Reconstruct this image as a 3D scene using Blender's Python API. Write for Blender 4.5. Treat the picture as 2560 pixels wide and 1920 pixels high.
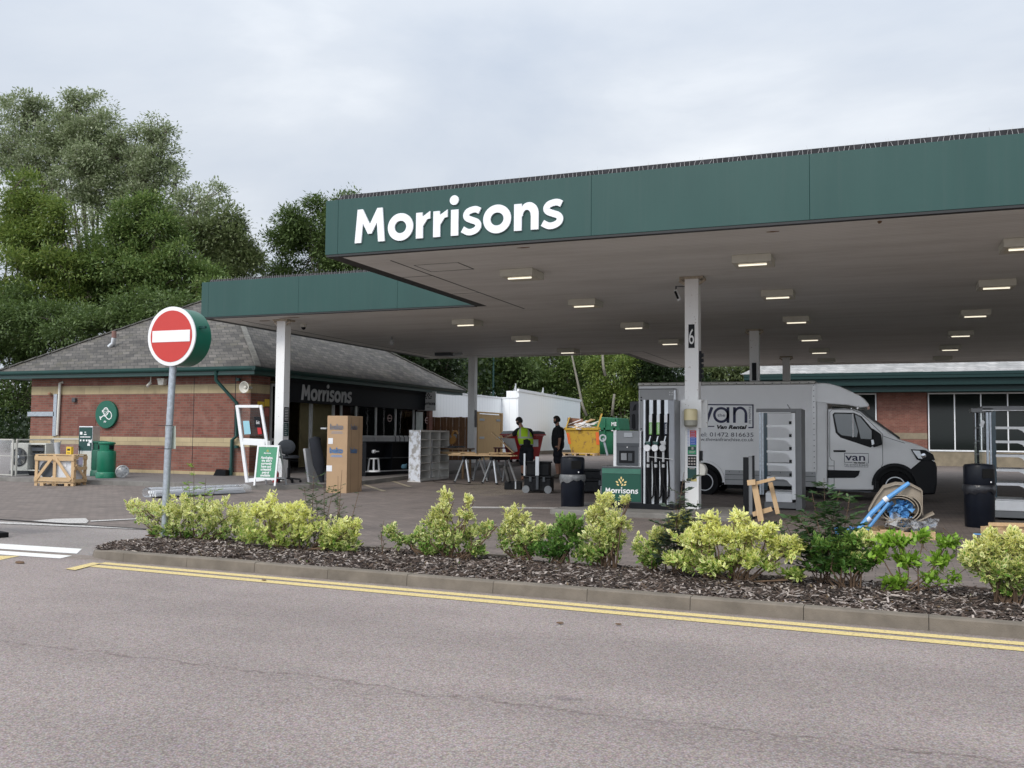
import bpy, bmesh, math, random
import numpy as np
from mathutils import Matrix, Vector, noise as mnoise
R=math.radians
random.seed(7); rng=np.random.default_rng(7)
for o in list(bpy.data.objects): bpy.data.objects.remove(o)
S=bpy.context.scene; COL=S.collection
# ------------------------------------------------------------------ camera
CX,CY,F,H=1280.,960.,2346.,1.45          # principal point and focal length measured in photo pixels, eye height in metres
def _axes():
    vx=np.array([-4650-CX,CY-1035,-F]); vy=np.array([2210-CX,CY-1097,-F])
    Y=vy/np.linalg.norm(vy); X=-vx/np.linalg.norm(vx); X=X-Y*(X@Y); X/=np.linalg.norm(X)
    return np.array([X,Y,np.cross(X,Y)])
CM=_axes()
cd=bpy.data.cameras.new('camera'); cam=bpy.data.objects.new('camera',cd); COL.objects.link(cam)
m4=Matrix([list(CM[i])+[0] for i in range(3)]+[[0,0,0,1]]); m4.translation=(0,0,H)
cam.matrix_world=m4; cd.sensor_width=36; cd.lens=36*F/2560; cd.clip_start=.05; cd.clip_end=2000
S.camera=cam
S.view_settings.view_transform='Standard'; S.view_settings.look='None'; S.view_settings.exposure=0.18; S.view_settings.gamma=1
S.render.engine='CYCLES'
S.cycles.max_bounces=6; S.cycles.diffuse_bounces=3; S.cycles.glossy_bounces=3; S.cycles.transmission_bounces=4; S.cycles.transparent_max_bounces=8
# measuring helpers: a photo pixel to a point on a known plane
def ray(x,y): return CM@np.array([x-CX,CY-y,-F])
def ZP(x,y,z=0.): r=ray(x,y); t=(z-H)/r[2]; return Vector((r[0]*t,r[1]*t,z))
def YP(x,y,Y): r=ray(x,y); t=Y/r[1]; return Vector((r[0]*t,Y,H+r[2]*t))
def XP(x,y,X): r=ray(x,y); t=X/r[0]; return Vector((X,r[1]*t,H+r[2]*t))
def gz(x,y): return .018*max(0,min(y,40)-17)*min(1,max(0,(-x-2)/6))
def GP(x,y,off=0.):
    z=0
    for i in range(12): p=ZP(x,y,z+off); z=gz(p[0],p[1])
    return p
# ------------------------------------------------------------------ world: overcast sky with broken cloud
W=bpy.data.worlds.new('World'); S.world=W; W.use_nodes=True
nt=W.node_tree; N=nt.nodes; L=nt.links; N.clear()
def nd(t,**k):
    n=N.new(t)
    for a,b in k.items(): setattr(n,a,b)
    return n
SUN_EL,SUN_AZ=R(42),R(196)     # azimuth from +Y clockwise
out=nd('ShaderNodeOutputWorld'); bg=nd('ShaderNodeBackground')
sky=nd('ShaderNodeTexSky',sky_type='NISHITA',sun_disc=False); sky.sun_elevation=SUN_EL; sky.sun_rotation=SUN_AZ
tc=nd('ShaderNodeTexCoord'); sep=nd('ShaderNodeSeparateXYZ'); L.new(tc.outputs['Generated'],sep.inputs[0])
mp=nd('ShaderNodeMapping'); mp.inputs['Scale'].default_value=(1.0,1.0,2.6); L.new(tc.outputs['Generated'],mp.inputs[0])
n1=nd('ShaderNodeTexNoise'); n1.inputs['Scale'].default_value=2.0; n1.inputs['Detail'].default_value=7; n1.inputs['Roughness'].default_value=.52; n1.inputs['Distortion'].default_value=.25
L.new(mp.outputs[0],n1.inputs['Vector'])
cr=nd('ShaderNodeValToRGB'); e=cr.color_ramp.elements
e[0].position=.30; e[0].color=(.47,.53,.625,1); e[1].position=.68; e[1].color=(.80,.83,.865,1)
m=cr.color_ramp.elements.new(.50); m.color=(.60,.645,.71,1)
L.new(n1.outputs['Fac'],cr.inputs[0])
# CIE overcast: brighter overhead
mr=nd('ShaderNodeMapRange'); mr.inputs[1].default_value=0; mr.inputs[2].default_value=1; mr.inputs[3].default_value=.93; mr.inputs[4].default_value=1.6
L.new(sep.outputs['Z'],mr.inputs[0])
# unseen sky behind the camera brightened, added to light front faces and under canopy
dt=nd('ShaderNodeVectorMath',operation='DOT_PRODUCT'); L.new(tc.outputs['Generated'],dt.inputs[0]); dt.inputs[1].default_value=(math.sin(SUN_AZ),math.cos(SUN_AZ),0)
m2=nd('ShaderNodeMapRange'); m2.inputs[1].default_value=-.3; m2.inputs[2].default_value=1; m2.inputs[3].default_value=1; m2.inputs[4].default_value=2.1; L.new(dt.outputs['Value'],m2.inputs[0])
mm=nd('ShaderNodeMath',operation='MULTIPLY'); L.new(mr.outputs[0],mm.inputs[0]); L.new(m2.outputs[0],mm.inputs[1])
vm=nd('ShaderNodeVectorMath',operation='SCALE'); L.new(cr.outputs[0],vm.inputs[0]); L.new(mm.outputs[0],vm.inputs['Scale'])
sk=nd('ShaderNodeVectorMath',operation='SCALE'); L.new(sky.outputs[0],sk.inputs[0]); sk.inputs['Scale'].default_value=.06
mx=nd('ShaderNodeMix',data_type='RGBA'); mx.inputs[0].default_value=.93
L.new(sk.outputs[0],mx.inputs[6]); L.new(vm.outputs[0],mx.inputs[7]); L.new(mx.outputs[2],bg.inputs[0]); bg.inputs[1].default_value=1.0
L.new(bg.outputs[0],out.inputs[0])
sl=bpy.data.lights.new('sun','SUN'); sl.energy=1.4; sl.angle=R(16); sl.color=(1,.93,.84)
so=bpy.data.objects.new('sun',sl); COL.objects.link(so)
sd=Vector((math.sin(SUN_AZ)*math.cos(SUN_EL),math.cos(SUN_AZ)*math.cos(SUN_EL),math.sin(SUN_EL)))
so.rotation_euler=sd.to_track_quat('Z','Y').to_euler(); so.location=(0,0,30)
# ------------------------------------------------------------------ materials
MC={}
def mat(name,col,rough=.6,metal=0.,var=.12,scale=6.,bump=0.,bscale=80.,coat=0.,emit=0.,alpha=1.,trans=0.,dirt=0.,spec=.5):
    if name in MC: return MC[name]
    m=bpy.data.materials.new(name); m.use_nodes=True; nt=m.node_tree; N=nt.nodes; L=nt.links
    b=N['Principled BSDF']; b.inputs['Roughness'].default_value=rough; b.inputs['Metallic'].default_value=metal
    b.inputs['Coat Weight'].default_value=coat; b.inputs['Specular IOR Level'].default_value=spec
    if alpha<1: b.inputs['Alpha'].default_value=alpha
    if trans: b.inputs['Transmission Weight'].default_value=trans
    tc=N.new('ShaderNodeTexCoord')
    c=(*col,1)
    if var>0:
        n=N.new('ShaderNodeTexNoise'); n.inputs['Scale'].default_value=scale; n.inputs['Detail'].default_value=5; n.inputs['Roughness'].default_value=.6
        L.new(tc.outputs['Object'],n.inputs['Vector'])
        mr=N.new('ShaderNodeMapRange'); mr.inputs[1].default_value=.3; mr.inputs[2].default_value=.7; mr.inputs[3].default_value=1-var; mr.inputs[4].default_value=1+var
        L.new(n.outputs['Fac'],mr.inputs[0])
        v=N.new('ShaderNodeVectorMath'); v.operation='SCALE'; v.inputs[0].default_value=col; L.new(mr.outputs[0],v.inputs['Scale'])
        last=v.outputs[0]
        if dirt>0:
            n2=N.new('ShaderNodeTexNoise'); n2.inputs['Scale'].default_value=scale*.45; n2.inputs['Detail'].default_value=8; n2.inputs['Roughness'].default_value=.7
            L.new(tc.outputs['Object'],n2.inputs['Vector'])
            r2=N.new('ShaderNodeMapRange'); r2.inputs[1].default_value=.5; r2.inputs[2].default_value=.72; r2.inputs[3].default_value=0; r2.inputs[4].default_value=dirt
            L.new(n2.outputs['Fac'],r2.inputs[0])
            mx=N.new('ShaderNodeMix'); mx.data_type='RGBA'; L.new(r2.outputs[0],mx.inputs[0]); L.new(last,mx.inputs[6]); mx.inputs[7].default_value=(.10,.085,.065,1)
            last=mx.outputs[2]
        L.new(last,b.inputs['Base Color'])
    else: b.inputs['Base Color'].default_value=c
    if bump>0:
        n=N.new('ShaderNodeTexNoise'); n.inputs['Scale'].default_value=bscale; n.inputs['Detail'].default_value=3
        L.new(tc.outputs['Object'],n.inputs['Vector'])
        bp=N.new('ShaderNodeBump'); bp.inputs['Strength'].default_value=bump; bp.inputs['Distance'].default_value=.01
        L.new(n.outputs['Fac'],bp.inputs['Height']); L.new(bp.outputs[0],b.inputs['Normal'])
    if emit>0: b.inputs['Emission Color'].default_value=c; b.inputs['Emission Strength'].default_value=emit
    MC[name]=m; return m
class NB:   # small node helper for bespoke materials
    def __init__(s,name,rough=.8):
        s.m=bpy.data.materials.new(name); s.m.use_nodes=True; s.N=s.m.node_tree.nodes; s.L=s.m.node_tree.links
        s.b=s.N['Principled BSDF']; s.b.inputs['Roughness'].default_value=rough; s.tc=s.N.new('ShaderNodeTexCoord'); MC[name]=s.m
    def n(s,t,**k):
        x=s.N.new(t)
        for a,b in k.items():
            if a in x.bl_rna.properties: setattr(x,a,b)
            else: x.inputs[a.replace('_',' ')].default_value=b
        return x
    def l(s,a,b): s.L.new(a,b)
    def noise(s,scale,detail=5,rough=.6,vec=None):
        x=s.n('ShaderNodeTexNoise'); x.inputs['Scale'].default_value=scale; x.inputs['Detail'].default_value=detail; x.inputs['Roughness'].default_value=rough
        s.l(vec or s.tc.outputs['Object'],x.inputs['Vector']); return x.outputs['Fac']
    def rng(s,v,a,b,c,d):
        x=s.n('ShaderNodeMapRange'); 
        for i,q in enumerate((a,b,c,d)): x.inputs[i+1].default_value=q
        s.l(v,x.inputs[0]); return x.outputs[0]
    def mix(s,f,a,b,blend='MIX'):
        x=s.n('ShaderNodeMix'); x.data_type='RGBA'; x.blend_type=blend
        if isinstance(f,(int,float)): x.inputs[0].default_value=f
        else: s.l(f,x.inputs[0])
        for i,q in ((6,a),(7,b)):
            if isinstance(q,tuple): x.inputs[i].default_value=(*q,1)
            else: s.l(q,x.inputs[i])
        return x.outputs[2]
    def math(s,op,a,b=None):
        x=s.n('ShaderNodeMath'); x.operation=op
        for i,q in enumerate((a,b)):
            if q is None: continue
            if isinstance(q,(int,float)): x.inputs[i].default_value=q
            else: s.l(q,x.inputs[i])
        return x.outputs[0]
    def bump(s,h,st=.3,dist=.01):
        x=s.n('ShaderNodeBump'); x.inputs['Strength'].default_value=st; x.inputs['Distance'].default_value=dist
        s.l(h,x.inputs['Height']); s.l(x.outputs[0],s.b.inputs['Normal'])
    def col(s,v): s.l(v,s.b.inputs['Base Color'])
    def sep(s):
        x=s.n('ShaderNodeSeparateXYZ'); s.l(s.tc.outputs['Object'],x.inputs[0]); return x.outputs
def brickmat(name,c1,c2,mortar,bw,rh,ms,wall=True,var=.25,zk=1.,off=.5,bumpst=.4,stain=None,rough=.85,pos=None):
    q=NB(name,rough); X,Yy,Z=q.sep()
    cmb=q.n('ShaderNodeCombineXYZ')
    if wall: q.l(q.math('ADD',X,Yy),cmb.inputs[0]); q.l(q.math('MULTIPLY',Z,zk),cmb.inputs[1])
    else: q.l(X,cmb.inputs[0]); q.l(Yy,cmb.inputs[1])
    br=q.n('ShaderNodeTexBrick'); q.l(cmb.outputs[0],br.inputs['Vector']); br.offset=off
    br.inputs['Scale'].default_value=1; br.inputs['Brick Width'].default_value=bw; br.inputs['Row Height'].default_value=rh
    br.inputs['Mortar Size'].default_value=ms; br.inputs['Color1'].default_value=(*c1,1); br.inputs['Color2'].default_value=(*c2,1); br.inputs['Mortar'].default_value=(*mortar,1)
    br.inputs['Bias'].default_value=0; br.inputs['Mortar Smooth'].default_value=.2
    c=br.outputs['Color']
    k=q.rng(q.noise(1.6,6,.65),.3,.7,1-var,1+var); v=q.n('ShaderNodeVectorMath'); v.operation='SCALE'; q.l(c,v.inputs[0]); q.l(k,v.inputs['Scale']); c=v.outputs[0]
    if stain:
        f=q.rng(q.noise(2.2,8,.7),.52,.75,0,.7); c=q.mix(f,c,stain)
    q.col(c); q.bump(q.math('SUBTRACT',1.0,br.outputs['Fac']),bumpst,.006)
    return q.m
BRICK=brickmat('brick',(.165,.056,.040),(.235,.088,.062),(.17,.125,.10),.225,.075,.009,var=.18,stain=(.30,.18,.14))
STONE=brickmat('stone_band',(.40,.32,.19),(.46,.37,.22),(.28,.22,.14),.6,.24,.006,var=.15)
SLATE=brickmat('slate',(.052,.047,.042),(.120,.108,.095),(.02,.02,.02),.30,.20,.010,zk=1.9,var=.4,bumpst=.8,stain=(.11,.10,.065),rough=.75)
PAVE=brickmat('block_paving',(.145,.118,.103),(.190,.154,.136),(.085,.074,.065),.205,.102,.006,wall=False,var=.22,stain=(.12,.105,.10))
def asphalt(name,c,crack=False):
    q=NB(name,.9); X,Yy,Z=q.sep()
    v=q.n('ShaderNodeTexVoronoi'); v.inputs['Scale'].default_value=95; q.l(q.tc.outputs['Object'],v.inputs['Vector'])
    sp=q.rng(v.outputs['Distance'],.0,.9,1.25,.62)
    vr=q.n('ShaderNodeTexVoronoi'); vr.inputs['Scale'].default_value=95; q.l(q.tc.outputs['Object'],vr.inputs['Vector'])
    hsv=q.n('ShaderNodeHueSaturation'); hsv.inputs['Saturation'].default_value=.28; hsv.inputs['Value'].default_value=1.0; q.l(vr.outputs['Color'],hsv.inputs['Color'])
    base=q.mix(.16,c,hsv.outputs[0])
    big=q.rng(q.noise(.55,6,.6),.32,.68,.88,1.12)
    k=q.math('MULTIPLY',sp,big); k=q.math('MULTIPLY',k,q.rng(q.noise(30,3,.6),.3,.7,.88,1.12))
    s=q.n('ShaderNodeVectorMath'); s.operation='SCALE'; q.l(base,s.inputs[0]); q.l(k,s.inputs['Scale']); o=s.outputs[0]
    if crack:   # a laid seam in the surfacing, open and ragged
        n=q.rng(q.noise(1.8,8,.75),.3,.7,-.10,.10); d=q.math('ABSOLUTE',q.math('ADD',q.math('SUBTRACT',Yy,4.83),n))
        f=q.math('MULTIPLY',q.rng(d,.003,.018,.6,0),q.rng(q.noise(3.5,4,.6),.36,.52,.1,1))
        o=q.mix(f,o,(.07,.045,.04))
        band=q.rng(q.math('SUBTRACT',4.83,Yy),.0,.55,.30,0); side=q.math('GREATER_THAN',4.83,Yy)
        rag=q.math('MULTIPLY',q.math('MULTIPLY',band,side),q.rng(q.noise(28,3,.6),.45,.62,0,1)); o=q.mix(rag,o,(.10,.075,.07))
        # oil spot
        dx=q.math('SUBTRACT',X,-1.66); dy=q.math('SUBTRACT',Yy,5.02); rr=q.math('SQRT',q.math('ADD',q.math('MULTIPLY',dx,dx),q.math('MULTIPLY',q.math('MULTIPLY',dy,dy),6.0)))
        o=q.mix(q.math('MULTIPLY',q.rng(rr,.03,.16,.6,0),q.rng(q.noise(40,3,.6),.4,.6,.2,1)),o,(.06,.05,.05))
    mpn=q.n('ShaderNodeMapping'); q.l(q.tc.outputs['Object'],mpn.inputs[0]); mpn.inputs['Scale'].default_value=(.10,.9,1)
    trk=q.rng(q.noise(1.0,4,.5,mpn.outputs[0]),.35,.65,.90,1.08); s2=q.n('ShaderNodeVectorMath'); s2.operation='SCALE'; q.l(o,s2.inputs[0]); q.l(trk,s2.inputs['Scale']); o=s2.outputs[0]
    if crack:   # grit lying in the gutter
        dk=q.math('SUBTRACT',q.math('SUBTRACT',7.87,q.math('MULTIPLY',X,.047)),Yy); gf=q.math('MULTIPLY',q.rng(dk,.0,.16,.75,0),q.rng(q.noise(9,6,.7),.35,.6,.2,1)); o=q.mix(gf,o,(.16,.13,.095))
    q.col(o); q.bump(v.outputs['Distance'],.55,.004); return q.m
ROAD=asphalt('asphalt_road',(.206,.152,.132),True)
ACCESS=asphalt('asphalt_access',(.185,.150,.132))
def paint(name,c,under,lo,hi):
    q=NB(name,.7); f=q.rng(q.noise(45,6,.75),lo,hi,0,1); q.col(q.mix(f,c,under)); q.bump(q.noise(120,2),.3,.004); return q.m
YEL=paint('yellow_paint',(.66,.52,.22),(.26,.21,.15),.50,.66); YELF=paint('faded_yellow_paint',(.42,.36,.24),(.17,.15,.14),.45,.60)
WHT=paint('white_road_paint',(.74,.73,.70),(.30,.28,.27),.54,.68); WHTF=paint('worn_white_paint',(.62,.60,.57),(.25,.23,.22),.44,.58)
KERB=mat('concrete_kerb',(.165,.140,.112),.9,var=.22,scale=5,bump=.5,bscale=140,dirt=.35)
CONC=mat('concrete',(.20,.19,.175),.9,var=.2,scale=3,bump=.4,bscale=120,dirt=.4)
def fasciamat():
    q=NB('green_cladding',.42); q.b.inputs['Specular IOR Level'].default_value=.45
    st=q.n('ShaderNodeMapping'); q.l(q.tc.outputs['Object'],st.inputs[0]); st.inputs['Scale'].default_value=(1,1,.25)
    c=q.mix(q.rng(q.noise(1.2,6,.6,st.outputs[0]),.3,.7,0,1),(.008,.053,.046),(.015,.066,.057)); rs=q.n('ShaderNodeMapping'); q.l(q.tc.outputs['Object'],rs.inputs[0]); rs.inputs['Scale'].default_value=(9,9,.35); c=q.mix(q.rng(q.noise(1.0,4,.6,rs.outputs[0]),.52,.8,0,.45),c,(.032,.070,.063)); q.col(c); q.bump(q.noise(.6,2,.5),.12,.05); return q.m
GREEN=fasciamat()
DKGREEN=mat('dark_green_paint',(.010,.055,.048),.35,var=.12,scale=3)
BLKTRIM=mat('black_trim',(.012,.014,.015),.5,var=.1)
def soffitmat():
    q=NB('soffit_board',.65); X,Yy,Z=q.sep()
    fr=q.math('FRACT',q.math('MULTIPLY',Yy,9.0)); ln=q.rng(q.math('ABSOLUTE',q.math('SUBTRACT',fr,.5)),.42,.5,0,1)
    st=q.n('ShaderNodeMapping'); q.l(q.tc.outputs['Object'],st.inputs[0]); st.inputs['Scale'].default_value=(.35,1.6,1)
    dirt=q.rng(q.noise(1.0,8,.7,st.outputs[0]),.42,.72,0,.65)
    c=q.mix(dirt,(.82,.81,.78),(.58,.56,.52)); c=q.mix(q.math('MULTIPLY',ln,.35),c,(.2,.18,.16)); q.col(c)
    q.bump(q.math('SUBTRACT',1.0,ln),.25,.004); return q.m
SOFFIT=soffitmat()
def paintcol():
    q=NB('white_column_paint',.5); c=q.mix(q.rng(q.noise(14,8,.7),.62,.68,0,.8),(.84,.84,.83),(.34,.28,.22)); q.col(c); return q.m
COLP=paintcol()
WHITE=mat('white_paint',(.78,.79,.80),.4,var=.05); OFFW=mat('off_white_plastic',(.62,.60,.54),.5,var=.08,dirt=.3,scale=9)
LETTER=mat('white_acrylic',(.82,.83,.86),.25,var=.03)
STEEL=mat('galvanised_steel',(.42,.46,.50),.42,metal=.75,var=.22,scale=22); ALU=mat('brushed_aluminium',(.62,.64,.66),.35,metal=.7,var=.08)
GREY=mat('grey_plastic',(.20,.21,.22),.45,var=.08); DGREY=mat('dark_grey_plastic',(.055,.062,.070),.4,var=.12); LGREY=mat('light_grey_paint',(.42,.43,.44),.4,var=.08,scale=3)
BLACK=mat('black_plastic',(.006,.007,.009),.42,var=.2,scale=4,spec=.22); RUB=mat('black_rubber',(.008,.008,.009),.8,var=.2,spec=.2)
GLASS=mat('dark_glass',(.004,.007,.006),.06,var=.0,spec=.28); 
def filmmat(name,white,r,a):
    m=clearglass(name,(.93,.94,.95),r,a); N=m.node_tree.nodes; L=m.node_tree.links; mx=[n for n in N if n.type=='MIX_SHADER'][0]; d=N.new('ShaderNodeBsdfDiffuse'); d.inputs[0].default_value=(.8,.82,.85,1); m2=N.new('ShaderNodeMixShader'); m2.inputs[0].default_value=white; L.new(mx.outputs[0],m2.inputs[1]); L.new(d.outputs[0],m2.inputs[2]); L.new(m2.outputs[0],N['Material Output'].inputs[0]); return m
def clearglass(name,col=(1,1,1),r=.02,a=.22):
    m=bpy.data.materials.new(name); m.use_nodes=True; N=m.node_tree.nodes; L=m.node_tree.links; N.remove(N['Principled BSDF'])
    t=N.new('ShaderNodeBsdfTransparent'); t.inputs[0].default_value=(*col,1); g=N.new('ShaderNodeBsdfGlossy'); g.inputs['Roughness'].default_value=r
    f=N.new('ShaderNodeLayerWeight'); f.inputs[0].default_value=a; mx=N.new('ShaderNodeMixShader'); L.new(f.outputs['Fresnel'],mx.inputs[0]); L.new(t.outputs[0],mx.inputs[1]); L.new(g.outputs[0],mx.inputs[2]); L.new(mx.outputs[0],N['Material Output'].inputs[0]); MC[name]=m; return m
CLEAR=clearglass('clear_glass',(.86,.9,.88)); WRAP=filmmat('plastic_film',.22,.2,.25); ACRYL=clearglass('acrylic',(.80,.84,.85),.05,.35)
def woodmat(name,c1,c2,axis=2,sc=1.):
    q=NB(name,.75); mp=q.n('ShaderNodeMapping'); q.l(q.tc.outputs['Object'],mp.inputs[0]); s=[14*sc]*3; s[axis]=1.2*sc; mp.inputs['Scale'].default_value=s
    f=q.rng(q.noise(2.0,6,.65,mp.outputs[0]),.3,.7,0,1); q.col(q.mix(f,c1,c2)); q.bump(f,.2,.004); return q.m
PINE=woodmat('pine_wood',(.50,.33,.17),(.62,.44,.26)); PINEX=woodmat('pine_wood_rail',(.46,.31,.16),(.60,.43,.25),0)
FENCEW=woodmat('brown_fence_board',(.15,.075,.035),(.24,.125,.06)); GATEW=woodmat('tan_gate_board',(.40,.26,.12),(.52,.35,.17))
CARD=mat('cardboard',(.42,.28,.165),.8,var=.06,scale=2); RED=mat('red_plastic',(.42,.015,.018),.4,var=.1); BLUE=mat('blue_tape',(.10,.30,.60),.5,var=.12); 
SIGNRED=mat('sign_red',(.50,.030,.022),.35,var=.04); SIGNGREEN=mat('sign_green',(.003,.11,.068),.35,var=.05)
YELL=mat('yellow_plastic',(.75,.50,.04),.45,var=.06); GREENP=mat('green_plastic',(.005,.155,.085),.38,var=.10,scale=3)
PAPER=mat('paper',(.75,.76,.78),.8,var=.05); PAPERB=mat('blue_paper',(.28,.52,.60),.8,var=.05); NAVY=mat('navy_vinyl',(.012,.013,.06),.4,var=0)
INK=mat('black_ink',(.015,.015,.018),.6,var=0); WINK=mat('white_ink',(.8,.8,.8),.6,var=0)
VANP=mat('van_white_paint',(.88,.89,.90),.22,var=.03,coat=.6,scale=2); VANBOX=mat('van_box_panel',(.86,.87,.88),.38,var=.04,scale=2)
# ------------------------------------------------------------------ mesh builder
class MB:
    def __init__(s): s.v=[]; s.f=[]
    def add(s,vs,fs):
        n=len(s.v); s.v+=[tuple(v) for v in vs]; s.f+=[tuple(i+n for i in f) for f in fs]; return s
    def box(s,x0,x1,y0,y1,z0,z1):
        return s.add([(x0,y0,z0),(x1,y0,z0),(x1,y1,z0),(x0,y1,z0),(x0,y0,z1),(x1,y0,z1),(x1,y1,z1),(x0,y1,z1)],[(3,2,1,0),(4,5,6,7),(0,1,5,4),(1,2,6,5),(2,3,7,6),(3,0,4,7)])
    def cbox(s,c,d): return s.box(c[0]-d[0]/2,c[0]+d[0]/2,c[1]-d[1]/2,c[1]+d[1]/2,c[2]-d[2]/2,c[2]+d[2]/2)
    def obox(s,c,d,rot):
        t=MB().cbox((0,0,0),d); Mx=rot.to_matrix() if not isinstance(rot,Matrix) else rot
        return s.add([Mx@Vector(v)+Vector(c) for v in t.v],t.f)
    def bar(s,p0,p1,w,h=None,up=(0,0,1)):
        p0,p1=Vector(p0),Vector(p1); d=(p1-p0); l=d.length; d.normalize(); u=Vector(up)
        if abs(d.dot(u))>.98: u=Vector((0,1,0))
        sx=d.cross(u).normalized(); u=sx.cross(d); h=h or w
        vs=[p+sx*a*w/2+u*b*h/2 for p in (p0,p1) for a,b in((-1,-1),(1,-1),(1,1),(-1,1))]
        return s.add(vs,[(0,1,2,3)[::-1],(4,5,6,7),(0,1,5,4),(1,2,6,5),(2,3,7,6),(3,0,4,7)])
    def tube(s,pts,r,n=8,cap=True):
        pts=[Vector(p) for p in pts]; rs=r if isinstance(r,(list,tuple)) else [r]*len(pts); vs=[];fs=[]; pu=None
        for i,p in enumerate(pts):
            d=(pts[min(i+1,len(pts)-1)]-pts[max(i-1,0)]).normalized()
            u=pu if pu is not None else (Vector((0,0,1)) if abs(d.z)<.9 else Vector((1,0,0)))
            sx=d.cross(u); sx=sx.normalized() if sx.length>1e-6 else Vector((1,0,0)); u=sx.cross(d); pu=u
            for k in range(n): a=2*math.pi*k/n; vs.append(p+(sx*math.cos(a)+u*math.sin(a))*rs[i])
        for i in range(len(pts)-1):
            for k in range(n): fs.append((i*n+k,i*n+(k+1)%n,(i+1)*n+(k+1)%n,(i+1)*n+k))
        if cap: fs.append(tuple(range(n))[::-1]); fs.append(tuple((len(pts)-1)*n+k for k in range(n)))
        return s.add(vs,fs)
    def cyl(s,p0,p1,r,r1=None,n=20): return s.tube([p0,p1],[r,r if r1 is None else r1],n)
    def lathe(s,prof,n=28,c=(0,0,0),axis='z',cap=True):
        vs=[];fs=[]
        for r,z in prof:
            for k in range(n):
                a=2*math.pi*k/n; x,y=r*math.cos(a),r*math.sin(a)
                vs.append({'z':(c[0]+x,c[1]+y,c[2]+z),'y':(c[0]+x,c[1]+z,c[2]+y),'x':(c[0]+z,c[1]+x,c[2]+y)}[axis])
        for i in range(len(prof)-1):
            for k in range(n): fs.append((i*n+k,i*n+(k+1)%n,(i+1)*n+(k+1)%n,(i+1)*n+k))
        if cap: fs.append(tuple(range(n))[::-1]); fs.append(tuple((len(prof)-1)*n+k for k in range(n)))
        return s.add(vs,fs)
    def prism(s,poly,a,b,axis='y'):
        f={'y':lambda p,t:(p[0],t,p[1]),'z':lambda p,t:(p[0],p[1],t),'x':lambda p,t:(t,p[0],p[1])}[axis]; n=len(poly)
        vs=[f(p,a) for p in poly]+[f(p,b) for p in poly]
        return s.add(vs,[tuple(range(n)),tuple(range(2*n-1,n-1,-1))]+[(i,i+n,(i+1)%n+n,(i+1)%n) for i in range(n)])
    def quad(s,a,b,c,d): return s.add([a,b,c,d],[(0,1,2,3)])
    def build(s,name,m,parent=None,smooth=False,bevel=0,seg=2,off=None):
        me=bpy.data.meshes.new(name)
        vs=s.v if off is None else [(v[0]-off[0],v[1]-off[1],v[2]-off[2]) for v in s.v]
        me.from_pydata(vs,[],s.f)
        bm=bmesh.new(); bm.from_mesh(me); bmesh.ops.recalc_face_normals(bm,faces=bm.faces); bm.to_mesh(me); bm.free()
        me.materials.append(m); o=bpy.data.objects.new(name,me); COL.objects.link(o)
        if parent: o.parent=parent
        if smooth:
            me.polygons.foreach_set('use_smooth',[True]*len(me.polygons))
            if smooth!='all': me.set_sharp_from_angle(angle=R(38))
        if bevel:
            b=o.modifiers.new('bevel','BEVEL'); b.width=bevel; b.segments=seg; b.limit_method='ANGLE'; b.angle_limit=R(35)
        return o
def tag(o,label=None,cat=None,group=None,kind=None):
    if label: o['label']=label
    if cat: o['category']=cat
    if group: o['group']=group
    if kind: o['kind']=kind
    return o
def thing(name,label,cat,loc=(0,0,0),rz=0,group=None):
    o=bpy.data.objects.new(name,None); COL.objects.link(o); o.location=loc; o.rotation_euler=(0,0,rz); o.empty_display_size=.2
    return tag(o,label,cat,group)
def dup(root,loc,rz=None,label=None,scale=None):
    def cp(o,par):
        c=o.copy(); COL.objects.link(c); c.parent=par
        for ch in list(o.children): cp(ch,c)
        return c
    kids=list(root.children); c=root.copy(); COL.objects.link(c); c.location=loc
    for k in kids: cp(k,c)
    if rz is not None: c.rotation_euler=(0,0,rz)
    if label: c['label']=label
    if scale: c.scale=(scale,)*3
    return c
FRONT=Matrix.Rotation(R(90),3,'X')                       # text facing -Y
SIDE=Matrix(((0,0,1),(1,0,0),(0,1,0)))                   # text facing +X
def text(body,size,loc,m,parent,name='lettering',rot=FRONT,bold=0,ext=.002,shear=0,sx=1,align='CENTER',width=None,line=1.0):
    c=bpy.data.curves.new('t','FONT'); c.body=body; c.size=size; c.offset=bold; c.extrude=ext; c.shear=shear; c.align_x=align; c.resolution_u=3; c.space_line=line
    o=bpy.data.objects.new('t',c); COL.objects.link(o); dg=bpy.context.evaluated_depsgraph_get(); me=bpy.data.meshes.new_from_object(o.evaluated_get(dg)); bpy.data.objects.remove(o)
    xs=[v.co.x for v in me.vertices]; k=sx
    if width: k=width/(max(xs)-min(xs))
    for v in me.vertices: v.co=rot@Vector((v.co.x*k,v.co.y,v.co.z))+Vector(loc)
    me.materials.clear(); me.materials.append(m); p=bpy.data.objects.new(name,me); COL.objects.link(p); p.parent=parent; return p
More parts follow.
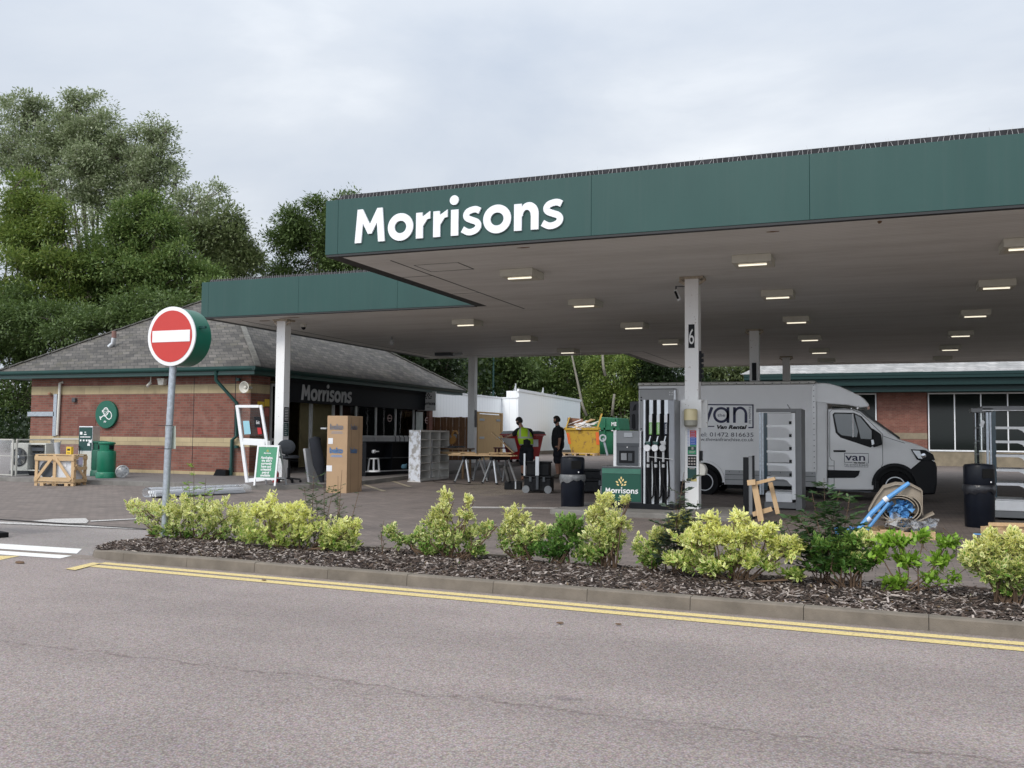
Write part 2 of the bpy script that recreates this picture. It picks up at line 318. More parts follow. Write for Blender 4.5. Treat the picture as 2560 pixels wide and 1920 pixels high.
def stroke(mb,pts,w,xf,t=.02,closed=False):
    """flat ribbon of width w along 2-D points, extruded by t; xf maps (u,v,depth) to 3-D"""
    n=len(pts); L_=[];R_=[]
    for i,p in enumerate(pts):
        a=pts[(i-1)%n] if closed else pts[max(i-1,0)]; b=pts[(i+1)%n] if closed else pts[min(i+1,n-1)]
        dx,dy=b[0]-a[0],b[1]-a[1]; l=math.hypot(dx,dy) or 1; nx,ny=-dy/l,dx/l
        L_.append((p[0]+nx*w/2,p[1]+ny*w/2)); R_.append((p[0]-nx*w/2,p[1]-ny*w/2))
    vs=[xf(*q,t) for q in L_]+[xf(*q,t) for q in R_]+[xf(*q,0) for q in L_]+[xf(*q,0) for q in R_]; fs=[]
    m=n if closed else n-1
    for i in range(m):
        j=(i+1)%n; fs+=[(i,j,j+n,i+n),(i+2*n,i+3*n,j+3*n,j+2*n),(i,i+2*n,j+2*n,j),(i+n,j+n,j+3*n,i+3*n)]
    if not closed: fs+=[(0,n,3*n,2*n),(n-1,3*n-1,4*n-1,2*n-1)]
    mb.add(vs,fs)
def arc(cx,cy,rx,ry,a0,a1,n=14): return [(cx+rx*math.cos(R(a0+(a1-a0)*i/n)),cy+ry*math.sin(R(a0+(a1-a0)*i/n))) for i in range(n+1)]
def wordmark(mb,xf,t=.03):
    """the store's rounded bold word in metres of the big fascia: x-height .44, word from 0 to 3.736, baseline 0"""
    w=.128
    def poly(ps): n=len(ps); mb.add([xf(*p,t) for p in ps]+[xf(*p,0) for p in ps],[tuple(range(n)),tuple(range(2*n-1,n-1,-1))]+[(i,(i+1)%n,(i+1)%n+n,i+n) for i in range(n)])
    poly([(0,0),(.048,.575),(.15,.575),(.29,.31),(.43,.575),(.53,.575),(.58,0),(.455,0),(.425,.33),(.325,.145),(.255,.145),(.155,.33),(.125,0)])
    ring=lambda cx,rx: stroke(mb,arc(cx,.218,rx-w/2,.233-w/2,0,360,32)[:-1],w,xf,t,True)
    ring(.876,.238); ring(2.622,.242)
    for x in (1.168,1.485):
        poly([(x,0),(x,.43),(x+w*.92,.43),(x+w*.92,.36),(x+.26,.445),(x+.26,.32),(x+.205,.31),(x+w,.20),(x+w,0)])
    poly([(1.807,0),(1.807,.43),(1.940,.43),(1.940,0)]); poly(arc(1.862,.588,.080,.080,0,360,24)[:-1])
    for x in (2.905,):
        poly([(x+.01,0),(x+.01,.43),(x+.14,.43),(x+.14,.375)]+arc(x+.26,.255,.165,.19,125,0,12)+[(x+.425,0),(x+.295,0),(x+.295,.22)]+arc(x+.225,.235,.068,.092,0,180,8)[1:]+[(x+.14,.22),(x+.14,0)])
    for x,k in ((1.985,1),(3.365,1.03)):
        p=[(x+.335*k,.375),(x+.27*k,.405),(x+.20*k,.402),(x+.125*k,.375),(x+.092*k,.318),(x+.120*k,.268),(x+.20*k,.232),(x+.28*k,.198),(x+.312*k,.140),(x+.28*k,.078),(x+.20*k,.043),(x+.12*k,.045),(x+.03*k,.095)]
        q=[]
        for i in range(len(p)-1):
            a,b,c,d=p[max(i-1,0)],p[i],p[i+1],p[min(i+2,len(p)-1)]
            for s_ in range(4):
                u=s_/4; q.append(tuple(.5*(2*b[j]+(c[j]-a[j])*u+(2*a[j]-5*b[j]+4*c[j]-d[j])*u*u+(3*b[j]-a[j]-3*c[j]+d[j])*u**3) for j in (0,1)))
        q.append(p[-1]); stroke(mb,q,.105,xf,t)
def ellip(cx,cz,a,b,n=16,rot=0):
    return [(cx+math.cos(rot)*a*math.cos(2*math.pi*i/n)-math.sin(rot)*b*math.sin(2*math.pi*i/n),cz+math.sin(rot)*a*math.cos(2*math.pi*i/n)+math.cos(rot)*b*math.sin(2*math.pi*i/n)) for i in range(n)]
def wheat(mb,xf,s,t=.004):
    """ear of oval leaves over the word"""
    for u,v,a in ((0,.95,90),(-.2,.72,115),(.2,.72,65),(-.48,.5,150),(.48,.5,30),(-.05,.47,100),(-.38,.2,150),(.12,.2,60),(.42,.2,30)):
        e=ellip(u*s,v*s,.16*s,.085*s,12,R(a)); n=len(e); mb.add([xf(*p,t) for p in e]+[xf(*p,0) for p in e],[tuple(range(n)),tuple(range(2*n-1,n-1,-1))]+[(i,(i+1)%n,(i+1)%n+n,i+n) for i in range(n)])
# ================================================================== SETTING
def struct(o): o['kind']='structure'; return o
def sheet(name,xs,ysf,zoff,m,zf=gz):
    """grid sheet: xs columns, ysf(x)->list of y; follows the terrain"""
    v=[];f=[]; n=None
    for x in xs:
        ys=ysf(x); n=len(ys); v+=[(x,y,zf(x,y)+zoff) for y in ys]
    for i in range(len(xs)-1):
        for j in range(n-1): a=i*n+j; f.append((a,a+n,a+n+1,a+1))
    return struct(MB().add(v,f).build(name,m))
GRASSM=mat('rough_grass_ground',(.045,.06,.022),.95,var=.4,scale=1.5)
lin=lambda a,b,n:[a+(b-a)*i/n for i in range(n+1)]
gxs=[-400,-200,-100,-60]+lin(-45,14,59)+[20,60,150,400]
sheet('ground',gxs,lambda x:[-400,-100,0,8,12,15]+lin(17,40,12)+[60,90,150,400],-.05,GRASSM)
struct(MB().quad((-200,-60,0),(200,-60,0),(200,8.5,0),(-200,8.5,0)).build('road',ROAD))
struct(MB().quad((-60,8.5,0.0),(-8.0,8.5,0.0),(-8.0,11.6,0.0),(-60,11.6,0.0)).build('access_road',ACCESS))
fx=lin(-45,-9,36)+lin(-8.8,14,40)
sheet('forecourt',fx,lambda x:lin(11.15-.05*(x+12) if x<-8.9 else 9.66,17,6)+lin(18,62,44),.010,PAVE)
struct(MB().bar((-60,13.6,.013),(-8.9,11.0,.013),.05,.006).build('surface_joint',mat('bitumen_joint',(.03,.028,.026),.8)))
# kerb stones round the planting bed
def kerby(x): return 7.87-.047*x
path=[(x,kerby(x)) for x in lin(14,-7.6,24)]+[(-7.95,8.235),(-8.25,8.29),(-8.5,8.39),(-8.68,8.54),(-8.77,8.74),(-8.80,8.95)]
def resample(p,step):
    o=[Vector((*p[0],0))]; acc=0
    for a,b in zip(p,p[1:]):
        a,b=Vector((*a,0)),Vector((*b,0)); l=(b-a).length; d=step-acc
        while d<=l: o.append(a+(b-a)*d/l); d+=step
        acc=(acc+l)%step if l>=step-acc else acc+l
    return o
pts=resample(path,.1016); kb=MB()
for i in range(0,len(pts)-1,9):
    seg=pts[i:i+10]
    if len(seg)<2: continue
    vs=[];k=len(seg); jit=random.uniform(-.003,.003)
    for j,p in enumerate(seg):
        q=seg[min(j+1,k-1)]-seg[max(j-1,0)]; q.normalize(); n=Vector((q.y,-q.x,0))  # outward? pointing to bed side
        pp=p+q*(.0025 if j==0 else -.0025 if j==k-1 else 0)
        zt=.108+jit-(.05*max(0,(-8.2-p.x))/.6 if p.x<-8.2 else 0)
        for o_,z in ((0,-.02),(.012,zt-.012),(.026,zt),(.125,zt),(.125,-.02)): vs.append(pp+n*o_+Vector((0,0,z)))
    fs=[(j*5+a,j*5+a+1,(j+1)*5+a+1,(j+1)*5+a) for j in range(k-1) for a in range(4)]+[(4,3,2,1,0),tuple((k-1)*5+a for a in range(5))]
    kb.add(vs,fs)
struct(kb.build('kerb',KERB))
# planting bed of bark mulch
SOIL=mat('dark_soil',(.035,.027,.022),.95,var=.4,scale=20,bump=.8,bscale=60)
bx=lin(-8.76,14,120)
def bed_front(x): return max(kerby(x)+.12, 8.5+ (0 if x>-8.6 else (-8.6-x)*2.5) if x<-8.4 else kerby(x)+.12)
def bed_z(x,y): return .075+.035*math.exp(-((y-9.0)/.5)**2)+.015*mnoise.noise(Vector((x*2,y*2,0)))
def bed_back(x): return 9.70+.35*max(0,min(1,(-x-3.8)/.8))*(1 if x>-8 else max(0,(x+8.9)/.9))
sheet('planting_bed',bx,lambda x:lin(bed_front(x),bed_back(x),10),0,SOIL,bed_z)
eb=MB()
for i,x in enumerate(lin(-8.6,13.4,24)[:-1]):
    eb.add([Vector(v) for v in MB().box(x,x+.90,0,.05,.0,.075).v],MB().box(0,1,0,1,0,1).f) if False else eb.box(x,x+.90,bed_back(x+.4)+.0,bed_back(x+.4)+.05,.0,.085)
struct(eb.build('edging_kerb',KERB))
# bark chips
def chips(n,area,name,m,smin,smax,zf):
    vs=[];fs=[]
    for i in range(n):
        x,y=area(); z=zf(x,y); l=random.uniform(smin,smax); w=l*random.uniform(.18,.4); t=w*.25
        Mx=Matrix.Rotation(random.uniform(0,6.28),3,'Z')@Matrix.Rotation(random.gauss(0,.28),3,'Y')@Matrix.Rotation(random.gauss(0,.3),3,'X')
        c=Vector((x,y,z+random.uniform(0,.018))); k=len(vs); b=random.uniform(.5,1)
        for a,bb,zz in ((-1,-.6*b,-1),(1,-1*b,-1),(1.1,.7,-1),(-.9,1,-1),(-1,-.6*b,1),(1,-1*b,1),(1.1,.7,1),(-.9,1,1)): vs.append(c+Mx@Vector((a*l/2,bb*w/2,zz*t/2)))
        fs+=[tuple(k+q for q in f) for f in ((4,5,6,7),(0,1,5,4),(1,2,6,5),(2,3,7,6),(3,0,4,7))]
    return MB().add(vs,fs).build(name,m)
q=NB('bark_chip',.9); gi=q.n('ShaderNodeNewGeometry'); rp=q.n('ShaderNodeValToRGB'); q.l(gi.outputs['Random Per Island'],rp.inputs[0])
e=rp.color_ramp.elements; e[0].color=(.020,.013,.010,1); e[1].color=(.40,.34,.29,1); e[1].position=1
for p_,c_ in ((.40,(.045,.029,.021,1)),(.66,(.10,.068,.050,1)),(.82,(.20,.165,.145,1)),(.92,(.38,.33,.30,1))): x=e.new(p_); x.color=c_
q.col(rp.outputs[0]); BARK=q.m
def bedarea():
    while 1:
        x=-8.7+random.random()**1.12*15.5; y=random.uniform(bed_front(x)-.02,bed_back(x)-.02)
        if random.random()<.35 and y>9.3: continue
        return x,y
o=chips(32000,bedarea,'bark_mulch',BARK,.025,.085,bed_z); tag(o,kind='stuff')
# road markings
def strip(name,off0,off1,x0,x1,m,z=.004):
    xs=lin(x0,x1,80); mb=MB(); v=[(x,kerby(x)-o,z) for x in xs for o in (off0,off1)]
    mb.add(v,[(2*i,2*i+2,2*i+3,2*i+1) for i in range(80)]); return struct(mb.build(name,m))
strip('yellow_line',.13,.255,-8.05,14,YEL); strip('yellow_line',.33,.46,-8.05,14,YEL)
def patch(name,px,m,z=.004,gr=False):
    vs=[(GP(x,y) if gr else ZP(x,y,z)) for x,y in px]
    vs=[(v[0],v[1],(gz(v[0],v[1])+.016) if gr else z) for v in vs]
    return struct(MB().add(vs,[tuple(range(len(vs)))]).build(name,m))
patch('yellow_line',[(163,1422),(188,1425),(252,1408),(232,1406)],YEL,.008)
patch('white_line',[(-300,1340),(205,1372),(192,1384),(-300,1353)],WHT)
patch('white_line',[(-300,1356),(180,1389),(150,1396),(-300,1366)],WHT)
patch('yellow_line',[(-60,1390),(52,1389),(0,1400),(-60,1407)],YEL)
patch('white_line',[(-200,1297),(60,1307),(400,1322),(400,1325),(60,1311),(-200,1302)],WHTF,.009)
patch('white_arrow',[(80,1302),(135,1297),(214,1295),(222,1302),(216,1308),(170,1308),(120,1305)],WHTF,.020)
patch('white_line',[(226,1301),(340,1296),(340,1298),(226,1304)],WHTF,.020)
patch('yellow_hatch',[(905,1213),(912,1212),(966,1229),(955,1230)],YELF,gr=True)
patch('yellow_hatch',[(978,1205),(985,1204),(1030,1218),(1020,1219)],YELF,gr=True)
patch('white_line',[(1168,1268),(1420,1271),(1420,1274),(1168,1272)],WHTF,gr=True)
DUST=NB('sawdust',.95); f=DUST.rng(DUST.noise(5,8,.8),.46,.62,0,.5); DUST.b.inputs['Base Color'].default_value=(.38,.33,.23,1); DUST.l(f,DUST.b.inputs['Alpha'])
patch('sawdust_patch',[(1130,1213),(1200,1207),(1290,1212),(1330,1222),(1300,1238),(1200,1242),(1140,1228)],DUST.m,gr=True)
# raised pavement round the kiosk
kk=[(-60,19.25),(-18.9,19.2),(-14.8,19.25),(-14.0,19.5),(-13.4,20.1),(-13.0,21.0),(-12.9,22.0),(-12.95,34.6),(-60,34.6)]
pz=lambda y,o:.018*(y-17)+o
n=len(kk); ins=[(-60,19.38),(-18.9,19.33),(-14.85,19.38),(-14.1,19.6),(-13.52,20.17),(-13.13,21.03),(-13.03,22.0),(-13.08,34.6),(-60,34.6)]
struct(MB().add([(x,y,pz(y,.118)) for x,y in ins],[tuple(range(n))]).build('kiosk_pavement',mat('tarmac_pavement',(.15,.135,.128),.9,var=.15,bump=.5,bscale=150,dirt=.2)))
kp=MB()
for i in range(7):
    a,b=Vector(kk[i]),Vector(kk[i+1]); c,d=Vector(ins[i]),Vector(ins[i+1]); L_=(b-a).length; m_=max(1,int(L_/.92))
    if i==0: a=a.lerp(b,.65); c=c.lerp(d,.65); m_=max(1,int((b-a).length/.92))
    for j in range(m_):
        g=.004/((b-a).length/m_); t0,t1=(j+g)/m_,(j+1-g)/m_; P=[a.lerp(b,t0),a.lerp(b,t1),c.lerp(d,t1),c.lerp(d,t0)]
        vs=[(p[0],p[1],pz(p[1],-.03)) for p in P]+[(p[0],p[1],pz(p[1],.122)) for p in P]; kp.add(vs,[(3,2,1,0),(4,5,6,7),(0,1,5,4),(1,2,6,5),(2,3,7,6),(3,0,4,7)])
struct(kp.build('pavement_kerb',CONC))
struct(MB().box(-5.75,-2.2,16.45,18.6,-.02,.10).build('pump_island',CONC,bevel=.02))
struct(MB().box(-3.9,-.5,26.6,28.2,-.02,.14).build('pump_island',CONC,bevel=.02))
# ================================================================== CANOPY
cn=thing('canopy','large flat petrol station canopy with deep green fascia and grey boarded underside','canopy',(-8.7,13.75,0)); OF=(-8.7,13.75,0)
X0,X1,Y0,Y1=-8.95,14.0,13.75,40.6; WX,WY0,WY1=-17.0,20.2,33.55
def cpart(mb,name,m,**k): o=mb.build(name,m,cn,off=OF,**k); return o
sf=MB(); sf.quad((X0+.25,Y0+.10,4.5),(X1,Y0+.10,4.5),(X1,Y1,4.5),(X0+.25,Y1,4.5)); sf.quad((WX+.25,WY0+.1,4.5),(X0+.25,WY0+.1,4.5),(X0+.25,WY1,4.5),(WX+.25,WY1,4.5)); cpart(sf,'soffit',SOFFIT)
rf=MB(); rf.box(X0+.24,X1-.01,Y0+.24,Y1-.24,4.56,5.42); rf.box(WX+.24,X0+.23,WY0+.24,WY1-.24,4.56,5.42); cpart(rf,'roof_deck',DGREY)
def fascia(a,b,front,name='fascia_panel',z0=4.535,z1=5.48):   # panel between two plan points, thickness inward
    d=(Vector(b)-Vector(a)).normalized(); n=Vector((-d.y,d.x)); 
    P=[Vector(a)+d*.0015,Vector(b)-d*.0015,Vector(b)-d*.0015+n*.22,Vector(a)+d*.0015+n*.22]
    vs=[(p.x,p.y,z) for z in (z0,z1) for p in P]; mb=MB().add(vs,[(3,2,1,0),(4,5,6,7),(0,1,5,4),(1,2,6,5),(2,3,7,6),(3,0,4,7)]); return cpart(mb,name,GREEN,bevel=.003,seg=1)
xs=[X0,-8.70,-7.42+.0,-4.16,-.94,2.3,5.5,8.7,X1]; xs=[X0,-8.70,-4.16,-.94,2.3,5.5,8.7,X1]
for a,b in zip(xs,xs[1:]): fascia((a,Y0),(b,Y0),1)
xs=[WX,-16.77,-13.92,-11.05,X0-.02]
for a,b in zip(xs,xs[1:]): fascia((a,WY0),(b,WY0),1)
for a,b in zip([WY0,Y0+3.1],[Y0+3.1,Y0+.23]): fascia((X0,a-.005),(X0,b),1)
for a,b in zip(lin(WY1,WY0+.23,4),lin(WY1,WY0+.23,4)[1:]): fascia((WX,a),(WX,b),1)
for a,b in zip(lin(Y1,WY1,2),lin(Y1,WY1,2)[1:]): fascia((X0,a),(X0,b),1)
for a,b in zip(lin(X0-.01,WX+.23,3),lin(X0-.01,WX+.23,3)[1:]): fascia((a,WY1),(b,WY1),1)
for a,b in zip(lin(X1,X0+.23,6),lin(X1,X0+.23,6)[1:]): fascia((a,Y1),(b,Y1),1)
for b6 in ((X0+.02,X1,Y0+.008,Y0+.12,4.497,4.533),(WX+.02,X0-.02,WY0+.008,WY0+.12,4.497,4.533),(X0+.008,X0+.27,Y0+.122,WY0-.002,4.499,4.533),(WX+.008,WX+.27,WY0+.122,WY1,4.499,4.533),(X0+.008,X0+.27,WY1+.002,Y1,4.499,4.533)): cpart(MB().box(*b6),'bottom_trim',BLKTRIM)
for b6 in ((WX+.02,X0,WY1-.20,WY1-.02,4.47,4.496),(X0+.27,X1,Y1-.2,Y1-.02,4.47,4.496)): cpart(MB().box(*b6),'rear_edge_trim',OFFW)
for b6 in ((X0+.25,X1,Y0+.05,Y0+.20,5.482,5.565),(WX+.22,X0-.03,WY0+.05,WY0+.2,5.482,5.545),(X0+.05,X0+.2,Y0+.21,WY0-.01,5.482,5.56)): cpart(MB().box(*b6),'roof_capping',mat('dark_felt',(.03,.03,.034),.9,var=.4,scale=9))
def groove(a,b,w=.014): cpart(MB().bar((*a,4.4985),(*b,4.4985),w,.004),'soffit_joint',BLKTRIM)
groove((-8.02,14.4),(-8.02,21.0),.03); groove((-8.0,32.9),(-8.0,39.9),.03); groove((-8.0,39.9),(X1,39.9),.03); groove((-16.2,20.9),(-16.2,32.85),.03); groove((-16.2,32.85),(-8.0,32.9),.03)
groove((-8.7,16.05),(-8.02,16.05)); groove((-8.7,18.3),(-8.02,18.3)); groove((-7.85,14.95),(-7.85,15.65)); groove((-6.98,14.95),(-6.98,15.65),.025); groove((-7.85,14.95),(-6.98,14.95)); groove((-7.85,15.65),(-6.98,15.65))
# vent slots along the groove and rust marks are part of the soffit finish
for x,y,w,d in ((-14.55,20.75,.9,.16),(-.02,14.05,.07,.24),(-5.4,14.1,.3,.10),(-1.5,14.2,.25,.1),(-15.6,21.1,.5,.2)): cpart(MB().add([(x+w/2*math.cos(a)*random.uniform(.6,1),y+d/2*math.sin(a)*random.uniform(.6,1),4.4975) for a in [i*.524 for i in range(12)]],[tuple(range(12))]),'rust_mark',mat('rust_stain',(.24,.15,.085),.9,var=.4,scale=9))
sp=MB()
def spikes(a,b,z,step=.065,h=.155):
    a,b=Vector((*a,z)),Vector((*b,z)); n=int((b-a).length/step); d=(b-a).normalized(); nn=Vector((d.y,-d.x,0))
    for i in range(n):
        p=a+d*(i+.5)*step+d*random.gauss(0,.006); t=random.gauss(0,.016); hh=h*(1 if i%2 else .62)
        for w_ in (1,): q0=p+nn*.01; q1=p+nn*.015*(i%3-1)+d*t+Vector((0,0,hh)); sp.add([q0-d*.0022,q0+d*.0022,q1+d*.0015,q1-d*.0015],[(0,1,2,3)])
spikes((X0+.25,Y0+.03),(8,Y0+.03),5.483,.07,.11); spikes((X0+.25,Y0+.10),(8,Y0+.10),5.56,.13,.07); spikes((WX+.25,WY0+.03),(X0,WY0+.03),5.483,.06,.12)
o=cpart(sp,'bird_spikes',mat('spike_wire',(.45,.45,.45),.5,var=0)); o['kind']='stuff'
wm=MB(); wordmark(wm,lambda u,v,t:(-8.344+u,Y0-.002-t,4.692+v),.03); cpart(wm,'sign_lettering',LETTER)
def column(x,y,zb,w=.26,plate=True):
    c=MB().box(x-w/2,x+w/2,y-w/2,y+w/2,zb,4.498); o=cpart(c,'column',COLP,bevel=.008)
    if plate: p=MB(); p.box(x-w*.85,x+w*.85,y-w*.7,y+w*.7,4.455,4.4955); p.bar((x+w/2,y-w*.3,4.36),(x+w*.95,y-w*.3,4.44),.02,.05); p.bar((x-w/2,y-w*.3,4.36),(x-w*.95,y-w*.3,4.44),.02,.05); q=p.build('head_plate',mat('rusty_cream',(.42,.36,.28),.7,var=.3,scale=15),o,off=OF)
    return o
col1=column(-3.37,17.85,.10); column(-3.37,27.1,.13); column(-3.37,36.4,.05)
col2=column(-14.98,21.1,.19,.27); col3=column(-14.62,32.8,.38,.27,False)
# number plates and brackets fixed to the columns
def numplate(col,x,y,z,txt,w=.115,h=.45):
    q=MB().box(x-w/2,x+w/2,y-.006,y,z-h/2,z+h/2).build('number_plate',BLACK,col,off=OF); text(txt,.42,(x-OF[0],y-.0095-OF[1],z-.15),WINK,cn,'plate_number',sx=.55)
numplate(col1,-3.37,17.719,3.36,'6'); numplate(col2,-14.98,20.955,1.9,'',.01,.01)
lt=MB()
for z in (3.0,2.9,2.8,2.7,2.6): lt.box(-3.236,-3.16,17.80,17.83,z-.035,z+.035)
lt.box(-3.239,-3.20,17.78,17.84,2.5,3.08); lt.build('bracket',BLACK,col1,off=OF)
numplate(col1,-3.37,26.96,3.3,'',.12,.5)
# info stickers on the white columns
st=MB().box(-14.835,-14.83,20.99,21.2,1.75,2.15).build('sticker',BLACK,col2,off=OF); lb=MB()
for i in range(8): lb.box(-14.832,-14.8275,21.02,21.17,1.80+i*.042,1.815+i*.042)
lb.build('sticker_text',WINK,col2,off=OF)
MB().box(-14.835,-14.83,20.99,21.2,1.38,1.73).build('sticker',DKGREEN,col2,off=OF); lb=MB()
for i,w in enumerate((.10,.13,.07,.14,.12,.1)): lb.box(-14.832,-14.8275,21.02,21.02+w,1.42+i*.05,1.43+i*.05)
lb.build('sticker_text',WINK,col2,off=OF)
MB().box(-14.475,-14.47,32.70,32.9,1.75,2.4).build('sticker',DGREY,col3,off=OF)
# canopy lights: one of each lit / unlit, copied
TUBE=mat('lit_tube',(1,.93,.76),.4,var=0,emit=.9); 
def make_light():
    t=thing('canopy_light','','light fitting',(0,0,0),group='box lights under the canopy')
    b=MB(); w=.32; b.box(-w,w,-w,w,-.135,-.002); b.build('housing',mat('cream_housing',(.62,.60,.52),.5,var=.05),t,bevel=.008)
    r=MB(); r.box(-w+.05,w-.05,-w+.08,w-.12,-.139,-.136); r.build('reflector',mat('reflector',(.55,.50,.36),.3,var=0),t)
    u=MB(); u.cyl((-w+.09,-w+.20,-.148),(w-.09,-w+.20,-.148),.016,n=8); u.build('tube',TUBE,t)
    return t
L0=make_light(); first=True; LX=[(-6.22,'first'),(-2.02,'second'),(2.04,'third')]; rows=[16.15,20.15,24.65,29.25,33.7]
used=False
lab={0:'nearest the front',1:'second from front',2:'third from front',3:'fourth from front',4:'fifth from front'}
cols={-6.22:'in row left of numbered pillar',-2.02:'in row right of numbered pillar',2.04:'in rightmost row'}
for x,_ in LX:
    for i,y in enumerate(rows):
        if x==-6.22 and i==4: continue
        lb_='lit cream box light, '+lab[i]+' '+cols[x]
        if not used: L0.location=(x,y,4.5); L0['label']=lb_; used=True
        else: dup(L0,(x,y,4.5),label=lb_)
for i,y in enumerate((22.68,26.96,31.3)): dup(L0,(-10.28,y,4.5),label='lit cream box light under the rear canopy wing, '+('nearest','middle','farthest')[i]+' of its row')
MC.pop('x',None)
for x,n_ in ((-2.02,'in the middle row'),(2.04,'in the right-hand row')):
    u=thing('canopy_light','unlit cream box light '+n_+' near the canopy rear edge','light fitting',(x,38.0,4.5),group='box lights under the canopy'); b=MB(); b.box(-.32,.32,-.32,.32,-.135,-.002); b.build('housing',MC['cream_housing'],u,bevel=.008); MB().box(-.25,.25,-.24,.2,-.139,-.136).build('reflector',GREY,u)
def dome(loc,label):
    t=thing('dome_camera',label,'security camera',loc,group='security cameras under the canopy'); MB().lathe([(.09,0),(.09,-.05),(.07,-.09)],20).build('housing',OFFW,t,smooth=True); MB().lathe([(.062,-.09),(.06,-.12),(.04,-.15),(.01,-.165)],16).build('lens_dome',BLACK,t,smooth=True)
dome(ZP(759,810,4.5),'white dome camera with black lens under canopy beside the left white column')
t=thing('security_camera','small grey twin camera hanging under the rear canopy wing','security camera',ZP(980,842,4.5)); MB().cyl((0,0,0),(0,0,-.12),.03,n=10).build('bracket',GREY,t); MB().lathe([(.05,-.10),(.07,-.14),(.07,-.22),(.04,-.27)],14).build('housing',LGREY,t,smooth=True)
t=thing('bullet_camera','slim white bullet camera hanging left of the pillar marked six','security camera',ZP(1690,715,4.5)); MB().bar((0,0,-.0),(.25,.1,-.0),.03,.03).tube([(0,0,0),(0,0,-.08)],.015).build('bracket',DGREY,t); MB().obox((.03,0,-.19),(.07,.07,.24),Matrix.Rotation(R(-22),3,'Y')).build('housing',WHITE,t,bevel=.01); MB().obox((.02,-.036,-.19),(.045,.006,.17),Matrix.Rotation(R(-22),3,'Y')).build('label_strip',BLACK,t)
t=thing('junction_box','dark control box under the rear edge of the canopy wing','junction box',ZP(1112,882,4.5)); MB().box(-.32,.32,-.2,.2,-.12,-.002).build('body',DGREY,t); MB().cyl((.4,-.1,-.08),(.75,-.1,-.06),.05).build('conduit',LGREY,t)
# ================================================================== KIOSK
ko=(-21.3,22.5,.2); k=thing('kiosk_building','single storey red brick petrol kiosk with grey slate hipped roof','building',ko)
def kpart(mb,name,m,par=None,**kw): return mb.build(name,m,par or k,off=ko,**kw)
wl=MB(); wl.box(-25.65,-17.07,22.5,22.8,.0,3.2); wl.box(-25.65,-25.35,22.8,34.4,0,3.2); wl.box(-25.35,-17.1,34.1,34.4,0,3.2)
yb=XP(671,1150,-17.07)[1]; wl.box(-17.37,-17.07,22.8,yb,0,3.2); kpart(wl,'brick_wall',BRICK)
bd=MB()
for z0,z1,e_ in ((1.05,1.30,.004),(2.62,2.88,.004),(.0,.31,.012)):
    bd.box(-25.65-e_,-17.07+e_,22.5-e_,22.5,z0,z1); bd.box(-17.07,-17.07+e_,22.5,yb,z0,z1)
kpart(bd,'stone_band',STONE)
kpart(MB().box(-19.12,-19.105,22.494,22.50,.3,3.1).box(-17.62,-17.60,22.49,22.50,.0,3.1),'movement_joint',BLKTRIM)
A=(-26.66,21.95,3.33);B=(-16.42,21.95,3.33);Cc=(-16.42,36.3,3.33);D=(-26.66,36.3,3.33);zr=3.33+.61*5.12;E1=(-21.54,27.07,zr);E2=(-21.54,31.18,zr)
roof=kpart(MB().add([A,B,Cc,D,E1,E2],[(0,1,4),(1,2,5,4),(2,3,5),(3,0,4,5)]),'roof',SLATE)
rdg=MB()
for a,b in ((A,E1),(B,E1),(Cc,E2),(D,E2),(E1,E2)):
    a,b=Vector(a),Vector(b); n=int((b-a).length/.42)
    for i in range(n): rdg.bar(a.lerp(b,(i+.03)/n)+Vector((0,0,.02)),a.lerp(b,(i+.97)/n)+Vector((0,0,.035)),.16,.035)
rdg.build('ridge_tile',mat('ridge_tile',(.15,.145,.13),.8,var=.35,scale=5),roof,off=ko)
# a few lifted and slipped slates along the lower courses
ss=MB(); 
for i in range(150):
    x=random.uniform(-25.6,-17.2); s_=random.uniform(.15,3.6); 
    if x>-16.42-s_ or x<-26.66+s_+.2: continue
    y=21.95+s_; z=3.33+.61*s_+.012; w=random.uniform(.2,.32)
    ss.obox((x,y,z),(w,.28,.012),Matrix.Rotation(math.atan(.61)+random.uniform(.0,.04),3,'X'))
ss=None
fb=MB(); fb.box(-26.5,-16.6,22.02,22.06,3.12,3.29); fb.box(-16.64,-16.60,22.06,36.2,3.12,3.29); fb.box(-26.5,-26.46,22.06,36.2,3.12,3.29); kpart(fb,'fascia_board',DKGREEN)
sb=MB(); sb.box(-26.46,-16.64,22.06,22.5,3.13,3.15); sb.box(-17.05,-16.64,22.5,36.2,3.13,3.15); sb.box(-26.46,-25.66,22.5,36,3.13,3.15); kpart(sb,'eaves_soffit',DKGREEN)
gt=MB(); gp=[(-.06,.06),(-.055,-.01),(-.03,-.05),(.0,-.06),(.03,-.05),(.055,-.01),(.06,.06),(.05,.06),(.0,-.045),(-.05,.06)]
gt.prism([(21.96+a,3.29+b) for a,b in gp],-26.6,-16.5,'x'); gt.prism([(-16.54+a,3.29+b) for a,b in gp],21.9,36.3,'y'); kpart(gt,'gutter',DKGREEN)
dp=[YP(540,925,22.0),YP(540,950,22.05),YP(592,1008,22.40),YP(592,1090,22.40),YP(580,1100,22.38),YP(577,1190,22.38)]; dp[0].z=3.25; dp[-1].z=.22
o=kpart(MB().tube(dp,.052,12),'downpipe',DKGREEN,smooth=True)
cl=MB(); 
for z in (1.05,.4,2.2,3.0): 
    p=dp[-1] if z<.9 else dp[3]; cl.cyl((p.x,p.y,z-.04),(p.x,p.y,z+.04),.066,n=14)
cl.build('pipe_collar',DKGREEN,o,off=ko)
v=YP(344,866,0) if False else None
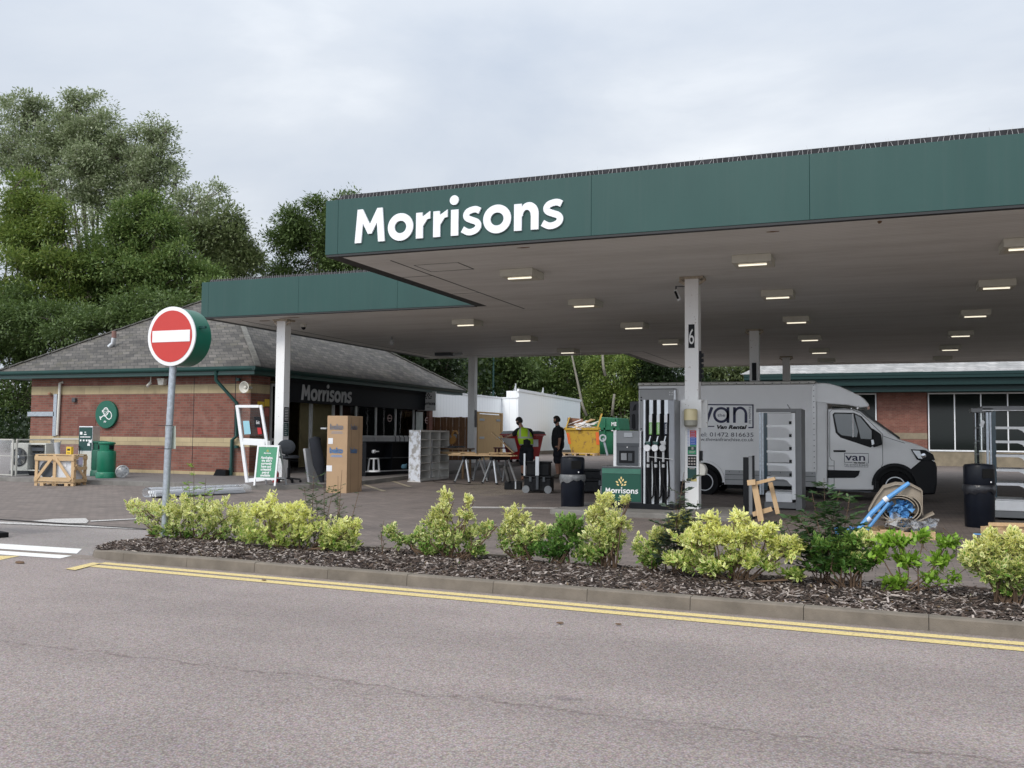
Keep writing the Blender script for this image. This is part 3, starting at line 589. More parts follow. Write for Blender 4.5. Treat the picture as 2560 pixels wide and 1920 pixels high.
# roof vent, on the front slope
def onroof(x,y):
    r=ray(x,y); n=np.array([0,-.61,1.]); d=3.33-.61*21.95; t=(d-H)/(n@r); return Vector(np.array([0,0,H])+r*t)
pv=onroof(284,868); kpart(MB().tube([pv+Vector((-.16,-.02,.01)),pv+Vector((-.02,0,.12)),pv+Vector((.0,0,.30))],.075,12),'vent_pipe',ALU,smooth=True); kpart(MB().cyl(pv+Vector((0,0,.30)),pv+Vector((0,0,.52)),.075,n=12),'vent_cowl',mat('terracotta',(.22,.12,.10),.8))
# wall services
px=lambda x,y,d=0:YP(x,y,22.5-d)
a=px(150,958,.07);b=px(143,1088,.07); kpart(MB().tube([a+Vector((.06,.07,.03)),a,b],.045,10),'waste_pipe',OFFW,smooth=True)
ct=MB(); a=px(140,985,.03);b=px(136,1090,.03); ct.bar(a,b,.14,.05,(0,1,0)); c=px(70,1035,.03); d=px(136,1035,.03); ct.bar(c,d,.05,.14); ct2=kpart(ct,'cable_tray',STEEL)
for n_,x,y,m_ in (('wall_box',186,1000,DGREY),):
    p=px(x,y,.05); kpart(MB().cbox(p,(.14,.1,.12)),n_,m_,bevel=.01)
p=px(406,953,.10); kpart(MB().cbox(p+Vector((0,0,.06)),(.26,.2,.05)).prism([(p.x-.13,p.z+.04),(p.x+.13,p.z+.04),(p.x+.09,p.z-.12),(p.x-.09,p.z-.12)],p.y-.08,p.y+.08),'floodlight',OFFW,bevel=.01)
p=px(377,945,.15); kpart(MB().cyl(p+Vector((0,.0,.12)),p+Vector((0,0,-.15)),.018).cyl(p+Vector((0,0,-.14)),p+Vector((-.02,-.12,-.26)),.045),'wall_camera',OFFW)
p=px(213,1078,.01); kpart(MB().box(p.x-.32,p.x+.42,22.485,22.5,1.38,1.92),'access_panel',mat('panel_brown',(.16,.06,.045),.8))
p=px(124,985,.08); kpart(MB().lathe([(.01,-.05),(.05,-.03),(.06,.02),(.04,.05)],12,p),'wall_lamp',mat('amber_lamp',(.35,.2,.12),.4),smooth=True)
p=px(556,1192,.25); q_=kpart(MB().prism([(p.x-.28,p.z-.02),(p.x+.18,p.z-.02),(p.x+.18,p.z+.20),(p.x-.14,p.z+.22)],p.y-.1,p.y+.1),'ground_floodlight',BLACK)
# loudspeaker horn on the corner pier
hp=px(612,968,.25); hs=kpart(MB().lathe([(.04,.30),(.05,.16),(.08,.06),(.17,-.04),(.155,-.04),(.05,.06)],20,hp,'y',cap=False),'loudspeaker',OFFW,smooth=True); MB().lathe([(.001,.02),(.05,.02),(.03,-.0),(.001,-.01)],14,hp,'y').build('horn_core',OFFW,hs,off=ko)
# shopfront along the east side
XS=-17.2; zb=.30; gl=MB(); fr=MB()
def yx(px_,z=1.6):
    lo,hi=22.6,40
    for _ in range(40):
        mid=(lo+hi)/2; c=CM.T@np.array([XS,mid,z-H]); u=CX+F*c[0]/-c[2]
        if u<px_: lo=mid
        else: hi=mid
    return lo
ys=[yx(v) for v in (676,703,777,833,852,889,939,988,1033,1075)]
for i,y in enumerate(ys):
    w=.07 if i not in (1,2) else .10
    fr.box(XS-.05,XS+.03,y-w/2,y+w/2,zb,2.95)
fr.box(XS-.05,XS+.028,ys[0],ys[1],1.22,1.29); fr.box(XS-.05,XS+.028,ys[3],ys[-1],1.33,1.40); fr.box(XS-.05,XS+.028,ys[3],ys[-1],.28,.38); fr.box(XS-.05,XS+.028,ys[0],ys[1],.28,.38); fr.box(XS-.05,XS+.026,ys[0],ys[-1],2.88,2.95)
shop=kpart(fr,'shopfront_frame',mat('shopfront_white',(.55,.56,.56),.4,var=.06,dirt=.2))
g=MB(); g.box(XS-.02,XS-.012,ys[0],ys[1],zb,2.9); g.box(XS-.02,XS-.012,ys[3],ys[-1],1.36,2.9); g.build('glass',CLEAR,shop,off=ko)
lp=MB(); lp.box(XS-.03,XS-.01,ys[3],ys[-1],.36,1.34); lp.build('lower_panel',LGREY,shop,off=ko)
ir=MB(); ir.box(-25.3,-25.25,22.85,34,.25,3.1); ir.box(-25.3,-17.4,22.82,22.87,.25,3.1); ir.box(-25.3,-17.4,34.0,34.05,.25,3.1); ir.box(-25.3,-17.4,22.8,34.1,3.0,3.05); ir.box(-18.6,-18.55,27.2,31.5,.25,2.9); kpart(ir,'inner_wall',mat('cream_plaster',(.50,.42,.24),.8,var=.1))
kpart(MB().box(-25.3,-17.2,22.8,34.1,.20,.24),'inner_floor',mat('shop_floor',(.12,.12,.12),.6))
bl=MB(); 
for i in range(26): bl.box(XS-.12,XS-.09,ys[7]+.08,ys[8]-.08,1.45+i*.055,1.48+i*.055)
bl.build('window_blind',LGREY,shop,off=ko)
# notice stickers in the glass
for yy,zz in ((ys[7]-.5,2.05),(ys[9]-.35,2.02)):
    s_=MB(); ps=arc(0,0,.12,.12,0,360,20)[:-1]; stroke(s_,ps,.03,lambda u,v,t:(XS+.035+t,yy+u*1.3,zz+v),.003,True); s_.box(XS+.035,XS+.038,yy-.13,yy+.13,zz-.015,zz+.015); s_.build('window_sticker',mat('sticker_pale',(.5,.36,.33),.6),shop,off=ko)
MB().box(XS+.032,XS+.036,ys[8]+.15,ys[8]+.75,1.55,2.35).build('window_poster',mat('pale_poster',(.42,.45,.42),.7),shop,off=ko)
# warning notices on the return wall beside the shopfront
nt_=MB(); nt_.box(-17.062,-17.058,yb-.60,yb-.28,2.22,2.38).box(-17.062,-17.058,yb-.26,yb-.02,2.25,2.46).build('warning_notice',YELL,k,off=ko)
MB().box(-17.062,-17.055,yb-.25,yb-.03,1.95,2.2).build('notice_board',mat('notice_red',(.4,.12,.1),.6),k,off=ko)
# long dark shop sign under the eaves with a pale projecting end
pr=[(XS+.03,2.42),(XS+.30,2.42),(XS+.32,3.0),(XS+.36,3.12),(XS+.03,3.12)]
sg=kpart(MB().prism(pr,ys[1]-.3,33.3,'y'),'shop_sign',mat('sign_dark_navy',(.005,.008,.012),.6,var=.05,spec=.25))
wm=MB(); y0=XP(752,1005,XS+.3)[1]; y1=XP(877,1008,XS+.3)[1]; kx=(y1-y0)/3.736; kz=.56/.67
def onsign(u,v,t): z=2.50+v*kz; return (XS+.305+(z-2.42)*.035+t,y0+u*kx,z)
wordmark(wm,onsign,.02); wm.build('sign_lettering',mat('grey_lettering',(.45,.46,.47),.4,var=0),sg,off=ko)
xa,xb=YP(1039,1025,33.32)[0],YP(1089,1027,33.32)[0]
ep=[(xa,2.40),(xb,2.40),(xb,3.16),(xa+.33,3.16)]+[(xa+.33-.33*math.sin(R(a)),2.40+.76*math.cos(R(a))) for a in (20,40,60,75)]
e_=MB().prism(ep,33.31,33.36,'y').build('sign_end_panel',mat('pale_grey_panel',(.80,.81,.81),.5,var=.05),sg,off=ko)
text('Morrisons',.20,((xa+xb)/2+.13-ko[0],33.305-ko[1],2.62-ko[2]),INK,k,'sign_text',bold=.006,width=.60)
text('DAILY',.06,((xa+xb)/2+.13-ko[0],33.305-ko[1],2.52-ko[2]),INK,k,'sign_text',width=.16)
wh=MB(); wheat(wh,lambda u,v,t:((xa+xb)/2+.13+u,33.306-t,2.84+v),.24,.003); wh.build('sign_emblem',INK,k,off=ko)
# ================================================================== AIR SIGN (round green board on the wall)
c=YP(265,1036,22.42); t=thing('air_sign','round green sign with white tyre gauge and hose symbol on brick wall','sign',c)
MB().lathe([(.43,.07),(.43,.0),(.42,-.008)],40,(0,0,0),'y').build('disc',SIGNGREEN,t,smooth=True)
g=MB(); xf=lambda u,v,t_:(u,-.010-t_,v); stroke(g,arc(-.0,.09,.095,.115,0,360,28)[:-1],.03,xf,.004,True)
for i in range(8):
    a=math.pi*i/4; stroke(g,[(.045*math.cos(a),.09+.055*math.sin(a)),(.07*math.cos(a),.09+.085*math.sin(a))],.018,xf,.004)
stroke(g,[(-.0,.09),(.04,.05)],.02,xf,.005); stroke(g,[(-.15,.10),(-.10,.10)],.07,xf,.004)
hose=[(.10,.10),(.16,.09),(.22,.03),(.24,-.05),(.21,-.12),(.14,-.155),(.07,-.13),(.0,-.06),(-.08,-.035),(-.15,-.07),(-.19,-.12)]
stroke(g,hose,.028,xf,.005); stroke(g,[(-.23,-.06),(-.19,-.17)],.035,xf,.006); g.build('gauge_symbol',WINK,t)
text('Air',.085,(-.02,-.012,-.25),WINK,t,'sign_text',bold=.002)
# ================================================================== SUPERMARKET (right, beyond the canopy)
YB=56.; so_=(2.,YB,0); sm=thing('supermarket_building','low brick supermarket with tall white framed windows and deep green eaves','building',so_)
def sp_(mb,name,m,par=None,**kw): return mb.build(name,m,par or sm,off=so_,**kw)
xl=YP(1895,1000,YB)[0]; sp_(MB().box(xl,-1.4,YB,YB+.4,0,4.0).box(-.34,2.2,YB,YB+.4,0,4.0).box(xl,40,YB+.42,YB+.6,0,4.0),'brick_wall',BRICK)
sp_(MB().box(xl,40,YB-.06,YB-.001,0,.78).box(-.34,2.2,YB-.02,YB-.001,1.45,1.78),'stone_band',mat('dull_stone',(.24,.20,.14),.9,var=.2,scale=2,dirt=.3))
def window(x0,x1,z0,z1,n):
    f_=MB(); w=.06
    for i in range(n+1): x=x0+(x1-x0)*i/n; f_.box(x-w/2,x+w/2,YB-.10,YB+.0,z0,z1)
    for i in range(n):
        a=x0+(x1-x0)*i/n+w/2; b=x0+(x1-x0)*(i+1)/n-w/2; f_.box(a,b,YB-.10,YB,z0,z0+.08); f_.box(a,b,YB-.10,YB,z1-.07,z1)
    fo=sp_(f_,'window',WHITE); MB().box(x0+.03,x1-.03,YB-.05,YB-.04,z0+.06,z1-.05).build('pane',GLASS,fo,off=so_); return fo
window(2.28,2.28+1.28*14,.80,3.97,14); window(-.40-1.28*3,-.40,.80,3.97,3)
DG2=mat('very_dark_green_paint',(.004,.026,.025),.5,var=.1,spec=.3); sp_(MB().box(xl-.6,40,YB-1.3,YB-1.26,4.35,5.02).box(xl-.6,40,YB-1.50,YB-1.31,4.88,5.045),'fascia_board',DG2); sp_(MB().box(xl-.6,40,YB-1.26,YB+.5,4.0,4.06),'eaves_soffit',DG2); sp_(MB().box(xl-.6,40,YB-1.5,YB-1.3,4.72,4.86),'gutter',DG2)
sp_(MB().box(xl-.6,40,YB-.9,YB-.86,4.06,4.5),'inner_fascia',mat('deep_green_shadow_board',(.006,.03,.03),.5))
SL2=brickmat('sunlit_slate',(.27,.27,.265),(.38,.37,.36),(.12,.12,.12),.5,.22,.012,zk=1.9,var=.25,bumpst=.5,stain=(.17,.17,.155),rough=.6)  # slate colour made paler to paint in the sunlight on this roof
sp_(MB().add([(xl-.8,YB-1.5,5.05),(42,YB-1.5,5.05),(42,YB+9,10.5),(xl+8.5,YB+9,10.5),(xl-.8,YB+18,5.05)],[(0,1,2,3),(0,3,4)]),'roof',SL2)
# ================================================================== WHITE CLADDING, FENCE, GATE beyond the canopy
CLAD=NB('white_cladding',.5); X_,Y_,Z_=CLAD.sep(); s_=CLAD.math('ADD',X_,Y_); fr_=CLAD.math('FRACT',CLAD.math('MULTIPLY',s_,3.3)); l_=CLAD.rng(fr_,.86,.93,0,1); CLAD.col(CLAD.mix(CLAD.math('MULTIPLY',l_,.3),(.90,.92,.93),(.60,.63,.66))); CLAD.bump(l_,.3,.02)
p=[ZP(x,y,3.3) for x,y in ((1075,979),(1192,991),(1253,997),(1296,996))]; t=thing('white_steel_fence','tall white corrugated steel hoarding between the kiosk and the cold store','fence',(p[1][0],p[1][1],.4))
for i,(a,b) in enumerate(((p[0],p[2]),(p[2],p[3]))):
    mb=MB(); a2,b2=Vector((a.x,a.y,1.85)),Vector((b.x,b.y,1.85)); mb.bar(a2,b2,.06,2.9); mb.build('cladding_panel',CLAD.m,t,off=t.location)
    MB().bar(Vector((a.x,a.y,3.34)),Vector((b.x,b.y,3.34)),.12,.07).build('top_rail',WHITE,t,off=t.location)
t=thing('white_cold_store','taller white steel clad store wall behind the red wheeled bin','building',(-18.6,50.5,.4))
MB().prism([(45.4,.35),(56,.35),(56,3.62),(45.4,3.77)],-18.3,-17.6,'x').build('wall',CLAD.m,t,off=t.location)
MB().bar((-17.62,45.3,3.80),(-17.62,56.1,3.65),.12,.14).build('roof_edge',WHITE,t,off=t.location)
for yy in (46.2,50.5):
    MB().cyl((-18.1,yy,3.6),(-18.1,yy,4.2),.035).cyl((-18.25,yy,3.6),(-18.1,yy,4.15),.025).build('vent_stack',LGREY,t,off=t.location)
MB().box(-17.59,-17.56,45.5,56,.35,.62).build('base_trim',mat('base_brown',(.2,.17,.14),.8),t,off=t.location)
t=thing('brown_timber_fence','dark brown close boarded timber fence beside the kiosk','fence',(-16.4,34.9,.32)); fm=MB(); x=-17.4; i=0
while x<-15.62:
    w=.14; z1=2.18+random.uniform(-.012,.012); fm.box(x,x+w-.012,34.88+.01*(i%2),34.91+.01*(i%2),.3,z1); x+=w; i+=1
fm.build('boards',FENCEW,t,off=t.location); MB().box(-17.4,-15.6,34.93,34.98,1.7,1.78).box(-17.4,-15.6,34.93,34.98,.6,.68).build('rail',FENCEW,t,off=t.location)
t=thing('timber_gate','tan boarded timber gate with strap hinges behind the white column','gate',(-15.5,36.6,.34)); gm=MB(); y=35.45
while y<37.75: gm.box(-15.53,-15.50,y,y+.115,.42,2.32); y+=.12
gm.build('boards',GATEW,t,off=t.location); MB().box(-15.58,-15.46,35.25,35.42,.34,2.42).box(-15.58,-15.46,37.82,37.98,.34,2.42).box(-15.56,-15.47,35.42,37.82,2.36,2.42).build('frame',GATEW,t,off=t.location)
for z in (2.05,1.3): MB().box(-15.497,-15.485,35.5,36.0,z,z+.09).box(-15.497,-15.485,37.3,37.75,z,z+.09).build('strap_hinge',STEEL,t,off=t.location)
b_=YP(1233,1000,60); t=thing('lamp_post','tall dark green lamp post behind the white hoarding','lamp post',(b_[0],60,.4)); MB().lathe([(.13,0),(.13,1.2),(.09,1.25),(.06,6.6)],14).build('pole',DKGREEN,t,smooth=True); MB().box(-.35,.25,-.18,.18,6.6,6.75).build('lantern',WHITE,t,bevel=.03)
# ================================================================== ROAD SIGN
b=ZP(410,1343,.1); sx_,sy_=b.x,b.y; zc=YP(429,840.6,sy_-.07).z; cx_=YP(429,840.6,sy_-.07).x-sx_
t=thing('no_entry_sign','round red no entry sign with white bar on a galvanised post','road sign',(sx_,sy_,.05)); zc-=.05
MB().tube([(0,0,0),(.5*cx_*.6,0,zc*.5),(cx_,0,zc+.2)],.044,18).build('post',STEEL,t,smooth=True)
d=MB().lathe([(.372,.0),(.375,.02),(.375,.30),(.36,.31)],56,(cx_,-.055,zc),'y').build('drum_casing',SIGNGREEN,t,smooth=True)
MB().lathe([(.385,-.0),(.385,-.018)],56,(cx_,-.057,zc),'y').build('white_rim',WHITE,t,smooth=True)
MB().lathe([(.335,-.0),(.335,-.004)],56,(cx_,-.0755,zc),'y').build('red_face',SIGNRED,t,smooth=True)
MB().box(cx_-.305,cx_+.305,-.084,-.080,zc-.075,zc+.075).build('white_bar',WHITE,t,bevel=.01)
MB().box(cx_+.36,cx_+.45,.02,.06,zc+.1,zc+.13).build('clip',DKGREEN,t)
p0=YP(420,1064,sy_-.05).z-.05; p1=YP(420,1122,sy_-.05).z-.05; xo=.5*cx_*.75
pp=MB(); a_=[]; 
for i in range(9): u=-.085+.17*i/8; a_.append((xo-.012+u,.050-.03*abs(u)*6))
pp.add([(x,y,p0) for x,y in a_]+[(x+.01,y,p1) for x,y in a_],[(i,i+1,i+10,i+9) for i in range(8)]); pp.build('paper_notice',mat('weathered_paper',(.42,.46,.40),.7,var=.15),t)
MB().tube([(xo-.12,-.06,p0+.0),(xo,-.075,p0+.0),(xo+.1,-.06,p0)],.004,5).tube([(xo-.12,-.06,p1),(xo,-.08,p1),(xo+.1,-.06,p1)],.004,5).build('cable_tie',BLACK,t)
# barrier foot entering at the left edge
g=ZP(0,1343,0); t=thing('barrier_foot','black rubber foot of a red barrier at the left picture edge','traffic barrier',g); MB().obox((-.12,0,.035),(.44,.22,.07),Matrix.Rotation(R(-18),3,'Z')).build('foot',RUB,t,bevel=.01); MB().cyl((-.18,0,.06),(-.18,0,1.0),.03).box(-1.3,-.16,-.02,.02,.5,.95).build('red_board',RED,t)
# ================================================================== AIR CON, CRATE, BINS by the kiosk
def pav(x,y): return .018*(y-17)+.118
def green_bin(x,y,label,m,first):
    t=thing('litter_bin',label,'litter bin',(x,y,pav(x,y)),R(10),'green round litter bins by the brick wall')
    MB().lathe([(.27,0),(.27,.13),(.255,.15),(.235,.17),(.245,.2),(.245,.70),(.235,.74),(.20,.75)],32).build('body',m,t,smooth=True)
    MB().lathe([(.215,.98),(.225,.965),(.22,.94),(.195,.93),(.185,.75),(.18,.75)],32,cap=False).lathe([(.001,1.0),(.12,1.0),(.215,.98)],32,cap=False).build('hood',m,t,smooth=True)
    o=MB(); 
    for a in (200,-20,90): o.obox((.19*math.cos(R(a)),.19*math.sin(R(a)),.85),(.06,.12,.11),Matrix.Rotation(R(a),3,'Z'))
    o.build('opening',BLACK,t)
    return t
green_bin(-20.07,20.15,'bright green round litter bin standing nearest the hubcap',GREENP,1)
green_bin(-21.0,20.85,'darker green litter bin half hidden behind the crate',mat('green_plastic_dull',(.004,.085,.05),.45,var=.1),0)
def hubcap(p,label,ry):
    t=thing('hubcap',label,'hubcap',p,group='hubcaps by the litter bins'); t.rotation_euler=(R(-12),0,R(ry)); t.scale=(.88,)*3; m_=MB().lathe([(.20,0),(.205,-.02),(.17,-.03),(.15,-.02),(.05,-.05),(.001,-.055)],36,(0,0,.205),'y',cap=False).build('rim',mat('silver_plastic',(.20,.205,.21),.4,metal=.4,var=.3,scale=20),t,smooth=True)
    sp_h=MB()
    for i in range(7): a=i*2*math.pi/7; sp_h.bar((.05*math.cos(a),-.045,.205+.05*math.sin(a)),(.175*math.cos(a),-.028,.205+.175*math.sin(a)),.03,.012,(0,1,0))
    sp_h.build('spokes',GREY,t)
hubcap((-19.55,20.2,pav(0,20.3)),'silver hubcap leaning at the right side of the green bin',35); hubcap((-20.52,20.5,pav(0,20.3)),'silver hubcap standing between the two green bins',50)
# outdoor condenser with an open side
t=thing('condenser_unit','pale grey outdoor condenser with black fan and open right bay','air conditioner',(-23.0,20.3,pav(0,20.3)),R(8))
w=1.12;h=.80
MB().box(-.62,.62,-.2,.2,0,.12).build('base',BLACK,t)
cs=MB(); cs.box(-.60,.0,-.2,.2,.125,.125+h); cs.box(.0,.6,.15,.2,.125,.125+h); cs.box(.0,.6,-.2,.149,.125+h-.05,.125+h); cs.box(0,.6,-.2,.149,.125,.16); cs.box(.56,.6,-.2,.149,.16,.125+h-.05)
UNIT=mat('unit_cream',(.52,.52,.47),.45,var=.05); cs.build('casing',UNIT,t,bevel=.01)
MB().lathe([(.26,.0),(.27,-.02),(.25,-.03),(.24,0)],36,(-.29,-.2,.52),'y').build('fan_ring',BLACK,t,smooth=True)
fan=MB()
for i in range(5): a=i*1.2566; fan.obox((-.29+.13*math.cos(a),-.232,.52+.13*math.sin(a)),(.2,.012,.08),Matrix.Rotation(-a,3,'Y'))
for i in range(16): a=i*math.pi/8; fan.bar((-.29,-.24,.52),(-.29+.255*math.cos(a),-.238,.52+.255*math.sin(a)),.006)
fan.build('fan',DGREY,t); MB().lathe([(.05,-.24),(.05,-.26),(.03,-.27)],16,(-.29,-.0,.52),'y').build('fan_hub',ALU,t,smooth=True)
inn=MB(); inn.box(.03,.55,-.1,.14,.6,.64).cyl((.2,-.05,.18),(.2,-.05,.5),.08).tube([(.3,-.1,.2),(.36,-.12,.45),(.28,-.08,.62),(.45,-.1,.70)],.012).box(.08,.5,-.15,.1,.70,.80); inn.build('compressor',DGREY,t)
# transparent screens with pale frames around it
def screen(p0,p1,h,label,bow=0):
    a=Vector(p0);b=Vector(p1); t=thing('glazed_screen',label,'screen',(a+b)/2,group='clear framed screens around the condenser'); f_=MB(); 
    for u,v in (((a),(b)),): 
        f_.bar(a+Vector((0,0,h)),b+Vector((0,0,h)),.05,.04); f_.bar(a,a+Vector((0,0,h)),.05,.04); f_.bar(b,b+Vector((0,0,h)),.05,.04); f_.bar(a+Vector((0,0,.03)),b+Vector((0,0,.03)),.04,.03); f_.bar(a+Vector((0,0,h*.55)),b+Vector((0,0,h*.55)),.02,.02)
    f_.build('frame',mat('pale_frame',(.46,.45,.41),.5,var=.05),t,off=t.location); MB().add([a+Vector((0,0,.05)),b+Vector((0,0,.05)),b+Vector((0,0,h)),a+Vector((0,0,h))],[(0,1,2,3)]).build('sheet',filmmat('screen_film',.07,.1,.2) if 'screen_film' not in MC else MC['screen_film'],t,off=t.location)
zz=pav(0,20)
screen((-24.6,19.7,zz),(-23.0,19.62,zz),1.03,'clear framed screen in front of the condenser fan'); screen((-22.9,20.9,zz),(-21.75,20.9,zz),1.06,'clear framed screen behind the crate, left of the air machine'); screen((-22.95,19.7,zz),(-22.9,20.85,zz),1.03,'clear framed screen at the right end of the condenser')
t=thing('metal_stand','grey tubular stand behind the timber crate','stand',(-21.9,20.3,pav(0,20.3))); MB().cyl((0,0,0),(-.14,0,.62),.045).build('leg',GREY,t); MB().cyl((-.14,0,.6),(-.19,0,.95),.07,.08).build('head',LGREY,t); MB().tube([(-.32,0,1.0),(-.28,0,.74),(-.10,0,.74),(-.04,0,1.0)],.012).build('fork',GREY,t)
# timber crate round a boxed unit
t=thing('timber_crate','open pine crate packed with a white wrapped condenser','crate',(-20.1,18.63,gz(-20,18.6)),R(12)); W2,D2,HH=.56,.27,.80
for b6 in ((-W2,-W2+.08,-D2,-D2+.03,0,HH),(-.04,.04,-D2,-D2+.03,0,HH),(W2-.08,W2,-D2,-D2+.03,0,HH),(-W2,-W2+.03,-D2+.031,-D2+.10,0,HH),(W2-.03,W2,-D2+.031,-D2+.10,0,HH),(-W2,-W2+.08,D2-.03,D2,0,HH),(W2-.08,W2,D2-.03,D2,0,HH)): MB().box(*b6).build('upright',PINE,t)
cr_=MB(); B_=cr_.box
B_(-W2,W2,-D2-.022,-D2-.001,HH-.14,HH-.02); B_(-W2,W2,-D2-.022,-D2-.001,.12,.23); B_(-W2,W2,D2+.001,D2+.022,HH-.12,HH-.02); B_(-W2,W2,D2+.001,D2+.022,.12,.23)
B_(W2+.001,W2+.02,-D2,D2,HH-.1,HH-.02); B_(W2+.001,W2+.02,-D2,D2,.10,.18); B_(W2+.001,W2+.02,-D2,D2,.42,.50); B_(-W2-.02,-W2-.001,-D2,D2,HH-.1,HH-.02)
for y in (-D2+.04,0,D2-.04): B_(-W2,W2,y-.04,y+.04,.07,.095)
B_(-W2,W2,-D2+.0,-D2+.1,HH+.001,HH+.022); B_(-W2,W2,D2-.1,D2,HH+.001,HH+.022); B_(-W2,-W2+.1,-D2+.1,D2-.1,HH+.001,HH+.022); B_(W2-.1,W2,-D2+.1,D2-.1,HH+.001,HH+.022); B_(-.05,.05,-D2+.1,D2-.1,HH+.001,HH+.022)
cr_.build('rail',PINEX,t); cr_=MB()
for a,b in (((-W2+.06,.16),(-.06,HH-.08)),((W2-.06,.16),(.06,HH-.08))): cr_.bar((a[0],-D2-.034,a[1]),(b[0],-D2-.034,b[1]),.022,.075,(0,0,1))
cr_.bar((W2+.03,-D2+.05,HH-.25),(W2+.03,D2-.05,.16),.02,.07,(0,0,1)); cr_.build('brace',PINE,t)
ft=MB(); 
for x in (-.35,0,.35): 
    for y in (-D2+.05,D2-.05): ft.box(x-.05,x+.05,y-.05,y+.05,0,.07)
ft.build('foot_block',PINE,t)
MB().box(-W2+.07,W2-.07,-D2+.07,D2-.06,.10,HH-.12).build('wrapped_unit',mat('white_wrapped_box',(.66,.68,.71),.45,var=.12,scale=7),t,bevel=.01)
MB().lathe([(.22,0),(.20,-.012),(.001,-.012)],28,(-.25,-D2+.069,.42),'y',cap=False).build('fan_grille',DGREY,t); MB().box(.10,.30,-D2+.060,-D2+.067,.50,.62).build('shipping_label',PAPER,t)
MB().box(W2+.022,W2+.026,-.12,.06,.55,.75).build('delivery_note',mat('lilac_label',(.55,.52,.66),.7,var=.1),t)
t=thing('yellow_carton','small bright yellow carton on top of the timber crate','carton',(-19.78,18.60,gz(-20,18.6)+HH+.022),R(12)); MB().box(-.07,.07,-.05,.05,0,.20).build('box',YELL,t); MB().box(-.04,.04,-.054,-.051,.10,.15).box(-.04,.04,-.054,-.051,.03,.05).build('print',INK,t)
# tyre inflator cabinet
t=thing('tyre_inflator','dark green air and water machine with white printed control panel','air machine',(-21.35,20.75,pav(0,20.6)),R(8))
MB().box(-.23,.23,-.15,.18,0,1.42).build('cabinet',ALU,t,bevel=.01); MB().box(-.215,.215,-.16,-.151,.72,1.39).build('front_panel',DKGREEN,t); MB().box(-.215,.215,-.158,-.151,.05,.70).build('lower_panel',UNIT,t)
m_=MB(); m_.box(-.17,.17,-.164,-.161,1.10,1.125).box(-.18,-.10,-.164,-.161,1.18,1.26).box(-.05,.04,-.164,-.161,1.17,1.20).box(.08,.16,-.164,-.161,.86,.93).box(-.03,.02,-.164,-.161,1.24,1.26)
for x in (-.15,-.05,.05,.13): m_.box(x-.025,x+.025,-.164,-.161,.99,1.04)
m_.add([(.215,-.163,.95),(.215,-.163,1.06),(.10,-.163,.95)],[(0,1,2)]); m_.build('panel_print',WINK,t); MB().tube([(-.20,-.17,.85),(-.12,-.22,.78),(-.14,-.22,.6),(-.26,-.2,.45),(-.28,-.2,.2)],.014).build('air_hose',RUB,t)
# ================================================================== BY THE KIOSK DOOR
a=GP(375,1246); b=GP(610,1233); t=thing('wrapped_profile_bundle','long white profiles wrapped in clear film lying by the kerb','bundle',(a+b)/2); dv=(b-a); dv.z=0; ln=dv.length; t.rotation_euler=(0,0,math.atan2(dv.y,dv.x))
m_=MB()
for i in range(6):
    for j in range(2): y=-.16+.065*i; z=.03+.062*j; m_.box(-ln/2+random.uniform(0,.12),ln/2-random.uniform(0,.12),y,y+.055,z,z+.055)
m_.build('profile',WHITE,t); v=[];N_=24
for i in range(N_+1):
    x=-ln/2-.06+(ln+.12)*i/N_
    for k in range(10): a_=2*math.pi*k/10; r=1+.12*mnoise.noise(Vector((i*.7,k*.9,3))); v.append((x,.02+.25*r*math.cos(a_),max(.012,.10+.13*r*math.sin(a_))))
MB().add(v,[(i*10+k,i*10+(k+1)%10,(i+1)*10+(k+1)%10,(i+1)*10+k) for i in range(N_) for k in range(10)]).build('plastic_film',WRAP,t,smooth='all')
# removed door leaf leaning
def onplane(pts,Yv): return [YP(x,y,Yv) for x,y in pts]
t=thing('door_frame','white removed door leaf with glazed top leaning beside the downpipe','door',GP(640,1205,.118)); yb_=GP(618,1206,.118).y
c4=onplane([(593,1013),(652,1013),(683,1201),(618,1207)],yb_); wq=.075
f_=MB()
def bar2(a,b,w=wq,d=.05): f_.bar(a,b,d,w,(0,0,1)) if abs((b-a).normalized().z)<.5 else f_.bar(a,b,w,d,(0,1,0))
bar2(c4[0],c4[3],.09); bar2(c4[1],c4[2],.075); dx=Vector((.05,0,0)); bar2(c4[0]+dx+Vector((0,.002,-.03)),c4[1]-dx+Vector((0,.002,-.03)),.07); bar2(c4[3]+dx+Vector((0,.002,.06)),c4[2]-dx+Vector((0,.002,.06)),.10)
m0,m1=c4[0].lerp(c4[3],.47),c4[1].lerp(c4[2],.50); bar2(m0+dx+Vector((0,.002,0)),m1-dx+Vector((0,.002,0)),.17); f_.build('frame',WHITE,t,off=t.location,bevel=.006)
g_=MB().add([c4[0],c4[1],m1,m0],[(0,1,2,3)]); g_.build('glass',CLEAR,t,off=t.location)
q_=[YP(*p,yb_-.03) for p in ((607,1052),(623,1052),(627,1085),(611,1086))]; MB().add(q_,[(0,1,2,3)]).build('blue_notice',PAPERB,t,off=t.location)
q_=[YP(*p,yb_-.03) for p in ((635,1042),(650,1042),(654,1069),(637,1069))]; MB().add(q_,[(0,1,2,3)]).build('black_exit_notice',BLACK,t,off=t.location)
e_=YP(644.5,1060,yb_-.034); text('Exit',.13,(e_.x-t.location.x,yb_-.034-t.location.y,e_.z-t.location.z),WINK,t,'notice_text',width=.10)
q_=[YP(*p,yb_-.03) for p in ((643,1069),(652,1069),(655,1085),(645,1086))]; MB().add(q_,[(0,1,2,3)]).build('red_notice',RED,t,off=t.location)
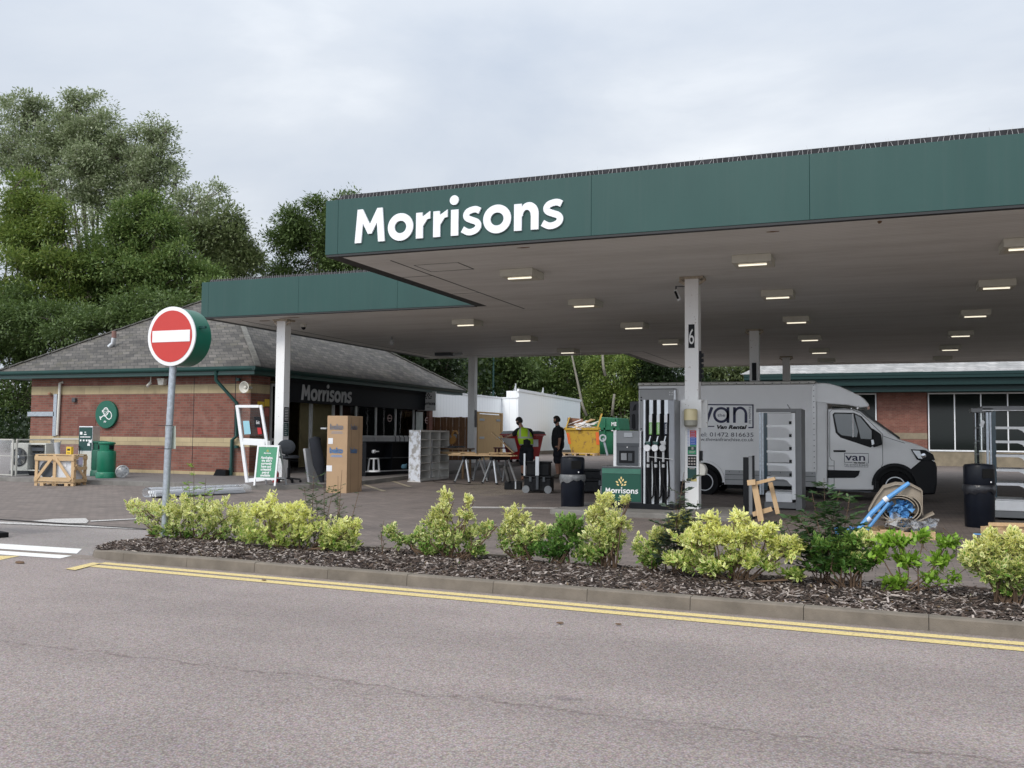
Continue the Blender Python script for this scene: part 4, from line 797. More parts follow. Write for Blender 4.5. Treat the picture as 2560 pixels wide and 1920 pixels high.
MB().obox(c4[1].lerp(c4[2],.53)+Vector((.07,-.0,0)),(.09,.08,.2),Matrix.Identity(3)).build('lock_case',LGREY,t,off=t.location,bevel=.01)
# A board
a=GP(650,1214,.118); b=GP(699,1212,.118); yy=a.y; t=thing('pavement_sign','white framed A board with green petrol apology poster','pavement sign',((a.x+b.x)/2,yy,pav(0,yy)),R(4))
hw=.33; hh=1.14; t.scale=(.87,)*3
def aboard(y0,y1,m_):   # leaning panel from (y0,z0) to (y1,hh)
    f_=MB(); 
    P=lambda x,z: (x,y0+(y1-y0)*z/hh,z)
    for x in (-hw,hw): f_.bar(P(x,0),P(x,hh),.05,.035,(0,1,0))
    f_.bar(P(-hw,hh-.02),P(hw,hh-.02),.035,.05); f_.bar(P(-hw,.20),P(hw,.20),.035,.05); return f_
aboard(0,.16,0).build('front_frame',WHITE,t); aboard(.62,.20,0).build('rear_frame',ALU,t)
P=lambda x,z,o=0:(x,.16*z/hh-o,z); POST=mat('apology_poster_green',(.055,.25,.135),.35,var=.06); MB().add([P(-hw+.03,.23,.012),P(hw-.03,.23,.012),P(hw-.03,hh-.05,.012),P(-hw+.03,hh-.05,.012)],[(0,1,2,3)]).build('poster',POST,t)
tilt=Matrix.Rotation(R(90)-math.atan(.16/hh),3,'X')
for i,s_ in enumerate(('Apologies,',"we don't",'currently','have any','unleaded','petrol','available')): text(s_,.098,P(.0,.76-i*.083,.018),WINK,t,'poster_text',rot=tilt,bold=.0025,sx=.95)
text('Morrisons',.055,P(0,.90,.018),WINK,t,'poster_text',rot=tilt,bold=.001); w_=MB(); wheat(w_,lambda u,v,q:P(u,.955+v,.018+q),.06,.002); w_.build('poster_emblem',YELL,t)
t2=thing('fire_extinguisher','small red fire extinguisher on the ground behind the A board','fire extinguisher',GP(689,1206,.118)); MB().lathe([(.075,0),(.08,.02),(.08,.24),(.05,.29),(.02,.30)],16).build('cylinder',RED,t2,smooth=True); MB().box(-.03,.03,-.02,.02,.3,.36).build('valve',BLACK,t2)
# office chair
c=GP(727,1206,.118); t=thing('office_chair','black high office chair seen from behind beside the white column','chair',(c.x,c.y-.1,c.z),R(18))
bk=MB().lathe([(.001,.045),(.12,.05),(.20,.04),(.235,.0),(.20,-.03),(.12,-.045),(.001,-.05)],24,(0,0,0),'y',cap=False); bk.v=[(x*1.0,y-.22-.25*x*x*1.6+ (0),.92+z*.82) for x,y,z in bk.v]; bk.build('backrest',mat('chair_fabric',(.02,.024,.03),.85,var=.2,bump=.2,bscale=200),t,smooth=True)
st_=MB().lathe([(.001,.03),(.18,.04),(.25,.02),(.26,-.02),(.20,-.05),(.001,-.05)],24,(0,.02,.66),cap=False); st_.build('seat',MC['chair_fabric'],t,smooth=True)
MB().cyl((0,0,.12),(0,0,.63),.026).cyl((0,0,.12),(0,0,.38),.038).build('gas_column',BLACK,t); MB().bar((0,-.21,.60),(0,-.24,.90),.07,.025,(0,1,0)).bar((0,0,.60),(0,-.22,.61),.06,.03).cyl((.05,-.03,.58),(.25,-.05,.56),.012).build('back_bracket',BLACK,t)
for i in range(5):
    a_=i*1.2566+.3; e_=Vector((.30*math.cos(a_),.30*math.sin(a_),.055)); o=MB().bar((0,0,.115),e_+Vector((0,0,.03)),.05,.035).build('base_arm',BLACK,t); MB().lathe([(.032,-.022),(.032,.022)],14,(e_.x,e_.y,.033),'y').build('castor',RUB,o)
# tall cardboard box
p1,p2,p3=GP(815,1233),GP(866,1234),GP(904,1229); u=(p2-p1); u.z=0; v=(p3-p2); v.z=0
t=thing('fridge_carton','tall plain cardboard appliance box standing outside the kiosk','cardboard box',p1); hc=1.84; V=[Vector((0,0,0)),u,u+v,v]; V=[Vector((q.x,q.y,0)) for q in V]
MB().add(V+[q+Vector((0,0,hc)) for q in V],[(3,2,1,0),(4,5,6,7),(0,1,5,4),(1,2,6,5),(2,3,7,6),(3,0,4,7)]).build('carton',CARD,t,bevel=.006)
ul=u.length; vl=v.length; un=u.normalized(); vn=v.normalized(); nf=Vector((un.y,-un.x,0)); ns=Vector((vn.y,-vn.x,0))
def onf(u0,u1,z0,z1,m_,name,side=False,o=.004):
    if not side: q_=[un*a+nf*o+Vector((0,0,z)) for a,z in ((u0,z0),(u1,z0),(u1,z1),(u0,z1))]
    else: q_=[u+vn*a+ns*o+Vector((0,0,z)) for a,z in ((u0,z0),(u1,z0),(u1,z1),(u0,z1))]
    MB().add(q_,[(0,1,2,3)]).build(name,m_,t)
PBL=mat('blue_print',(.16,.30,.55),.8,var=.15,scale=30); PBL2=mat('faded_blue_print',(.30,.29,.32),.8,var=.15,scale=30)
onf(.03,.15,1.17,1.31,PAPER,'label'); onf(-.0,.14,.52,.66,PAPER,'label')
for z,m_ in ((.96,PBL),(1.52,PBL2)):
    tx=text('beko',.17,(0,0,0),m_,t,'print',rot=Matrix.Identity(3),bold=.01,width=.34,ext=.001)
    for vv in tx.data.vertices: x,y,z_=vv.co; q_=un*(x+ul*.46)+nf*(.004+abs(z_))+Vector((0,0,y+z)); vv.co=q_
    tx=text('beko',.17,(0,0,0),m_,t,'print',rot=Matrix.Identity(3),bold=.01,width=.30,ext=.001)
    for vv in tx.data.vertices: x,y,z_=vv.co; q_=u+vn*(x+vl*.42)+ns*(.004+abs(z_))+Vector((0,0,y+z)); vv.co=q_
    onf(.10,.40,z-.10,z-.085,m_,'print_line'); onf(.12,.38,z-.07,z-.055,m_,'print_line')
for a_ in (.16,.50): onf(a_,a_+.012,.02,hc-.02,mat('carton_seam',(.20,.12,.065),.9),'carton_edge',True,.003)
# pale pigeonhole cabinet
p1,p2,p3=GP(1021,1205),GP(1050,1206.5),GP(1122,1196); t=thing('pigeonhole_cabinet','scuffed grey cabinet of square open compartments standing on the forecourt','cabinet',p2); u=p1-p2; u.z=0; v=p3-p2; v.z=0; un,vn=u.normalized(),v.normalized(); ul,vl=u.length,v.length; hc=1.46
def ob(a0,a1,b0,b1,z0,z1,mb):
    V=[un*a+vn*b for a,b in ((a0,b0),(a1,b0),(a1,b1),(a0,b1))]; return mb.add([Vector((q.x,q.y,z)) for z in (z0,z1) for q in V],[(3,2,1,0),(4,5,6,7),(0,1,5,4),(1,2,6,5),(2,3,7,6),(3,0,4,7)])
CAB=mat('cabinet_grey',(.66,.65,.62),.5,var=.08,scale=4,dirt=.2); SCUF=NB('scuffed_white',.5); SCUF.col(SCUF.mix(SCUF.rng(SCUF.noise(5,8,.7),.46,.56,0,.85),(.66,.69,.74),(.27,.25,.22)))
ob(0,ul,0,.03,.03,hc,MB()).build('end_panel',SCUF.m,t,bevel=.004); ob(-.03,ul+.03,-.02,.02,.0,.03,MB()).build('base_lip',CAB,t)
ob(0,ul,.031,vl,hc-.05,hc,MB()).build('top_panel',CAB,t); ob(0,ul,.031,vl,.03,.10,MB()).build('bottom_panel',CAB,t); ob(0,ul,vl-.03,vl,.101,hc-.051,MB()).build('end_panel',CAB,t)
for i in (1,2): ob(0,ul,vl*i/3-.02,vl*i/3+.02,.101,hc-.051,MB()).build('divider',CAB,t)
for j in range(3):
    for i in range(1,6): z=.10+(hc-.15)*i/6; ob(.0,ul,vl*j/3+.032,vl*(j+1)/3-.031,z-.012,z+.012,MB()).build('shelf',CAB,t)
ob(ul-.015,ul-.002,.04,vl*.42,.11,hc-.06,MB()).build('back_panel',CAB,t); ob(ul-.015,ul-.002,vl*.44,vl-.04,.5,hc-.06,MB()).build('back_panel',CAB,t)
ob(ul-.2,ul-.19,vl*.5,vl*.62,.10,1.2,MB()).build('paper_strip',PAPER,t)
# long dark chiller cabinet against the shopfront
a=GP(914,1191,.12); b=GP(1040,1182,.12); t=thing('chiller_cabinet','long black chiller cabinet with open shelves against the shopfront','chiller cabinet',a); L_=(b-a); L_.z=0; an=math.atan2(L_.y,L_.x); t.rotation_euler=(0,0,an); l=L_.length
MB().box(0,l,.30,.62,.0,1.0).box(0,l,.0,.30,.0,.12).box(0,l,.02,.35,.95,1.0).build('body',BLACK,t,bevel=.01); MB().box(.0,l,-.01,-.0,.12,.15).build('chrome_edge',ALU,t)
for x in (0,l*.5,l-.03): MB().box(x,x+.03,.0,.299,.121,.949).build('upright',BLACK,t)
MB().box(.05,l-.05,.03,.299,.5,.52).build('shelf',DGREY,t)
for i in range(5): MB().tube([(l*.62+i*.2,.1,1.0),(l*.62+i*.2,.1,1.12),(l*.62+i*.2-.05,.1,1.17)],.012,6).build('hook',BLACK,t)
s1=thing('step_stool','upturned white plastic step stool inside the black chiller','stool',a+L_.normalized()*.22+Vector((.03,.1,.12)),an); 
m_=MB(); m_.lathe([(.20,0),(.19,.04),(.17,.05)],20); 
for i in range(4): a_=i*math.pi/2+.78; m_.bar((.16*math.cos(a_),.16*math.sin(a_),.04),(.13*math.cos(a_),.13*math.sin(a_),.38),.05,.02)
m_.build('seat',WHITE,s1); MB().lathe([(.15,.37),(.15,.40),(.12,.40)],20).build('ring',WHITE,s1)
s2=thing('plastic_scoop','white plastic scoop lying on the chiller shelf','scoop',a+L_.normalized()*.3+Vector((.02,.08,.66)),an); MB().lathe([(.001,-.12),(.05,-.1),(.055,-.02),(.02,.02),(.015,.16)],12,(0,0,.05),'x').build('bowl',WHITE,s2,smooth=True)
s3=thing('blue_glove','pale blue glove on the lower shelf of the chiller','glove',a+L_.normalized()*(l*.72)+Vector((.02,.05,.2)),an); m_=MB(); m_.lathe([(.001,-.09),(.06,-.07),(.07,.02),(.05,.07),(.001,.08)],10,(0,0,.05),'x'); 
for i in range(4): m_.tube([(.06,0,.0+.03*i),(.12,0,-.01+.045*i)],.013,6)
m_.build('glove',mat('pale_blue',(.2,.42,.55),.7),s3)
t=thing('green_post','dark green post behind the cardboard box','post',GP(910,1196,.0)); MB().lathe([(.07,0),(.07,1.05),(.055,1.1),(.01,1.12)],16).build('post',DKGREEN,t,smooth=True)
t=thing('folded_parasol','black folded canvas leaning on a grey board by the doorway','parasol',GP(806,1208,.1)); q_=GP(806,1208,.1); MB().tube([(0,0,.0),(-.12,0,.5),(-.34,.1,1.15)],[.05,.16,.15],10).tube([(-.30,.1,1.10),(-.36,.12,1.2)],[.15,.02],10).build('canvas',mat('black_canvas',(.012,.014,.02),.9,var=.2),t,smooth=True); MB().obox((-.50,.25,.42),(.06,.5,.95),Matrix.Rotation(R(-10),3,'Y')).build('grey_board',LGREY,t); MB().box(-.12,.05,.05,.12,1.40,1.44).build('tray',LGREY,t)
# ================================================================== PUMP
pu=thing('fuel_dispenser','white and grey fuel pump with three nozzles beside the pillar','fuel pump',(-4.35,17.6,.10)); po=(-4.35,17.6,.10)
YF=17.30
def xz(x,y,Yv=YF): p=YP(x,y,Yv); return p.x,p.z
def slab(x0,y0,x1,y1,d0,d1,name,m,par=None,Yv=YF,**kw):   # photo rectangle standing on plane Yv, from depth d0 to d1 behind it
    a=xz(x0,y1,Yv); b=xz(x1,y0,Yv); return MB().box(a[0],b[0],Yv+d0,Yv+d1,a[1],b[1]).build(name,m,par or pu,off=kw.pop('off',po),**kw)
zt=xz(1550,1166)[1]; x0,x1=xz(1503,1200)[0],xz(1605,1200)[0]
MB().box(x0-.01,x1+.6,YF-.02,YF+.62,.10,.20).build('plinth',BLACK,pu,off=po); MB().box(x0,x1,YF,YF+.55,.20,zt).build('base_cabinet',DGREY,pu,off=po,bevel=.01)
MB().box(x0+.02,x1-.02,YF-.012,YF-.001,.23,zt-.14).build('green_panel',mat('pump_green',(.006,.075,.048),.4,var=.05),pu,off=po); MB().box(x0+.02,x1-.02,YF-.014,YF-.002,zt-.135,zt-.04).build('green_trim',mat('pump_green_light',(.05,.17,.12),.4),pu,off=po)
wm=MB(); kx=(x1-x0)*.80/3.736; xm=x0+(x1-x0)*.11; zb_=xz(1550,1233)[1]; wordmark(wm,lambda u,v,t:(xm+u*kx,YF-.013-t,zb_+v*kx),.004); wm.build('lettering',WINK,pu,off=po)
wm=MB(); wheat(wm,lambda u,v,t:((x0+x1)/2+u,YF-.013-t,zb_+.125+v),.17,.004); wm.build('emblem',mat('wheat_yellow',(.85,.66,.28),.5,var=0),pu,off=po)
text('MAKES IT',.03,((x0+x1)/2+.03-po[0],YF-.014-po[1],zb_-.05-po[2]),WINK,pu,'lettering',width=.13)
# display head
hd=[(1534,1076),(1601,1076),(1597,1172),(1532,1172)]
h0=xz(1533,1173,YF+.06);h1=xz(1602,1077,YF+.06); MB().box(h0[0],h1[0],YF+.06,YF+.40,h0[1],h1[1]).build('display_head',WHITE,pu,off=po,bevel=.01)
slab(1539,1077,1597,1164,.045,.058,'display_panel',GREY,Yv=YF); slab(1559,1082,1580,1092.5,.03,.043,'screen',mat('lcd_grey',(.38,.40,.42),.3)); slab(1540,1108,1596,1116,.035,.044,'display_rib',DGREY); slab(1541,1116,1594,1163,.035,.044,'reader_panel',DGREY); slab(1547,1127,1585,1157,.022,.034,'card_reader',BLACK); slab(1552,1133,1566,1150,.012,.021,'keypad',GREY); slab(1570,1133,1580,1152,.010,.021,'card_slot',DGREY)
MB().lathe([(.012,0),(.012,-.01)],12,(xz(1567,1118)[0],YF+.033,xz(1567,1118)[1]),'y').build('lamp',WINK,pu,off=po)
# hose tower
tx0,tx1=xz(1608,1100)[0],xz(1686,1100)[0]; zt2=xz(1650,999)[1]
MB().box(tx0,tx1-.13,YF+.12,YF+.55,.20,zt2).build('tower_core',BLACK,pu,off=po); MB().box(tx1-.128,tx1,YF+.02,YF+.56,.20,zt2).build('side_panel',mat('pump_side_grey',(.27,.28,.30),.35,metal=.3,var=.05),pu,off=po,bevel=.02)
MB().box(tx0-.001,tx0+.035,YF+.02,YF+.119,.20,zt2).build('edge_strip',ALU,pu,off=po)
for i,(xa_,xb_,cm,lab_) in enumerate(((1622,1631.5,'fresh_green','UNLEADED'),(1641,1650.5,'fresh_green','UNLEADED'),(1660,1669.5,'diesel_navy','DIESEL'))):
    CM_=mat('fresh_green',(.17,.42,.08),.4,var=0) if cm=='fresh_green' else mat('diesel_navy',(.02,.03,.06),.4,var=0)
    a_=slab(xa_,999,xb_,1086,.03,.10,'channel_strip',ALU,bevel=.006); slab(xa_,1038,xb_,1058,.022,.029,'price_plate',PAPER); slab(xa_,1056,xb_,1086,.020,.028,'fuel_plate',CM_)
    xc=xz((xa_+xb_)/2,1070)[0]; zc_=xz(1640,1071)[1]
    tt=text(lab_,.045,(0,0,0),WINK,pu,'fuel_text',rot=Matrix.Identity(3),width=.19,ext=.001)
    for vv in tt.data.vertices: x,y,z_=vv.co; vv.co=(xc-po[0]-y+.012,YF+.018-po[1]-z_,zc_-po[2]+x)
    slab(xa_+6,1153,xb_+3,1262,.03,.10,'lower_strip',ALU,bevel=.006)
    n0=xz(xa_-3,1120)
    nz=MB().lathe([(.001,.03),(.06,.03),(.065,.0),(.06,-.03),(.001,-.03)],20,(n0[0],YF-.02,n0[1]),'y',cap=False).build('nozzle',PAPER if i<2 else LGREY,pu,off=po,smooth=True)
    MB().box(n0[0]-.05,n0[0]+.06,YF-.025,YF+.04,n0[1]+.05,n0[1]+.13).build('nozzle_grip',DKGREEN if i<2 else LGREY,nz,off=po,bevel=.02); MB().tube([(n0[0]+.03,YF-.01,n0[1]+.12),(n0[0]+.05,YF+.02,n0[1]+.22)],.014).build('spout',ALU,nz,off=po); MB().bar((n0[0]-.05,YF-.03,n0[1]+.09),(n0[0]+.02,YF-.03,n0[1]-.04),.012,.02).build('trigger',BLACK,nz,off=po)
    hz=n0[1]-.06; x_=n0[0]; MB().cyl((x_+.01,YF-.0,hz),(x_+.01,YF,hz-.2),.022).cyl((x_+.01,YF,hz-.24),(x_+.01,YF,hz-.30),.028).build('hose_coupling',LGREY,nz,off=po)
    MB().tube([(x_+.01,YF,hz-.3),(x_+.005,YF-.0,hz-.6),(x_+.03+.02*i,YF-.03,.42),(x_+.07,YF-.03,.28),(x_+.11,YF+.0,.36),(x_+.115,YF+.02,hz-.5),(x_+.09,YF+.02,hz),(x_+.10,YF+.02,hz+.7),(x_+.07,YF+.08,zt2-.35),(x_+.05,YF+.12,zt2-.28)],.018,8).build('hose',RUB,pu,off=po,smooth=True)
MB().tube([(tx0+.1,YF-.01,xz(1640,1142)[1]),(tx1-.02,YF-.02,xz(1640,1145)[1]-.02)],.007).build('hose_tie',LGREY,pu,off=po)
# second dispenser on the farther island, mostly behind the van, is out of sight
# ================================================================== FITTINGS ON THE MARKED PILLAR
YC=17.72
def pz(x0,y0,x1,y1,d0,d1,name,m,par,off,**kw): a=YP(x0,y1,YC); b=YP(x1,y0,YC); return MB().box(a.x,b.x,YC-d1,YC-d0,a.z,b.z).build(name,m,par,off=off,**kw)
q0=YP(1728,1070,YC); t=thing('paper_towel_dispenser','cream towel dispenser with smoky base on a white backing box','towel dispenser',q0)
bb=YP(1704,1069,YC); be=YP(1762,999,YC); MB().box(bb.x,be.x-.06,YC-.02,YC+.0,bb.z,be.z).box(bb.x,be.x-.06,YC-.0+.001,YC-.0+.28,be.z-.03,be.z).build('backing_box',COLP,t,off=q0); MB().box(be.x-.12,be.x,YC+.27,YC+.33,bb.z,be.z).build('rear_box',COLP,t,off=q0)
c0=YP(1727,1067,YC-.13); c1=YP(1727,1022,YC-.13); hz=c1.z-c0.z; MB().lathe([(.10,0),(.125,.03),(.125,hz*.36)],24,(c0.x,YC-.14,c0.z)).build('lower_cover',mat('smoky_plastic',(.30,.29,.24),.3,var=.1),t,off=q0,smooth=True); MB().lathe([(.127,hz*.36+.002),(.127,hz-.04),(.115,hz-.01),(.09,hz)],24,(c0.x,YC-.14,c0.z)).build('upper_cover',mat('cream_plastic',(.66,.57,.33),.35,var=.04),t,off=q0,smooth=True)
MB().box(c0.x-.08,c0.x+.08,YC-.14,YC-.021,c0.z+.05,c1.z-.05).build('bracket',OFFW,t,off=q0)
so2=YP(1728,1140,YC); t=thing('pump_notice_strip','tall strip of red, blue and green notices on the marked pillar','notice',so2)
pz(1717,1072,1742,1216,.001,.004,'backing_strip',PAPER,t,so2); pz(1725,1076,1741,1093,.005,.008,'red_notice',mat('notice_red_bright',(.55,.06,.06),.5),t,so2); pz(1725,1093.5,1741,1112,.005,.008,'blue_notice',mat('notice_blue',(.05,.12,.45),.5),t,so2); pz(1725,1112.5,1741,1116,.005,.008,'green_notice',mat('notice_green',(.03,.30,.14),.5),t,so2)
pz(1719.5,1116.5,1741,1137,.005,.008,'pump_notice',DKGREEN,t,so2); pz(1720,1126,1740,1135,.0085,.010,'green_notice',MC['notice_green'],t,so2); pz(1719.5,1140,1741,1166,.005,.008,'card_notice',BLACK,t,so2); pz(1719,1169,1741,1196,.005,.008,'access_notice',DKGREEN,t,so2); pz(1717,1196.5,1742,1203,.005,.008,'yellow_notice',mat('pale_yellow',(.62,.52,.20),.6),t,so2)
m_=MB(); 
def pq(x0,y0,x1,y1): a=YP(x0,y1,YC); b=YP(x1,y0,YC); m_.box(a.x,b.x,YC-.0115,YC-.0085,a.z,b.z)
for i in range(11): pq(1719.5,1074+i*3.8,1722,1076+i*3.8)
for i in range(8): pq(1727,1078.5+i*4.2,1727+10+(i%3),1079.6+i*4.2)
m_.build('notice_text',mat('notice_ink_blue',(.35,.38,.62),.6,var=0),t,off=so2); m_=MB()
for r_ in range(3):
    for c_ in range(3): pq(1721+c_*6.6,1144+r_*7.2,1725.5+c_*6.6,1147.5+r_*7.2)
pq(1729,1118,1734,1124); pq(1723,1128,1738,1129.2); pq(1723,1131,1736,1132); pq(1724,1171,1737,1172.3); m_.build('notice_print',mat('card_logo_print',(.42,.38,.36),.6,var=.3,scale=60),t,off=so2)
b0=YP(1750,1150,17.85); t=thing('washer_bucket','off white squeegee water bucket hung on the pillar side','bucket',b0); a=YP(1750,1189,17.85); b=YP(1767,1157,17.85); MB().prism([(a.x,a.z),(b.x-.02,a.z+.01),(b.x,a.z+.12),(b.x-.04,b.z-.04),(a.x,b.z)],17.75,17.98).build('body',OFFW,t,off=b0,bevel=.02); MB().box(a.x-.03,a.x+.02,17.8,17.92,a.z+.05,b.z-.02).build('bracket',GREY,t,off=b0)
a=YP(1749,1152,17.85); b=YP(1756,1127,17.85); t=thing('glove_box','small black glove box on the right side of the pillar','glove dispenser',a); MB().box(a.x,b.x,17.78,17.92,a.z,b.z).build('box',BLACK,t,off=a,bevel=.006); MB().box(b.x+.001,b.x+.004,17.81,17.89,a.z+.03,a.z+.08).build('slot',GREY,t,off=a)
# ================================================================== VAN
YV=23.2; vo=(-2.,24.2,.0); van=thing('box_van','silver white rental box van with open rear door parked behind the pump','van',vo)
def V2(px_): return [(lambda p:(p.x,p.z))(YP(x,y,YV)) for x,y in px_]
def vprism(px_,y0,y1,name,m,par=None,xzp=None,**kw): return MB().prism(xzp or V2(px_),y0,y1).build(name,m,par or van,off=vo,**kw)
W0,W1=YV,YV+2.12
xr,xf=V2([(1597,960)])[0][0],V2([(2037,960)])[0][0]; zt=2.78; zs=.72; z0b=.31
# body box, cut round the wheel
arcr=[(-4.12+.50*math.cos(R(a)),.36+.50*math.sin(R(a))) for a in range(176,3,-12)]
poly=[(xr,z0b+.05)]+[(-4.62,z0b+.05)]+arcr+[(-3.62,z0b)]+[(xf,z0b)]+[(xf,zt-.06),(xr,zt-.06)]
vprism(None,W0,W1,'box_body',VANBOX,xzp=poly)
MB().box(xr-.02,xf+.01,W0-.02,W1+.02,zt-.055,zt+.03).build('roof_rail',mat('rail_alu',(.40,.39,.36),.4,metal=.4,var=.15),van,off=vo,bevel=.02)
MB().box(-3.6,xf-.0,W0-.012,W0-.001,z0b,.66).build('side_skirt',mat('skirt_grey',(.36,.37,.38),.45,var=.05),van,off=vo); sk_=MB()
for z in (.43,.55): sk_.box(-3.6,xf,W0-.016,W0-.0125,z-.006,z+.006)
sk_.build('skirt_line',DGREY,van,off=vo); MB().box(xf-.07,xf+.02,W0-.022,W0-.0165,.66,zt-.06).build('corner_strip',VANP,van,off=vo)
rv=MB()
for i in range(22): rv.lathe([(.014,0),(.012,-.006)],8,(xr+.12+i*.21,W0-.021,zt-.02),'y')
for i in range(16): rv.lathe([(.012,0),(.01,-.006)],8,(xf-.025,W0-.023,.75+i*.13),'y')
for i in range(9): rv.lathe([(.012,0),(.01,-.006)],8,(-3.5+i*.24,W0-.013,.62),'y')
o=rv.build('rivets',DGREY,van,off=vo); o['kind']='stuff'
ar=MB(); stroke(ar,[(-4.12+.49*math.cos(R(a)),.36+.50*math.sin(R(a))) for a in range(176,-4,-8)],.06,lambda u,v,t:(u,W0-.002-t,v),.03); ar.build('wheel_arch_trim',VANP,van,off=vo)
MB().box(xr,-4.62,W0+.1,W1-.1,.25,.40).box(xf,.9,W0+.15,W1-.15,.22,.45).box(-3.6,xf,W0+.3,W1-.3,.2,z0b).build('chassis',BLACK,van,off=vo)
MB().prism([(-4.6,.3),(-3.64,.3),(-3.64,.9),(-4.6,.9)],W0+.26,W0+.3).build('wheel_housing',BLACK,van,off=vo)
# fairing over the cab
fa=[(2037,957),(2060,957),(2075,959),(2100,966),(2125,977),(2148,988),(2162,998),(2171,1009),(2172,1015),(2168,1018),(2150,1019),(2120,1013),(2060,1008),(2037,1006)]
vprism(fa,W0+.02,W1-.02,'roof_fairing',VANP,bevel=.09,seg=3); vprism([(2038,1003),(2068,1003),(2068,1222),(2038,1220)],W0+.0,W1,'cab_fairing',VANBOX,bevel=.05)
cab=[(2069,1022),(2110,1021),(2135,1023),(2152,1029),(2170,1044),(2248,1098),(2290,1110),(2318,1122),(2333,1137),(2338,1160),(2340,1190),(2338,1222),(2302,1229)]
wa=[(.23+.46*math.cos(R(a)),.38+.47*math.sin(R(a))) for a in range(0,181,10)]
cabp=V2(cab[:-1])+[(1.06,.30),(.70,.30)]+wa+[(-.24,.27)]+V2([(2069,1225)])
MB().prism(cabp,W0+.06,W1-.06).build('cab_body',VANP,van,off=vo,bevel=.07,seg=4)
MB().prism([(.7,.3),(-.2,.3),(-.2,.85),(.7,.85)],W0+.30,W0+.34).build('wheel_housing',BLACK,van,off=vo)
# lower bumper and wheel arch cladding
vprism([(2276,1173),(2300,1153),(2316,1144),(2339,1155),(2343,1170),(2343,1210),(2338,1236),(2300,1238),(2290,1215)],W0+.035,W1-.035,'bumper',BLACK,bevel=.04,seg=3)
ar=MB(); stroke(ar,[(.23+.475*math.cos(R(a)),.38+.48*math.sin(R(a))) for a in range(180,-6,-8)],.07,lambda u,v,t:(u,W0+.055-t,v),.03); ar.build('wheel_arch_trim',BLACK,van,off=vo)
def yflat(px_,d,t,name,m,par=None,**kw): return MB().prism(V2(px_),W0+d-t,W0+d).build(name,m,par or van,off=vo,**kw)
wo=yflat([(2081,1036),(2086,1031),(2135,1032),(2154,1041),(2172,1062),(2186,1079),(2185,1113),(2176,1119),(2101,1094),(2089,1082)],.058,.006,'side_window_frame',BLACK,bevel=.004)
yflat([(2085,1037),(2089,1034),(2132,1035),(2145,1078),(2142,1093),(2104,1088),(2094,1080)],.050,.004,'side_window',mat('van_glass',(.05,.07,.08),.05,var=0,spec=1),wo); yflat([(2137,1036),(2151,1043),(2179,1077),(2179,1098),(2152,1097)],.050,.004,'quarter_window',MC['van_glass'],wo)
yflat([(2130,1034),(2133.5,1034),(2134.5,1093),(2131,1093)],.045,.003,'window_reflection_strip',WHITE,wo)
vprism([(2157,1024),(2172,1038),(2251,1094),(2247,1100),(2168,1046),(2153,1030)],W0+.12,W1-.12,'windscreen',GLASS,bevel=.01)
m_=yflat([(2180,1070),(2203,1086),(2206,1112),(2183,1119)],.0,.16,'door_mirror',BLACK,bevel=.03); yflat([(2178,1100),(2184,1099),(2186,1110),(2180,1113)],-.165,.01,'mirror_lamp',ALU,m_)
yflat([(2083,1125.5),(2114,1125.5),(2114,1130),(2084,1130)],.055,.03,'door_handle',BLACK,bevel=.006)
ln=MB()
def dline(pts,w=.010): stroke(ln,V2(pts),w,lambda u,v,t:(u,W0+.058-t,v),.003)
dline([(2074,1030),(2074,1142),(2078,1150),(2085,1152),(2085,1212)]); dline([(2074,1030),(2080,1024),(2130,1024),(2150,1032),(2175,1055),(2206,1085),(2207,1160),(2200,1175),(2190,1190),(2188,1220)])
dline([(2069,1165),(2085,1165)]); dline([(2208,1090),(2230,1098),(2262,1108)]); ln.build('door_gap',mat('panel_gap',(.06,.065,.07),.6,var=0),van,off=vo)
yflat([(2068,1175),(2150,1177),(2146,1189),(2137,1195),(2068,1195)],.058,.022,'side_moulding',BLACK,bevel=.006)
hl=yflat([(2277,1123),(2313,1125),(2333,1136),(2338,1150),(2302,1152),(2292,1149)],.06,.035,'headlight',BLACK,bevel=.01); yflat([(2281,1126),(2300,1127),(2306,1147),(2296,1146)],.022,.004,'headlight_lens',ALU,hl); c_=YP(2309,1139,W0); MB().lathe([(.06,0),(.05,-.012),(.001,-.016)],20,(c_.x,W0+.023,c_.z),'y').build('headlight_bulb',mat('lamp_glass',(.5,.52,.55),.08,metal=.8,var=0),hl,off=vo)
yflat([(2069,1222),(2178,1228),(2178,1232),(2069,1226)],.05,.02,'sill',DGREY)
def wheel(x,z,yv,side=0):
    w=MB().lathe([(.20,.0),(.335,.0),(.350,.03),(.350,.19),(.33,.22),(.2,.22)],36,(x,yv,z),'y').build('wheel',RUB,van,off=vo,smooth=True)
    MB().lathe([(.215,-.004),(.205,-.012),(.20,.03),(.15,.05),(.001,.04)],32,(x,yv+.0,z),'y',cap=False).build('rim',mat('steel_rim',(.05,.05,.055),.4,metal=.4,var=.1),w,off=vo,smooth=True)
    r_=MB(); stroke(r_,arc(x,z,.205,.205,0,360,36)[:-1],.022,lambda u,v,t:(u,yv-.006-t,v),.006,True); stroke(r_,arc(x,z,.155,.155,0,360,30)[:-1],.012,lambda u,v,t:(u,yv+.02-t,v),.006,True); r_.build('wheel_ring',ALU,w,off=vo); return w
wheel(-4.11,.355,W0+.04); wheel(.23,.37,W0+.08); wheel(-4.11,.355,W1-.26); wheel(.23,.37,W1-.30)
